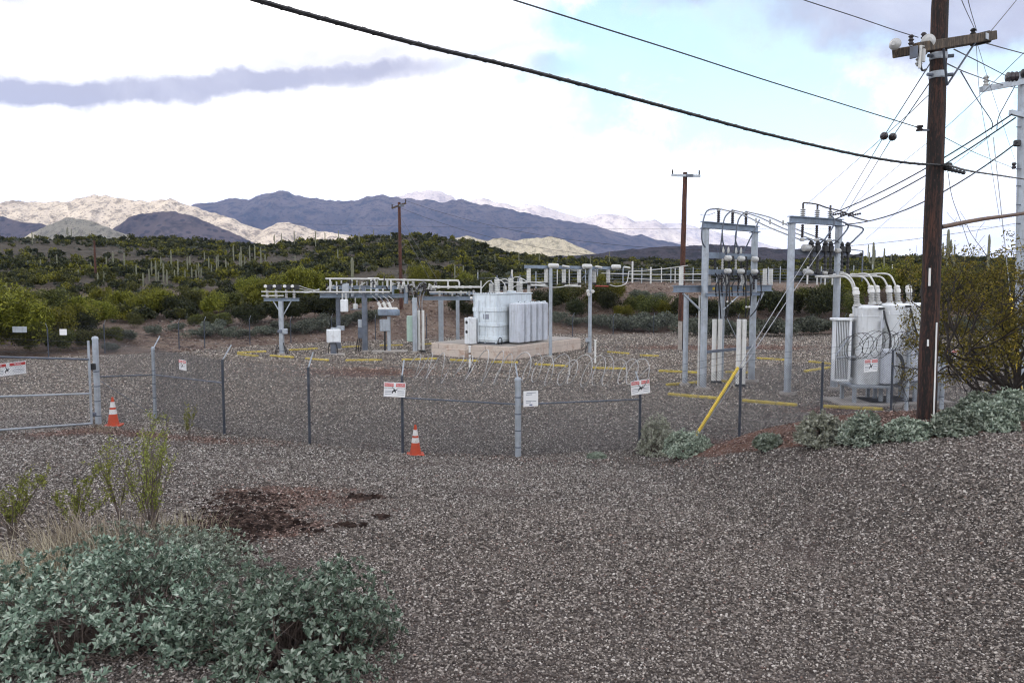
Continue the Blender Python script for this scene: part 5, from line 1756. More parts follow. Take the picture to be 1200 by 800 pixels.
# (kind, photo column, row of the foot, height in pixels)
SPOTS = [
    # the big yellow-green trees by the left end of the yard
    ('palo_verde', 18, 414, 72), ('palo_verde', 52, 408, 66), ('palo_verde', -20, 418, 84), ('palo_verde', 80, 396, 50), ('palo_verde', 5, 392, 62), ('palo_verde', -60, 410, 80),
    ('olive_bush', 35, 416, 38), ('olive_bush', 66, 412, 30), ('olive_bush', 105, 408, 26), ('olive_bush', 130, 404, 24), ('palo_verde', 120, 384, 34), ('dark_bush', 95, 396, 30),
    ('palo_verde', 165, 374, 32), ('palo_verde', 190, 372, 34), ('palo_verde', 145, 370, 28), ('dark_bush', 210, 374, 26), ('palo_verde', 178, 362, 24), ('olive_bush', 225, 368, 26),
    ('olive_bush', 160, 384, 18), ('sage_bush', 180, 392, 12), ('sage_bush', 205, 388, 12), ('sage_bush', 232, 396, 16), ('sage_bush', 250, 392, 16), ('sage_bush', 268, 397, 16),
    ('olive_bush', 246, 386, 20), ('olive_bush', 262, 384, 22), ('dark_bush', 284, 382, 26), ('olive_bush', 232, 382, 14), ('sage_bush', 150, 400, 14), ('sage_bush', 128, 412, 12),
    ('palo_verde', 305, 366, 40), ('palo_verde', 330, 362, 44), ('palo_verde', 352, 360, 46), ('palo_verde', 376, 356, 42), ('palo_verde', 292, 350, 28), ('palo_verde', 400, 348, 34),
    ('dark_bush', 320, 378, 26), ('dark_bush', 345, 376, 26), ('dark_bush', 372, 374, 28), ('dark_bush', 395, 370, 28), ('dark_bush', 300, 380, 22), ('olive_bush', 420, 362, 26),
    ('sage_bush', 310, 393, 14), ('sage_bush', 330, 391, 15), ('sage_bush', 350, 392, 17), ('sage_bush', 368, 390, 18), ('sage_bush', 386, 387, 18), ('sage_bush', 402, 384, 16), ('sage_bush', 290, 396, 13),
    ('sage_bush', 415, 380, 16), ('sage_bush', 432, 378, 16), ('sage_bush', 448, 372, 14), ('olive_bush', 440, 352, 26), ('palo_verde', 452, 344, 26), ('palo_verde', 490, 342, 30), ('olive_bush', 468, 352, 20),
    ('palo_verde', 505, 338, 26), ('olive_bush', 520, 350, 24), ('dark_bush', 540, 372, 24), ('dark_bush', 552, 360, 28), ('palo_verde', 545, 340, 20), ('olive_bush', 570, 338, 20), ('palo_verde', 600, 338, 22),
    ('dark_bush', 640, 364, 26), ('olive_bush', 660, 360, 30), ('dark_bush', 675, 374, 22), ('olive_bush', 690, 362, 30), ('palo_verde', 705, 348, 26), ('dark_bush', 712, 366, 24), ('palo_verde', 718, 354, 28), 
    ('sage_bush', 655, 380, 14), ('sage_bush', 672, 382, 14), ('sage_bush', 700, 382, 18), ('sage_bush', 718, 386, 20), ('sage_bush', 735, 388, 22), ('sage_bush', 752, 389, 22), ('sage_bush', 768, 388, 22), ('sage_bush', 784, 386, 20),
    ('olive_bush', 755, 370, 24), ('olive_bush', 740, 366, 22), ('palo_verde', 730, 374, 20), ('palo_verde', 775, 372, 24), ('olive_bush', 785, 370, 22),  ('sage_bush', 770, 356, 12), ('sage_bush', 750, 352, 12),
    ('dark_bush', 808, 376, 28), ('dark_bush', 828, 375, 27), ('dark_bush', 850, 376, 28), ('olive_bush', 872, 374, 28),   ('olive_bush', 892, 360, 28), ('dark_bush', 905, 372, 34),
    ('dark_bush', 930, 370, 32), ('olive_bush', 948, 366, 34), ('dark_bush', 962, 374, 34), ('olive_bush', 975, 362, 34), ('palo_verde', 995, 352, 34), ('palo_verde', 1020, 352, 42), ('palo_verde', 1042, 350, 42), ('palo_verde', 1065, 356, 48),
    ('olive_bush', 1000, 376, 30), ('dark_bush', 1080, 372, 44), ('palo_verde', 1105, 352, 42), ('palo_verde', 1130, 350, 38), ('olive_bush', 1150, 356, 38), ('dark_bush', 1170, 372, 44), ('olive_bush', 1195, 366, 40), ('dark_bush', 1225, 372, 44), ('palo_verde', 1250, 362, 44),
    ('sage_bush', 805, 392, 18), ('sage_bush', 822, 394, 22), ('sage_bush', 845, 396, 24), ('sage_bush', 868, 396, 22), ('sage_bush', 890, 394, 24), ('sage_bush', 912, 394, 24), ('sage_bush', 935, 393, 22), ('sage_bush', 958, 392, 22), ('sage_bush', 990, 392, 20),
    ('sage_bush', 1085, 392, 20), ('sage_bush', 1110, 392, 20), ('sage_bush', 1140, 392, 22), ('sage_bush', 1180, 392, 22), ('olive_bush', 1290, 380, 50), ('palo_verde', -110, 400, 70),
    ('palo_verde', 250, 372, 30), ('olive_bush', 272, 366, 26), ('palo_verde', 232, 358, 22), ('palo_verde', 120, 362, 24), ('palo_verde', 96, 372, 32), ('olive_bush', 60, 372, 36), ('palo_verde', 30, 366, 30), ('dark_bush', 8, 360, 26),
]
for kn, px, pb, hp in SPOTS:
    p = at_px(px, pb)
    h = hp * p.y / 900
    place(kn, p, h / KINDS[kn][2] * 1.06)


def hill_shrubs():
    """the far hillside's brush, which reads as one mass"""
    rng = np.random.default_rng(12)
    n = 26000
    px = rng.uniform(-260, 1460, n)
    Y = 66 + (330 - 66) * rng.uniform(0, 1, n) ** .8
    X = (px - 600) / 900 * Y
    Yb = np.interp(px, [-400, 0, 100, 200, 300, 480, 600, 800, 1000, 1200, 1600], [46, 47, 49, 52, 58, 64, 69, 72, 70, 70, 70])
    k = (Y > Yb + np.interp(px, [0, 300, 600, 700, 1000, 1100], [14, 18, 24, 46, 46, 30]))
    k &= fbm(X * .05, Y * .05, 3, 90) + rng.normal(0, .08, n) > .43
    X, Y, px = X[k], Y[k], px[k]
    Z = ground(X, Y)
    kinds = rng.choice(4, len(X), p=[.09, .24, .37, .30])
    base = [(L_yellow, 1.5, 1.9), (L_olive, 1.4, 1.7), (L_dark, 1.4, 1.6), (L_grey, .9, .7)]
    names = ('yellow green', 'olive', 'dark green', 'grey green')
    for q in range(4):
        mt, rx, h = base[q]
        templ = []
        for v in range(10):
            fine = v < 5
            p = clump_points(480 if fine else 150, rx, rx, h, np.random.default_rng(300 + q * 10 + v), 6, .36)
            V, F = quads_at(p, (.18 if fine else .33) * (1 if q < 3 else .7) * np.random.default_rng(v).uniform(.6, 1.3, len(p)), np.random.default_rng(v + 50), .2, 1.5)
            templ.append(V)
        idx = np.nonzero(kinds == q)[0]
        out = []
        for i in idx:
            V = templ[int(rng.integers(0, 5)) + (0 if Y[i] < 135 else 5)]
            a = rng.uniform(0, 6.283); s = rng.uniform(.35, 1.1)
            c, sn = math.cos(a) * s, math.sin(a) * s
            out.append(np.stack([V[:, 0] * c - V[:, 1] * sn + X[i], V[:, 0] * sn + V[:, 1] * c + Y[i], V[:, 2] * s * rng.uniform(.8, 1.3) + Z[i] - .05], -1))
        V = np.concatenate(out)
        o = np_mesh('desert_scrub', V, np.arange(len(V)).reshape(-1, 4), mt)
        kind(o, 'stuff')
        o['label'] = names[q] + ' scrub covering the far hillside'
    print('hill shrubs', len(X))


hill_shrubs()


# ---- saguaros
M_sag = simple_mat("saguaro_skin", (.18, .185, .125), .75, .0, .25, 3.0, dirt=(.20, .19, .13), dirt_amt=.6)


def saguaro_mesh(name, arms, seed):
    rng = random.Random(seed)
    g = MB()

    def column(pts, r, ribs=11, n=22):
        rs = []
        m = len(pts)
        for i in range(m):
            t = i / (m - 1)
            rs.append(r * (0.86 + .2 * math.sin(t * 2.6)) * (1.0 if t < .93 else .72))
        start = len(g.v)
        g.tube(pts, rs, n)
        # ribs: every other vertex pulled in
        for i in range(m):
            c = Vector(pts[i])
            for k in range(n):
                if k % 2:
                    v = Vector(g.v[start + i * n + k])
                    g.v[start + i * n + k] = tuple(c.lerp(v, .80))
        tip = Vector(pts[-1]); d = (tip - Vector(pts[-2])).normalized()
        g.lathe(tip - d * .001, [(rs[-1] * .98, 0), (rs[-1] * .8, r * .4), (rs[-1] * .4, r * .68), (.02, r * .75)], n, tuple(d))
    H = 5.0
    column([(rng.uniform(-.04, .04), rng.uniform(-.04, .04), z) for z in np.linspace(-.2, H, 8)], .24)
    for a in range(arms):
        th = rng.uniform(-.6, .6) + (0 if a % 2 else math.pi)
        z0 = H * rng.uniform(.38, .55); ln = H * rng.uniform(.25, .45)
        dx, dy = math.cos(th), math.sin(th)
        column([(dx * .1, dy * .1, z0), (dx * .42, dy * .42, z0 + .02), (dx * .62, dy * .62, z0 + .22), (dx * .66, dy * .66, z0 + .6), (dx * .66, dy * .66, z0 + ln)], .16)
    return g.build(name, M_sag, None, 60)


SAG = [saguaro_mesh('saguaro', a, s) for a, s in ((0, 1), (0, 2), (0, 3), (1, 4), (2, 5), (0, 6))]
SAGP = [  # photo column, top row, foot row
    (8, 333, 347), (38, 273, 287), (80, 268, 283), (84, 270, 283), (67, 300, 312), (98, 306, 316), (92, 318, 328), (125, 303, 316), (133, 297, 316), (146, 298, 316), (122, 320, 335), (115, 322, 336),
    (178, 308, 325), (183, 307, 330), (186, 320, 334), (192, 310, 332), (201, 295, 320), (175, 317, 330), (209, 306, 326), (220, 303, 322), (217, 318, 328), (223, 302, 318), (233, 310, 324), (240, 297, 314),
    (248, 312, 323), (254, 302, 320), (256, 300, 318), (265, 305, 322), (274, 289, 313), (283, 291, 318), (281, 298, 316), (293, 290, 313), (268, 310, 320), (230, 318, 330), (236, 316, 328), (299, 289, 309),
    (306, 292, 313), (209, 310, 330), (225, 315, 330), (196, 318, 334), (189, 303, 322), (322, 277, 289), (330, 275, 289), (345, 272, 288), (370, 273, 291), (381, 274, 288), (397, 272, 286), (421, 274, 288),
    (438, 271, 284), (413, 304, 326), (396, 294, 308), (346, 301, 311), (458, 274, 286), (311, 300, 315), (287, 302, 318), (245, 303, 318), (205, 318, 332), (533, 312, 328), (543, 313, 328), (580, 300, 312), (608, 298, 310), (632, 300, 312), (692, 302, 316), (714, 297, 312),
    (1017, 288, 306), (1110, 271, 309), (1118, 288, 309), (1130, 300, 318), (1158, 277, 309), (1023, 286, 309), (1036, 293, 309), (168, 322, 336), (160, 312, 326), (107, 309, 320), (48, 306, 318), (560, 318, 330), (1044, 300, 312),
]
for i, (px, yt, yb) in enumerate(SAGP):
    p = hit(px, yb, 60, 262)
    if px in (1110, 1118, 1158, 1023, 1036):
        q = P(px, yb, 150)
        p = Vector((q.x, 150, gz(q.x, 150)))
        yb = 331 - (p.z - CAM_Z) * 6
    k = [0, 1, 2, 5][i % 4]
    if px in (1110, 1023):
        k = 4
    elif px in (80, 322, 233, 1118):
        k = 3
    o = SAG[k]
    if o.get('category'):
        o = o.copy(); col.objects.link(o)
    tag(o, 'slender grey green saguaro cactus standing in the scrub of the far hillside', 'cactus', 'saguaros on the hillside')
    if px == 413:
        o['label'] = 'stout pale saguaro rising just behind the long bus structure'
    if px == 1110:
        o['label'] = 'saguaro with raised arms seen just beyond the big wooden pole'
    h = (yb - yt + 2) * p.y / 900
    w = {413: 1.5, 1110: 1.25, 1023: 1.0, 1158: .9}.get(px, .55)
    o.location = (p.x, p.y, p.z)
    o.scale = (h / 5 * .28 + w * .6, h / 5 * .28 + w * .6, h / 5.2)
    o.rotation_euler = (0, 0, random.Random(i).uniform(-.5, .5) if k in (3, 4) else i * 1.3)
for o in SAG:
    if not o.get('category'):
        bpy.data.objects.remove(o)


# ---- brittlebush: rosettes of pointed silvery leaves on brittle stems
def brittlebush(name, label, c, rx, ry, h, n, leaf, seed, mat=None, group=None, hole=.36, stems=60, nl=8, cat='bush', voids=()):
    rng = np.random.default_rng(seed)
    root = thing(name, label, cat, c, 0, group)
    # rosette positions on a lumpy dome
    th = rng.uniform(0, 6.283, n * 2)
    ph = np.arccos(rng.uniform(0.02, 1, n * 2))
    d = np.stack([np.sin(ph) * np.cos(th), np.sin(ph) * np.sin(th), np.cos(ph)], -1)
    lump = .74 + .52 * fbm(d[:, 0] * 2.1 + seed, d[:, 1] * 2.1 + d[:, 2], 3, seed)
    dep = rng.uniform(.45, 1.04, n * 2) ** .7
    p = d * (lump * dep)[:, None] * np.array([rx, ry, h])
    keep = fbm(p[:, 0] * 2.6 / max(rx, .3) + 5, p[:, 1] * 2.6 / max(rx, .3) + 2 * p[:, 2], 3, seed + 9) > hole
    for vx, vy, vz, vr in voids:
        keep &= (((p - np.array([vx, vy, vz])) ** 2).sum(1) > (vr * rng.uniform(.8, 1.15, len(p))) ** 2) | (rng.uniform(0, 1, len(p)) < .06)
    p, d = p[keep][:n], d[keep][:n]
    m = len(p)
    # leaves
    base = np.repeat(p, nl, 0); up = np.repeat(d * .6 + np.array([0, 0, .55]), nl, 0)
    up += np.repeat(rng.normal(0, .22, p.shape), nl, 0)
    up /= np.linalg.norm(up, axis=1)[:, None]
    a = rng.normal(size=up.shape)
    a -= up * (a * up).sum(1)[:, None]; a /= np.linalg.norm(a, axis=1)[:, None]
    tilt = rng.uniform(.45, 1.35, (len(base), 1))
    dr = a * np.sin(tilt) + up * np.cos(tilt)
    side = np.cross(dr, up); side /= np.linalg.norm(side, axis=1)[:, None] + 1e-9
    nrm = np.cross(side, dr)
    L = leaf * rng.uniform(.55, 1.2, (len(base), 1))
    base = base + rng.normal(0, leaf * .09, base.shape)
    w = L * .21
    V = np.stack([base, base + dr * L * .55 + side * w + nrm * w * .35, base + dr * L + nrm * L * -.06, base + dr * L * .55 - side * w + nrm * w * .35], 1).reshape(-1, 3)
    F = np.arange(len(V)).reshape(-1, 4)[:, [0, 1, 2, 0, 2, 3]].reshape(-1, 3)
    np_mesh('leaves', V, F, mat or L_britt, root)
    # stems
    g = MB()
    for i in rng.choice(m, min(stems, m), replace=False):
        e = Vector(p[i])
        s0 = Vector((e.x * rng.uniform(.1, .75) + rng.normal(0, .1 * rx), e.y * rng.uniform(.1, .75) + rng.normal(0, .1 * rx), 0))
        mid = s0.lerp(e, .5) + Vector(rng.normal(0, .07, 3)) * rx
        g.tube([s0, mid, e * .97], [.006, .0045, .002], 4, caps=False)
        if rng.random() < .6:
            q = mid + Vector(rng.normal(0, .16, 3)) * rx
            g.tube([mid, q], [.003, .0015], 3, caps=False)
    g.build('stems', M_twig, root)
    return root


def on_ground(x, y):
    return (x, y, gz(x, y) - .02)


brittlebush('brittlebush', 'broad silvery green leafy bush at the bottom edge with bare twigs showing at its right', on_ground(-1.40, 4.75), .76, .68, .58, 1750, .044, 31, hole=.41, stems=420, nl=9, voids=((.10, -.38, .36, .17), (.22, -.30, .42, .13), (-.34, -.30, .42, .14), (.40, -.25, .22, .12)))
brittlebush('brittlebush', 'large green leafy bush in the bottom corner below the dry grass', on_ground(-2.75, 4.95), 1.0, .85, .62, 2700, .043, 32, hole=.41, stems=300, nl=9, voids=((.45, -.35, .5, .2), (-.3, -.1, .6, .2), (.1, -.6, .3, .18)))
brittlebush('brittlebush', 'grey green leafy bush behind the two big corner bushes beside the dark soil', on_ground(-3.25, 6.75), .92, .75, .44, 1800, .040, 33, hole=.42, stems=220, nl=8, voids=((.1, -.35, .35, .22),), mat=L_mid)
# along the fence
FB = [
    (772, 535, 48, 42, 'pale dry silvery bush at the foot of the sign post by the fence', L_pale),
    (812, 534, 62, 26, 'green silvery bush under the yellow guy guard', L_mid),
    (905, 526, 32, 17, 'smallest round silvery bush alone on the red soil', L_mid),
    (972, 523, 60, 36, 'round grey silvery bush before the white transformers', L_pale),
    (1020, 522, 54, 34, 'green half of the pair of silvery bushes before the white transformers', L_mid),
    (1075, 516, 58, 22, 'low spreading silvery bush at the foot of the big wooden pole', L_mid),
    (1128, 511, 54, 28, 'silvery bush just beyond the big wooden pole towards the mesquite', L_mid),
    (1172, 506, 62, 30, 'front silvery bush under the mesquite tree', L_mid),
    (1160, 488, 60, 24, 'rear silvery bush under the mesquite tree', L_mid),
    (1205, 494, 60, 36, 'silvery bush at the right edge beyond the gravel', L_mid),
    (700, 538, 22, 8, 'tiny silvery sprout on the gravel before the fence', L_mid),
]
for i, (px, yb, w, h, lb, mt) in enumerate(FB):
    p = hit(px, yb, 5, 30)
    k = p.y / 900
    rx = w * .5 * k * 1.0; hh = h * k * 1.05
    p = on_ground(p.x, p.y + rx * .7)
    brittlebush('brittlebush', lb, p, rx, rx * .9, hh, int(380 + w * 13), .065 if h > 10 else .05, 60 + i, mt, None, .26, 60, 7)


# ---- upright green-stemmed shrubs and dry grass on the near bank
def broom(label, px, yb, hp, n, seed, spread=.35, name='desert_broom'):
    rng = np.random.default_rng(seed)
    b = hit(px, yb, 4, 30)
    H = hp * b.y / 900
    root = thing(name, label, 'shrub', b)
    g = MB(); Vs = []
    for i in range(n):
        a = rng.uniform(0, 6.283); s = rng.uniform(.15, 1) * spread * H
        hh = H * rng.uniform(.55, 1.0)
        pts = [Vector((rng.normal(0, .03), rng.normal(0, .03), -.03))]
        for k in range(1, 6):
            t = k / 5
            pts.append(Vector((math.cos(a) * s * t ** 1.4, math.sin(a) * s * t ** 1.4, hh * t)) + Vector(rng.normal(0, .012, 3)) * H)
        g.tube(pts, [.011 * (1 - .8 * k / 5) for k in range(6)], 4, caps=False)
        # side twigs carrying the small green leaves
        for j in range(int(rng.integers(7, 13))):
            t = rng.uniform(.35, 1.0)
            q = pts[min(4, int(t * 5))].lerp(pts[min(5, int(t * 5) + 1)], (t * 5) % 1)
            e = q + Vector((rng.normal(0, .05), rng.normal(0, .05), rng.uniform(.05, .16))) * H
            g.tube([q, e], [.004, .002], 3, caps=False)
            m = int(rng.integers(18, 40))
            tt = rng.uniform(0, 1, (m, 1))
            C = np.array(q)[None] * (1 - tt) + np.array(e)[None] * tt + rng.normal(0, .012, (m, 3)) * max(H, .6)
            V, F = quads_at(C, .012 * rng.uniform(.6, 1.3, m), rng, 0, 1.9)
            Vs.append(V)
    g.build('stems', M_twig, root)
    V = np.concatenate(Vs)
    np_mesh('leaves', V, np.arange(len(V)).reshape(-1, 4), L_bright, root)


broom('tall upright shrub with fresh green twigs above the corner bushes', 180, 632, 146, 13, 5, .44)
broom('slender single stemmed green shrub beside the tall upright shrub', 138, 630, 158, 3, 6, .12)
broom('low spreading green twigged shrub at the left edge above the dry grass', 16, 632, 96, 10, 7, .6)
broom('green twigged shrub between the left edge shrub and the slender one', 88, 632, 96, 8, 8, .6)
broom('thin green sprig near the fence beyond the tall upright shrub', 222, 514, 44, 5, 9, .22)


def dry_grass(label, px, yb, n, ln, seed, lean=(.3, .2)):
    rng = np.random.default_rng(seed)
    b = hit(px, yb, 4, 30)
    Vs = []; 
    for i in range(n):
        o = np.array([rng.normal(0, .22), rng.normal(0, .15), 0])
        a = rng.uniform(0, 6.283); l = ln * rng.uniform(.5, 1.1)
        d = np.array([math.cos(a) * .35 + lean[0] * rng.uniform(.3, 1.6), math.sin(a) * .35 + lean[1], 1.0]); d /= np.linalg.norm(d)
        dr = np.array([d[0], d[1], 0]) * .5
        s = np.array([-d[1], d[0], 0]); s = s / (np.linalg.norm(s) + 1e-6) * .0026
        p0 = o; p1 = o + d * l * .5; p2 = o + d * l * .85 + dr * l * .3 - np.array([0, 0, .10 * l])
        Vs += [p0 - s, p0 + s, p1 + s, p1 - s, p1 - s, p1 + s, p2 + s * .3, p2 - s * .3]
    V = np.array(Vs); V[:, 2] = np.maximum(V[:, 2], -.02)
    o = np_mesh('dry_grass', V, np.arange(len(V)).reshape(-1, 4), L_straw)
    o.location = b
    tag(o, label, 'grass tuft')


dry_grass('tuft of dry straw coloured grass arching beside the corner bushes', 100, 672, 420, .80, 1, (-.45, .1))
dry_grass('second dry grass tuft at the foot of the tall upright shrub', 165, 642, 170, .50, 2, (-.2, .1))
dry_grass('dry grass tuft at the left edge below the spreading shrub', 40, 700, 240, .70, 3, (-.45, .1))
dry_grass('small straw coloured tuft at the foot of the stout gate post', 117, 506, 90, .30, 4, (0, 0))
dry_grass('thin dry stalks behind the grey green leafy bush', 215, 628, 110, .38, 5, (.1, .1))


# ---- mesquite at the right edge
def mesquite():
    rng = np.random.default_rng(44)
    b = Vector((10.6, 15.8, 0)); b.z = gz(b.x, b.y)
    root = thing('mesquite_tree', 'sparse yellow green mesquite tree with dark bare twigs beyond the big wooden pole', 'tree', b)
    trunk = MB(); twigs = MB(); leaves = []

    def grow(p, d, L, r, lvl):
        n = 4
        pts = [p]
        for k in range(n):
            d = (d + Vector(rng.normal(0, .17, 3)) + Vector((0, 0, .03))).normalized()
            if pts[-1].x < -1.35 + rng.normal(0, .15) and d.x < 0:
                d.x = abs(d.x) * .6
            pts.append(pts[-1] + d * L / n)
        (trunk if lvl < 2 else twigs).tube(pts, [max(r * (1 - .5 * k / n), .0035) for k in range(n + 1)], 6 if lvl < 2 else 3, caps=False)
        if lvl >= 4:
            q = pts[-1]
            lim = 3.7 + .25 * math.sin(q.x * 3) + rng.normal(0, .35)
            if .7 + rng.normal(0, .5) < q.z < lim and rng.random() < .8 and q.x > -1.95:
                for pt in pts[1:]:
                    if rng.random() < .85:
                        m = int(rng.integers(7, 16))
                        leaves.append(np.array(pt)[None] + rng.normal(0, .06, (m, 3)))
            return
        kids = 3 if lvl < 3 else 4
        for i in range(kids):
            t = pts[int(rng.integers(2, n + 1))] if i else pts[-1]
            nd = (d + Vector(rng.normal(0, .66, 3))).normalized()
            if lvl > 1:
                nd = (nd + Vector((0, 0, -.16))).normalized()
            grow(t, nd, L * rng.uniform(.55, .85), r * .55, lvl + 1)
    for i in range(15):
        a = i * .419 + rng.uniform(-.3, .3)
        grow(Vector((rng.normal(0, .12), rng.normal(0, .12), -.05)), Vector((math.cos(a) * .78, math.sin(a) * .6, rng.uniform(.65, 1.45))).normalized(), rng.uniform(1.3, 1.95), .055, 0)
    trunk.build('trunk', M_bark, root, 60)
    twigs.build('twigs', M_bark, root)
    C = np.concatenate(leaves)
    V, F = quads_at(C, .027 * rng.uniform(.6, 1.4, len(C)), rng, 0, 1.7)
    np_mesh('crown', V, F, L_mesq, root)
    print('mesquite leaves', len(C))


mesquite()


# ================================================================== FENCES
def clip_diag(L, H, s, sgn, off):
    """segment of a diagonal wire u = off + sgn*v inside the panel"""
    v0, v1 = 0.0, H
    if sgn > 0:
        v0 = max(v0, -off); v1 = min(v1, L - off)
    else:
        v0 = max(v0, off - L); v1 = min(v1, off)
    return (v0, v1) if v1 > v0 + 1e-3 else None


def link_mesh(panels, pitch, r):
    """woven wire in panels [(A0,A1,B0,B1)]: bottom/top at start, bottom/top at end"""
    g = MB()
    for a0, a1, b0, b1 in panels:
        L = (b0 - a0).length; H = ((a1 - a0).length + (b1 - b0).length) / 2
        nrm = (b0 - a0).cross(Vector((0, 0, 1))).normalized()
        f = lambda u, v: a0.lerp(b0, u / L).lerp(a1.lerp(b1, u / L), v / H)
        for sgn in (1, -1):
            off = -H if sgn > 0 else 0.0
            end = L if sgn > 0 else L + H
            while off < end:
                c = clip_diag(L, H, pitch, sgn, off)
                if c:
                    p = f(off + sgn * c[0], c[0]); q = f(off + sgn * c[1], c[1])
                    o = nrm * (r * 1.1 * sgn)
                    g.tube([p + o, q + o], r, 3, caps=False)
                off += pitch
    return g


def fence_run(root, pts, tops, radii, arm=(.30, .38), arms=None, pitch=.075, wr=.0043, caps=True, rails=(), strands=True):
    """pts: ground points; tops: height of each post"""
    panels = []
    inward = []
    for i, p in enumerate(pts):
        a = pts[max(i - 1, 0)]; b = pts[min(i + 1, len(pts) - 1)]
        t = (b - a); t.z = 0; t.normalize()
        inward.append(Vector((-t.y, t.x, 0)))
    ends = []
    for i, p in enumerate(pts):
        top = Vector((p.x, p.y, tops[i]))
        mt = M_galv if radii[i] > .05 else M_post
        o = part(root, 'post', MB().tube([p - Vector((0, 0, .1)), top], radii[i], 12), mt, 50)
        if radii[i] > .05:
            sub(o, 'cap', MB().lathe(top, [(radii[i] * 1.12, -.05), (radii[i] * 1.12, 0), (radii[i] * .8, .04), (.01, .06)], 12), M_galv, 50)
            for z in (.25, .7, 1.15, 1.6):
                sub(o, 'band', MB().lathe(p + Vector((0, 0, z)), [(radii[i] * 1.1, 0), (radii[i] * 1.1, .03)], 12), M_galv_dark)
        e = top + inward[i] * arm[0] + Vector((0, 0, arm[1]))
        ends.append((top, e))
        if (arms is None or arms[i]):
            part(root, 'barb_arm', MB().bar(top - Vector((0, 0, .03)), e, .035, .02), M_galv)
        if i:
            q = pts[i - 1]; qt = Vector((q.x, q.y, tops[i - 1]))
            panels.append((q + Vector((0, 0, .03)), qt - Vector((0, 0, .02)), p + Vector((0, 0, .03)), top - Vector((0, 0, .02))))
    part(root, 'wire_mesh', link_mesh(panels, pitch, wr), M_mesh)
    if strands:
        for k in (0.05, .5, .95):
            line = []
            for i in range(len(ends)):
                c = ends[i][0].lerp(ends[i][1], k)
                if i:
                    line.append(line[-1].lerp(c, .5) - Vector((0, 0, .02)))
                line.append(c)
            g = MB().tube(line, .0045, 4, caps=False)
            part(root, 'barbed_strand', g, M_wire)
    for i, z0, z1 in rails:
        a = pts[i] + Vector((0, 0, z0)); b = pts[i + 1] + Vector((0, 0, z1))
        part(root, 'rail', MB().tube([a, b], .022, 8), M_galv_dark, 50)
    return ends


def coil(line, r, pitch, wire, seed, jit=.28):
    rng = random.Random(seed)
    pts = []
    L = [0]
    for a, b in zip(line, line[1:]):
        L.append(L[-1] + (b - a).length)
    tot = L[-1]
    n = int(tot / pitch * 18)
    ph = 0
    rj = r; oz = 0
    for i in range(n):
        s = tot * i / n
        k = max(j for j in range(len(L)) if L[j] <= s + 1e-9)
        k = min(k, len(line) - 2)
        c = line[k].lerp(line[k + 1], (s - L[k]) / (L[k + 1] - L[k]))
        t = (line[k + 1] - line[k]).normalized()
        nn = Vector((-t.y, t.x, 0))
        a = 2 * math.pi * i / 18
        if i % 18 == 0:
            rj = r * (1 + rng.uniform(-jit, jit)); oz = rng.uniform(-.04, .04)
        wob = t * ((.14 + .7 * abs(rj - r)) * math.sin(a * 1.0) + .06 * math.sin(a * .37))
        pts.append(c + nn * (math.cos(a) * rj) + Vector((0, 0, math.sin(a) * rj + oz)) + wob)
    return MB().tube(pts, wire, 4, caps=False)


def front_fence():
    F = []
    for px, yb, yt, r in ((115.5, 497, 396, .085), (182, 491, 408, .055), (263, 509, 421, .038), (363, 520, 430, .038), (472, 531, 440, .038), (607, 535, 444, .085)):
        p = hit(px, yb, 10, 30)
        F.append((p, P(px, yt, p.y).z, r))
    for px, Y, yt, r in ((750, 21.6, 452, .040), (867, 22.4, 431, .040), (962.5, 23.9, 424, .040), (1044, 25.4, 410, .040), (1062, 25.9, 383, .06), (1103, 26.8, 408, .075), (1160, 27.6, 406, .040), (1235, 28.4, 404, .040)):
        p = P(px, 480, Y); p.z = gz(p.x, p.y)
        F.append((p, P(px, yt, Y).z, r))
    pts = [f[0] for f in F]; tops = [f[1] for f in F]; rad = [f[2] for f in F]
    root = thing('chain_link_fence', 'long near chain link fence with slanted barbed wire and razor coils', 'fence', pts[5])
    mid = lambda i, row: P(600 + 900 * pts[i].x / pts[i].y, row, pts[i].y).z - pts[i].z
    ends = fence_run(root, pts, tops, rad, arms=[0, 1, 1, 1, 1, 1, 1, 0, 0, 0, 0, 0, 1, 1],
                     rails=((0, 1.45, 1.47), (1, 1.47, 1.45), (4, 1.48, 1.42), (5, 1.42, 1.45), (10, 1.35, 1.35), (11, 1.3, 1.3), (12, 1.3, 1.3)))
    part(root, 'truss_rod', MB().tube([pts[0] + Vector((0, 0, 1.4)), pts[1].lerp(pts[0], .12) + Vector((0, 0, .25))], .010, 6), M_galv_dark)
    # razor coils
    a = [ends[4][0].lerp(ends[4][1], .6) + Vector((0, 0, .0)), ends[5][0].lerp(ends[5][1], .6) + Vector((0, 0, .05)), ends[6][0].lerp(ends[6][1], .5) + Vector((0, 0, .15))]
    b = [a[0] + (a[1] - a[0]) * .05, a[1], a[2] + (a[2] - a[1]) * .10]
    part(root, 'razor_coil', coil(b, .38, .36, .012, 3), M_razor)
    c = [ends[8][0].lerp(ends[9][0], .35) + Vector((0, 0, .28)), ends[9][0] + Vector((0, 0, .28)), ends[11][0] + Vector((0, 0, .05))]
    part(root, 'razor_coil', coil(c, .36, .26, .009, 5), M_black)
    return pts, tops


FP, FT = front_fence()


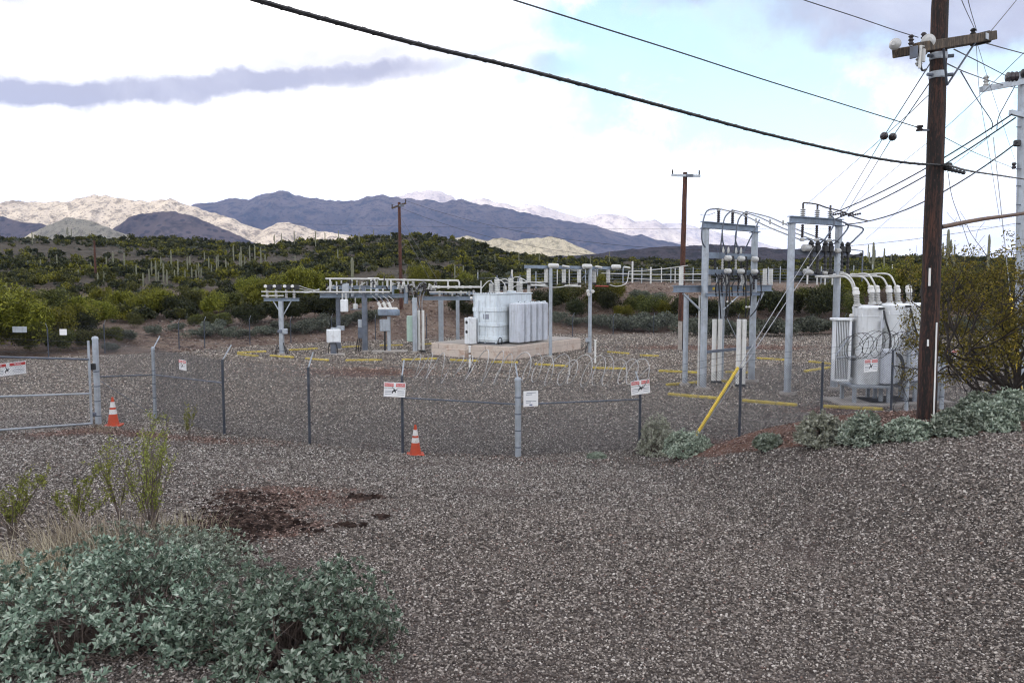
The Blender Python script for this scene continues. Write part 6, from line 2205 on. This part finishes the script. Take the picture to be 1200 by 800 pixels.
def gate():
    p0 = hit(107.5, 498, 10, 30)
    p1 = hit(0, 507, 10, 30)
    d = (p1 - p0); d.z = 0
    a = p0.copy(); b = p0 + d * 1.9
    b.z = gz(b.x, b.y)
    root = thing('gate', 'wide chain link gate with grey tube frame standing shut beside the stout gate post', 'gate', a)
    dn = d.normalized()
    row = lambda t, z: a.lerp(b, t) + Vector((0, 0, z))
    zt = P(107.5, 421, a.y).z - a.z
    zm = P(107.5, 461, a.y).z - a.z
    tb = lambda n, p, q, r, m=M_galv: part(root, n, MB().tube([p, q], r, 10), m, 50)
    tb('stile', row(0, .04), row(0, zt + .55), .035)
    tb('bottom_rail', row(0, .05), row(1, .10), .03)
    tb('middle_rail', row(0, zm), row(1, zm + .0), .028)
    tb('top_rail', row(0, zt), row(1, zt + .03), .03, M_galv_dark)
    tb('stile', row(1, .05), row(1, zt), .035)
    n = dn.cross(Vector((0, 0, 1)))
    part(root, 'wire_mesh', link_mesh([(row(0, .06), row(0, zt), row(1, .1), row(1, zt + .03))], .075, .0022), M_mesh)
    for k in (.15, .33, .5):
        part(root, 'barbed_strand', MB().tube([row(0, zt + k), row(1, zt + k)], .0045, 4), M_wire)
    part(root, 'latch', MB().box(row(0, P(107, 430, a.y).z - a.z) - dn * .12, (.16, .12, .2), bev=.02), M_black)
    part(root, 'hinge_collar', MB().box(row(0, P(107, 486, a.y).z - a.z) - dn * .1, (.12, .1, .12), bev=.02), M_galv_dark)
    return a, b, dn


GA, GB, GD = gate()


def back_fence():
    rows = [(-70, 418, 384), (57, 418.5, 384), (123, 414, 380), (210, 409, 378), (240, 408, 376), (293, 404, 374), (341, 402, 375), (389, 400, 372), (440, 398.5, 372), (500, 397, 371), (560, 396, 371), (625, 395, 371), (671, 394, 370.5), (718.5, 392, 371), (766, 391, 370), (815, 391, 371), (865, 391, 371), (928, 391, 371), (990, 391.5, 371), (1060, 392, 372), (1130, 392, 372), (1210, 392, 372), (1300, 392, 372)]
    pts = []; tops = []
    for px, yb, yt in rows:
        p = hit(px, yb, 40, 76)
        pts.append(p); tops.append(P(px, yt, p.y).z)
    root = thing('chain_link_fence', 'distant thin chain link fence along the far edge of the yard before the scrub', 'fence', pts[8])
    fence_run(root, pts, tops, [.04] * len(pts), pitch=.22, wr=.0035, arm=(-.3, .3))
    return pts


BP = back_fence()


# ================================================================== SIGNS
def text(parent, s, size, mat, M, name='lettering', align='CENTER'):
    c = bpy.data.curves.new(name, 'FONT')
    c.body = s
    c.size = size
    c.align_x = align
    c.align_y = 'CENTER'
    c.extrude = .001
    c.materials.append(mat)
    o = bpy.data.objects.new(name, c)
    col.objects.link(o)
    o.parent = parent
    o.matrix_local = M
    return o


def face_matrix(x, y, z):
    """local frame of a sign: x right, z up, front towards -y"""
    return Matrix.Translation((x, y, z)) @ Matrix.Rotation(math.pi / 2, 4, 'X')


FIG = [(-.02, .5), (.12, .46), (.10, .30), (.34, .24), (.55, .36), (.62, .30), (.42, .10), (.30, .0), (.42, -.22), (.30, -.26), (.14, -.06), (-.10, -.12), (-.18, -.40), (-.30, -.40), (-.26, .02), (-.05, .14)]


def danger_sign(label, px, py, w, h, Y, rz, tilt=0.0, group='danger signs along the fences'):
    c = P(px, py, Y)
    root = thing('danger_sign', label, 'sign', c, rz, group)
    root.rotation_euler = (0, tilt, rz)
    MB().box((0, 0, 0), (w, .012, h), bev=.004).build('panel', M_sign, root)
    for s, word in ((-1, 'DANGER'), (1, 'PELIGRO')):
        hd = MB().box((s * w * .265, -.010, h * .33), (w * .43, .006, h * .22)).build('header', M_red, root)
        text(hd, word, h * .17, M_sign, face_matrix(s * w * .265, -.0145, h * .33))
        for k, (zz, ww) in enumerate(((.10, .34), (-.02, .30), (-.12, .33))):
            if k == 0:
                text(root, 'HIGH VOLTAGE' if s < 0 else 'ALTO VOLTAJE', h * .088, M_ink, face_matrix(s * w * .285, -.0085, h * zz))
            else:
                MB().box((s * w * .285, -.008, h * (zz - .06)), (w * ww, .003, h * .035)).build('small_print', M_ink_g, root)
        MB().box((s * w * .285, -.008, h * -.32), (w * .3, .003, h * .03)).build('small_print', M_ink_g, root)
    MB().prism([(x * h * .42 + 0, z * h * .42 - .10 * h) for x, z in FIG], Matrix.Translation((-.04 * w, -.010, 0)), .004).build('falling_figure', M_ink, root)
    bolt = [(-.28, .62), (-.16, .66), (-.04, .42), (-.12, .44), (-.02, .26), (-.22, .46), (-.14, .46)]
    MB().prism([(x * h * .42, z * h * .42 - .08 * h) for x, z in bolt], Matrix.Translation((-.04 * w, -.011, 0)), .004).build('lightning_bolt', M_ink, root)
    for s in (-1, 1):
        MB().lathe((s * w * .46, -.006, h * .42), [(.012, 0), (.010, .006)], 8, (0, -1, 0)).build('screw', M_galv_dark, root)
    return root


def fence_angle(i):
    d = FP[i + 1] - FP[i]
    return math.atan2(d.y, d.x)


def on_fence(i, px, py, off=.05):
    """point of fence panel i seen at a photo pixel, a little towards the camera"""
    a, b = FP[i], FP[i + 1]
    t = (b - a); t.z = 0; t.normalize()
    n = Vector((t.y, -t.x, 0))
    o = Vector((0, 0, CAM_Z)); d = P(px, py, 1.0) - o
    k = ((a + n * off) - o).dot(n) / d.dot(n)
    return (o + d * k).y


danger_sign('wide danger sign hanging on the gate', 9, 432.5, 1.12, .34, GA.lerp(GB, .42).y - .08, math.atan2(-GD.y, -GD.x))
danger_sign('danger sign on the fence panel next to the gate', 214, 427.5, .56, .31, on_fence(1, 214, 427.5), fence_angle(1))
danger_sign('danger sign at the top of the fence post with a traffic cone at its foot', 462.5, 456.5, .56, .38, on_fence(4, 472, 456) - .05, fence_angle(4) * .6, .06)
danger_sign('danger sign on the fence post by the pale dry bush', 750.5, 453.5, .60, .40, on_fence(5, 750, 453, .06) - .02, fence_angle(5), -.08)
danger_sign('danger sign on the fence in front of the finned white transformer', 1020.5, 428, .64, .42, on_fence(8, 1020.5, 428), fence_angle(8))
danger_sign('danger sign half hidden behind mesquite twigs', 1115, 416, .62, .40, on_fence(11, 1115, 416), fence_angle(11))


def notice(label, px, py, w, h, Y, rz, mat=M_sign, lines=True):
    c = P(px, py, Y)
    root = thing('notice_sign', label, 'sign', c, rz)
    MB().box((0, 0, 0), (w, .012, h), bev=.004).build('panel', mat, root)
    if lines:
        for z, ww, x in ((.38, .62, 0.02), (.27, .42, -.12), (-.14, .40, -.14), (-.24, .34, -.17), (-.17, .28, .22)):
            MB().box((x * w, -.008, z * h), (ww * w, .003, .045 * h)).build('small_print', M_ink_g, root)
        MB().box((0, -.008, -.39 * h), (.2 * w, .003, .07 * h), bev=.002).build('emblem', simple_mat("dark_blue_ink", (.03, .05, .18), .5), root)
    return root


notice('square white notice with faint print beside the corner post', 622, 467, .42, .42, on_fence(5, 622, 467, .10), fence_angle(5))
notice('blank weathered grey board on the distant fence before the yellow green trees', 23, 386, .90, .38, hit(23, 419, 40, 70).y - .1, 0, M_galv, False)
notice('small blank white board on the distant fence beside a thin post', 74, 389, .46, .38, hit(74, 418, 40, 70).y - .1, 0, M_sign, False)

# ================================================================== CONES
def cone(label, px, yb, hp):
    p = hit(px, yb, 10, 30)
    H = hp * p.y / 900
    root = thing('traffic_cone', label, 'traffic cone', p)
    s = H / .75
    MB().box((0, 0, .02 * s), (.40 * s, .40 * s, .04 * s), .2, bev=.012).build('base', M_orange, root)
    r = lambda z: (.145 - .118 * z / .72) * s
    seg = [(.04, .31, M_orange, 'body'), (.31, .43, M_reflect, 'reflective_band'), (.43, .48, M_orange, 'body'), (.48, .62, M_reflect, 'reflective_band'), (.62, .74, M_orange, 'body')]
    for a, b, m, nm in seg:
        e = .003 if m is M_reflect else 0
        MB().lathe((0, 0, 0), [(r(a) + e, a * s), (r((a + b) / 2) + e, (a + b) / 2 * s), (r(b) + e, b * s)], 24, caps=(b > .7)).build(nm, m, root, 60)
    return root


cone('orange traffic cone with white bands beside the stout gate post', 133, 499, 35)
cone('orange traffic cone with white bands at the foot of a signed fence post', 487, 533, 37)


# ================================================================== POLES
def pole_shaft(pts, r0, r1, seed, n=14, seg=14):
    a, b = Vector(pts[0]), Vector(pts[1])
    rng = random.Random(seed)
    return MB().tube([a.lerp(b, k / seg) + Vector((rng.uniform(-.006, .006), rng.uniform(-.006, .006), 0)) for k in range(seg + 1)],
                     [(r0 + (r1 - r0) * k / seg) * (1 + rng.uniform(-.02, .02)) for k in range(seg + 1)], n)


BIG = P(1085.5, 491, 13.0)
BIG.z = gz(BIG.x, BIG.y)
BTOP = P(1100.5, 45, 13.05)
BDIR = (BTOP - BIG).normalized()


def bp(z):
    """centre of the big pole at height z"""
    return BIG + BDIR * ((z - BIG.z) / BDIR.z)


CA_L = P(1059, 60, 12.35); CA_R = P(1151, 45, 13.9)


def big_pole():
    root = thing('utility_pole', 'big dark creosoted wooden pole with a heavy crossarm and a pale conduit up its face', 'utility pole', BIG)
    root.rotation_euler = (0, 0, 0)
    part(root, 'shaft', pole_shaft((bp(BIG.z - .3), bp(12.2)), .150, .118, 3, 18, 24), M_wood, 60)
    d = (CA_R - CA_L).normalized()
    side = Vector((d.y, -d.x, 0)).normalized()
    off = side * .19
    arm = part(root, 'crossarm', MB().bar(CA_L + off, CA_R + off, .11, .15, bev=.01), M_wood_arm)
    sub(arm, 'crossarm_plank', MB().bar(CA_L - off + d * .1, CA_R - off, .10, .14, bev=.01), M_wood_arm)
    sub(arm, 'end_bracket', MB().box(CA_R - off * .2 + d * .03, (.1, .34, .2), math.atan2(d.y, d.x), bev=.02), M_black)
    sub(arm, 'bolt_plate', MB().box(CA_R - d * .42 + off + side * .06 + Vector((0, 0, .0)), (.1, .02, .1), math.atan2(d.y, d.x)), M_galv)
    c = CA_L.lerp(CA_R, .5)
    for s in (-1, 1):
        part(root, 'arm_brace', MB().bar(c + d * (.55 * s) + off * 1.2 - Vector((0, 0, .08)), bp(c.z - .72) + off * .8, .035, .012), M_galv_dark)
    for y in (66, 88):
        z = P(1098, y, 13).z
        q = bp(z)
        part(root, 'steel_band', MB().lathe(q - Vector((0, 0, .05)), [(.134, 0), (.140, .02), (.140, .09), (.134, .11)], 18), M_galv)
        for s in (-1, 1):
            part(root, 'band_bolt', MB().tube([q + Vector((s * .13, -.05, 0)), q + Vector((s * .21, -.08, 0))], .03, 8), M_galv_dark)
    # glass and porcelain on the arm
    def disc(p, ax, r=.125):
        o = part(root, 'disc_insulator', MB().lathe(p, [(.03, -.06), (.06, -.04), (r, -.01), (r, .012), (.06, .04), (.035, .07)], 20, tuple(ax)), M_porc, 50)
        sub(o, 'hub', MB().lathe(Vector(p) - Vector(ax).normalized() * .07, [(.02, -.02), (.035, 0), (.02, .03)], 10, tuple(ax)), M_black, 50)
    tow = (Vector((0, 0, CAM_Z)) - CA_L); tow.normalize()
    disc(P(1088, 48, 12.42), tow + Vector((.3, 0, .2)), .105)
    disc(P(1049, 52, 12.2), tow + Vector((-.5, 0, .3)), .09)
    disc(P(1079, 63, 13.0), Vector((0, .2, 1)), .10)
    part(root, 'pin_insulator', MB().sheds(CA_L + d * .22 + Vector((0, 0, .07)), .16, .045, 10, k=3), M_porc_d, 50)
    part(root, 'pin_insulator', MB().sheds(CA_L + d * .62 + Vector((0, 0, .07)), .17, .045, 10, k=3), M_porc_d, 50)
    part(root, 'pin_insulator', MB().sheds(CA_R - d * .36 + Vector((0, 0, .07)), .12, .05, 10, k=2), M_black, 50)
    part(root, 'fuse_cutout', MB().sheds(CA_L + d * .10 + off - Vector((0, 0, .28)), .32, .055, 10, axis=(.1, 0, 1), k=5), M_porc, 50)
    part(root, 'fuse_cutout', MB().tube([CA_L - d * .02 + off * 1.4 - Vector((0, 0, .32)), CA_L + d * .0 + off * 1.4 + Vector((0, 0, .02))], .022, 8), M_porc_w, 50)
    part(root, 'fuse_bracket', MB().box(CA_L - d * .06 + off + Vector((0, 0, -.06)), (.03, .12, .18), math.atan2(d.y, d.x), bev=.008), M_galv_dark)
    part(root, 'fuse_bracket', MB().box(CA_L + d * .02 + off * 1.6 + Vector((0, 0, -.14)), (.05, .04, .2), math.atan2(d.y, d.x), bev=.012), M_porc)
    part(root, 'hook', MB().tube(through([CA_L + off * 1.3 - Vector((0, 0, .05)), CA_L + d * .05 + off * 1.4 - Vector((0, 0, .34)), CA_L + d * .2 + off * 1.4 - Vector((0, 0, .36))], 5), .016, 6), M_black)
    # hardware lower down
    q = bp(P(1085, 151, 13).z)
    part(root, 'spool', MB().lathe(q + Vector((-.30, -.05, -.04)), [(.05, 0), (.06, .02), (.035, .045), (.06, .07), (.05, .09)], 12), M_porc_d, 50)
    part(root, 'spool_bracket', MB().bar(q + Vector((-.34, -.05, -.02)), q + Vector((-.10, -.02, -.02)), .03), M_galv_dark)
    q = bp(P(1090, 196, 13).z)
    part(root, 'cable_clamp', MB().box(q + Vector((.16, -.1, 0)), (.10, .14, .12), bev=.02), M_black)
    # pale conduits and strips on the face
    def strip(xoff, y0, y1, r, m):
        z0, z1 = P(1087, y0, 12.8).z, P(1087, y1, 12.8).z
        pr = lambda z: .150 - (.150 - .118) * (z - BIG.z) / 9.8
        f = lambda z: bp(z) + Vector((xoff, -math.sqrt(max(.0001, pr(z) ** 2 - xoff ** 2)) - r * .6, 0))
        part(root, 'conduit', MB().tube([f(z0 + (z1 - z0) * k / 6) for k in range(7)], r, 8), m, 50)
    strip(.04, 493, 378, .014, M_white)
    strip(-.09, 335, 314, .018, M_white)
    strip(-.085, 406, 398, .016, M_white)


big_pole()


def wood_pole(label, px, yt, yb, Y, r0, r1, arm=None, arm_mat=None, mat=None, sleeve=None, tilt=0.0):
    p = P(px, yb, Y); p.z = gz(p.x, p.y)
    zt = P(px, yt, Y).z
    root = thing('utility_pole', label, 'utility pole', p)
    lo = sleeve if sleeve is not None else p.z - .3
    part(root, 'shaft', pole_shaft(((p.x, p.y, lo), (p.x + tilt, p.y, zt)), r0, r1, int(px), 12, 10), mat or M_wood_red, 60)
    if sleeve is not None:
        part(root, 'sleeve', MB().tube([(p.x - .05, p.y, p.z - .2), (p.x - .05, p.y, sleeve + .1)], r0 * .72, 12), M_conc, 50)
        part(root, 'stub', MB().tube([(p.x + .17, p.y + .1, p.z - .2), (p.x + .12, p.y + .1, sleeve + .3)], r0 * .62, 10), M_wood, 50)
    if arm:
        half, rise, dz = arm
        a = Vector((p.x + tilt - half, p.y - r1 - .05, zt - dz - rise)); b = Vector((p.x + tilt + half, p.y - r1 - .05, zt - dz + rise))
        part(root, 'crossarm', MB().bar(a, b, .12, .16, bev=.01), arm_mat or M_wood_arm)
        for t in (.04, .96):
            q = a.lerp(b, t)
            part(root, 'insulator', MB().sheds(q + Vector((0, 0, .08)), .30, .07, 8, k=3), M_porc_d, 50)
        part(root, 'arm_clamp', MB().box(((a + b) / 2 + Vector((.25, -.02, 0))), (.5, .16, .2), bev=.02), M_galv_dark)
        return root, a, b
    return root, None, None


pA, pAa, pAb = wood_pole('tall slim wooden pole with a pale crossarm standing alone in the yard', 797.5, 202, 410, 53.8, .21, .15, (1.0, -.03, .25), M_galv, None, P(798, 376, 53.8).z, .12)
pB, pBa, pBb = wood_pole('red brown wooden pole with a tilted crossarm behind the bus structure', 470.5, 237, 378, 76, .19, .14, (.72, .26, .35), M_wood_arm, None, None, -.1)
pC, _, _ = wood_pole('thin distant wooden pole on the hillside above the yellow green bushes', 113, 282, 344, 130, .20, .14)


def steel_pole():
    Y = 25.0
    p = P(1197, 480, Y); p.z = gz(p.x, p.y)
    zt = P(1197, 86, Y).z
    x1 = P(1199.5, 86, Y).x
    root = thing('steel_pole', 'tapering grey steel pole with a bolted crossarm at the edge of the mesquite', 'utility pole', p)
    part(root, 'shaft', MB().tube([(p.x, p.y, p.z - .2), (x1, p.y, zt)], [.20, .15], 12), M_galv, 60)
    part(root, 'cap', MB().lathe((x1, p.y, zt), [(.16, 0), (.15, .05), (.05, .08)], 12), M_galv_dark, 50)
    a = P(1150, 105, Y - .3); b = P(1203, 95, Y - .1)
    part(root, 'crossarm', MB().bar(a, b, .14, .17), M_galv)
    part(root, 'pin_insulator', MB().sheds(a + Vector((.14, 0, .08)), .34, .09, 12, k=3), M_porc, 50)
    q = P(1187, 91, Y - .2)
    part(root, 'insulator', MB().lathe(q - Vector((.2, 0, 0)), [(.08, 0), (.17, .04), (.12, .1), (.17, .16), (.12, .22), (.16, .3), (.06, .36)], 14, (1, 0, .1)), M_porc_d, 50)
    part(root, 'insulator', MB().lathe(P(1196, 88, Y) - Vector((.1, .2, 0)), [(.05, 0), (.13, .04), (.13, .2), (.05, .26)], 12, (1, 0, .1)), M_black, 50)
    part(root, 'arm_bracket', MB().bar(P(1184, 131.5, Y - .3), P(1205, 137, Y - .1), .12, .14), M_galv)
    for y in (149, 167, 198, 218, 240, 262):
        part(root, 'step_bolt', MB().tube([P(1191, y, Y - .1), P(1196, y, Y - .1)], .018, 6), M_galv_dark)
    part(root, 'spool', MB().lathe(P(1188, 198, Y), [(.05, 0), (.07, .05), (.04, .1), (.07, .15), (.05, .2)], 10), M_porc_d, 50)
    part(root, 'line_clamp', MB().box(P(1192, 168, Y - .2), (.2, .14, .2), bev=.03), M_black)


steel_pole()


# ================================================================== OVERHEAD WIRES
def wire(label, pts, r=.008, mat=None, cat='wire', name='overhead_wire', n=8, group=None):
    pts = [Vector(p) for p in pts]
    o = thing(name, label, cat, pts[0], 0, group)
    part(o, 'strand', MB().tube(through(pts, n) if len(pts) > 2 else pts, r, 6, caps=False), mat or M_wire)
    return o


def span(label, a, b, sag, r=.008, n=14, **k):
    a = Vector(a); b = Vector(b)
    return wire(label, [a.lerp(b, i / n) - Vector((0, 0, sag * 4 * (i / n) * (1 - i / n))) for i in range(n + 1)], r, n=1, **k)


def planline(px, py):
    """points of the lines leaving the big pole towards the camera's left, in one vertical plane"""
    r = (px - 600) / 900
    D = -9.714 / (r - 1.2857)
    return P(px, py, D)


# thick messenger cable
t1 = [planline(*q) for q in ((180, -38), (300, 0), (400, 28), (500, 54.5), (600, 78), (700, 104), (800, 131), (900, 157.5), (1000, 180.5), (1060, 190.5))]
t1 = [t1[0] + (t1[0] - t1[1]) * 3] + t1 + [bp(P(1090, 195, 13).z) + Vector((-.02, -.17, 0)), bp(P(1090, 196, 13).z) + Vector((.22, -.12, 0)), P(1140, 201, 16), P(1200, 210, 21), P(1330, 230, 34)]
o = wire('thick black twisted cable sagging from the top edge to the big wooden pole', t1, .019, M_black, 'cable', 'messenger_cable')
g = MB()
tl = through(t1, 8)
hel = []
for i in range(0, len(tl) - 1):
    for k in range(4):
        p = tl[i].lerp(tl[i + 1], k / 4)
        a = (i * 4 + k) * .9
        hel.append(p + Vector((0, .017 * math.sin(a), .017 * math.cos(a))))
part(o, 'lashing_wire', MB().tube(hel, .008, 4, caps=False), M_black)
for k in range(6):
    q = P(1108 + k * 4.2, 197.5 + k * 1.0, 13.3 + k * .3)
    part(o, 'grip_knob', MB().lathe(q, [(.01, -.035), (.035, -.02), (.035, .02), (.01, .035)], 8, (1, .5, 0)), M_black)
q1 = [planline(*q) for q in ((480, -38), (600, -0.5), (700, 31), (800, 62.5), (900, 95), (1000, 126))]
wire('thin wire from the top edge down to the spool on the big pole', [q1[0] + (q1[0] - q1[1]) * 3] + q1 + [bp(P(1085, 151, 13).z) + Vector((-.30, -.08, 0))], .0075)
q2 = [planline(*q) for q in ((880, -22), (940, -0.5), (1000, 19), (1050, 36))]
wire('short thin wire from the top edge to the crossarm insulators', [q2[0] + (q2[0] - q2[1]) * 6] + q2 + [P(1076, 44, 12.75)], .0065)
# wires above and beyond the big pole
wire('thin wire rising from the crossarm end to the top edge, first of the pair', [CA_R - Vector((.12, 0, -.12)), P(1126, -2, 9.5), P(1110, -60, 6)], .005)
wire('thin wire rising from the crossarm end to the top edge, second of the pair', [CA_R - Vector((.10, 0, -.12)), P(1134, -2, 10), P(1128, -60, 6.5)], .005)
wire('wire rising from the crossarm end to the top corner', [CA_R + Vector((.05, 0, 0)), P(1193, -2, 17), P(1230, -50, 20)], .008)
wire('wire from the crossarm end running off at the side edge', [CA_R + Vector((.05, 0, -.08)), P(1200, 63, 17), P(1290, 86, 24)], .010)
wire('upper wire from the crossarm to the drum insulator of the steel pole', [P(1118, 58, 13.3), P(1150, 74, 18.5), P(1183, 91, 24.7)], .011)
wire('lower wire from the crossarm to the pin insulator of the steel pole', [P(1108, 74, 13.1), P(1135, 86, 18.5), P(1176, 100, 24.8), P(1200, 104, 27)], .011)
wire('slanting jumper from the lower crossarm wire to the line conductors', [P(1126, 84, 16.5), P(1146, 118, 22), P(1162, 142, 24.5), P(1162, 152, 24.6)], .014, name='jumper_wire')
wire('curved jumper from the steel pole arm to the line conductors', [P(1190, 100, 24.8), P(1178, 122, 24.5), P(1170, 138, 24.4), P(1168, 154, 24.4)], .014, name='jumper_wire')
# three conductors from the steel pole to the line portal
span('highest conductor from the steel pole to the line portal', P(1186, 134, 24.6), line_ends[0], .25, .022)
span('middle conductor from the steel pole to the line portal', P(1190, 138, 24.5), line_ends[1], .28, .022)
span('lowest conductor from the steel pole to the line portal', P(1192, 167, 24.7), line_ends[2], .55, .022)
# guys from the big pole to the line portal with strain insulators
for k, (y0, (ix, iy), (ex_, ey_), lb) in enumerate(((73, (1036, 159.5), (985, 245), 'upper'), (96, (1046, 160.5), (990, 252), 'lower'))):
    a = bp(P(1090, y0, 13).z) + Vector((-.13, 0, 0)); e = P(ex_, ey_, 33); m = P(ix, iy, 19.5)
    o = wire('%s thin guy with an egg insulator from the big pole to the line portal' % lb, [a, m], .010, name='guy_wire')
    part(o, 'egg_insulator', MB().lathe(m, [(.02, -.14), (.09, -.07), (.10, 0), (.09, .07), (.02, .14)], 10, tuple(e - a)), M_porc_d, 50)
    part(o, 'strand', MB().tube([m, e], .010, 6), M_wire)
wire('thin wire from behind the big pole down to the far side of the line portal', [bp(P(1090, 110, 13).z) + Vector((-.1, .1, 0)), P(1038, 158, 19), P(945, 240, 32)], .007)
wire('thin wire crossing from the side edge behind the big pole to the line portal', [P(1290, -20, 14), P(1200, 62, 17), P(1110, 148, 22), P(1040, 205, 28), P(975, 262, 34)], .007)
wire('faint wire crossing low behind the big pole towards the line portal', [P(1160, 160, 20), P(1090, 215, 26), P(1015, 280, 36)], .006)
wire('thin wire hanging straight from the crossarm end towards the mesquite', [CA_R - Vector((.1, 0, .1)), P(1148, 110, 15), P(1158, 172, 16), P(1172, 260, 17)], .004)
wire('thin wire slanting from the crossarm end towards the steel pole', [CA_R - Vector((.08, 0, .1)), P(1164, 112, 17), P(1190, 190, 24.5)], .004)
wire('thin wire from the big pole to the spool on the steel pole', [bp(P(1095, 160, 13).z) + Vector((.13, 0, 0)), P(1145, 180, 18), P(1188, 197, 24.9)], .006)
wire('thin ground wire dropping from the cable clamp into the scrub', [bp(P(1092, 200, 13).z) + Vector((.16, -.1, 0)), P(1116, 232, 14), P(1127, 262, 15), P(1140, 300, 16.5)], .005)
wire('brown pipe strut running from the big pole to the side edge', [bp(P(1090, 266, 13).z) + Vector((.14, 0, 0)), P(1150, 257, 15), P(1200, 250, 17), P(1300, 234, 22)], .040, M_brown, 'pipe', 'pipe_strut')
# far lines
span('faint wire from the far pole to the switch portal', pAb + Vector((0, 0, -2.6)), P(838, 249, 36), .1, .012)
span('long faint wire high behind the portals', P(330, 262, 150), P(1330, 262, 140), 1.0, .018)
span('thin line from the red brown pole to the far pole, upper', pBa.lerp(pBb, .9) + Vector((0, 0, .3)), pA.location + Vector((.1, 0, 7.0)), .9, .014)
span('thin line from the red brown pole to the far pole, lower', pBa.lerp(pBb, .1) + Vector((0, 0, .3)), pA.location + Vector((.1, 0, 6.2)), 1.2, .014)
span('line from the far pole past the switch portal to the scrub', pA.location + Vector((.1, 0, 7.0)), P(1190, 262, 46), .6, .014)
span('guy from the red brown pole to the roof of the bus structure, steep', pBa.lerp(pBb, .5) + Vector((.1, 0, -1.0)), P(512, 327, 56), .0, .014)
span('guy from the red brown pole to the roof of the bus structure, slanted', pBa.lerp(pBb, .5) + Vector((.1, 0, -1.9)), P(503, 326, 57), .0, .014)
wire('faint wire from the thin hillside pole across the slope', [P(113, 292, 130), P(180, 299, 120), P(300, 300, 100)], .016)

# guy wires with the yellow guard
GR = hit(815, 513, 10, 26); GR.z = gz(GR.x, GR.y)
for k, (px, py, lb) in enumerate(((953, 290, 'first pale guy wire rising from the yellow guard to the line portal'), (963, 291, 'second pale guy wire rising beside the first to the line portal'))):
    e = P(px, py, 32.6)
    f = GR + Vector((.05 * k, .05 * k, .0))
    wire(lb, [f, f.lerp(e, .5), e], .016, M_alu, 'guy wire', 'guy_wire', 2)
e = P(953, 290, 32.6)
top = None
dd = (e - GR)
t = 0
for t in np.linspace(.02, .6, 300):
    q = GR + dd * t
    if 600 + 900 * q.x / (q.y * _ca - (q.z - CAM_Z) * _sa) > 865:
        break
o = thing('guy_guard', 'bright yellow plastic guard sleeve on the lower end of the guy wires', 'guy guard', GR)
part(o, 'sleeve', MB().tube([GR + dd * .004 + Vector((-.02, 0, .02)), GR + dd * t + Vector((-.02, 0, .02))], .052, 10), M_yguard, 50)
part(o, 'anchor_rod', MB().tube([GR - dd * .02, GR + dd * .01], .02, 8), M_galv_dark)


G2 = P(1197, 466, 20.5)
u2 = P(1181, 318, 22.0)
o = thing('guy_guard', 'worn yellow guard on a guy wire among the mesquite twigs by the steel pole', 'guy guard', G2)
part(o, 'sleeve', MB().tube([G2, G2.lerp(u2, .35), G2.lerp(u2, .8)], .05, 10), M_yguard, 50)
part(o, 'strand', MB().tube([G2 - (u2 - G2) * .25, u2, G2 + (u2 - G2) * 2.2], .012, 6), M_alu)


# ================================================================== pale post and rail fence on the plateau
def rail_fence():
    root = None
    pts = []
    spots = [(560, 334, 319), (600, 331, 316), (628, 330, 318), (641, 330, 318), (653, 330, 316), (667, 331, 316), (686, 331, 316), (700, 331, 316), (712, 331, 316), (730, 331, 313), (741, 331, 306), (752, 331, 314), (762.5, 332, 313), (775, 332, 313), (786, 332, 313), (791, 332, 314), (812, 332, 313), (826, 332, 313), (840, 332, 313),
             (853, 332, 314), (868, 332, 314), (884, 332, 313), (900, 332, 313), (914, 332, 312), (930, 332, 312), (946, 331, 312), (962, 331, 312), (980, 331, 311), (1000, 331, 311), (1022, 330, 310), (1045, 330, 310)]
    Y = 96.0
    ps = []
    for px, yb, yt in spots:
        p = P(px, yb, Y + (px - 800) * .004); p.z = gz(p.x, p.y)
        ps.append((p, P(px, yt, p.y).z, px))
    root = thing('pole_fence', 'pale pole fence with grey wire rails along the plateau above the embankment', 'fence', ps[10][0])
    for p, zt, px in ps:
        thick = px in (762.5, 741, 600, 946)
        part(root, 'post', MB().tube([(p.x, p.y, p.z - .2), (p.x, p.y, zt)], .11 if thick else .06, 8), M_pipe if thick or px % 2 else M_galv, 50)
    for k in range(5):
        t = .18 + k * .19
        part(root, 'rail', MB().tube([(p.x, p.y + .05, p.z + (min(zt, p.z + 1.95) - p.z) * t) for p, zt, px in ps], .028, 5), M_galv_dark)


rail_fence()
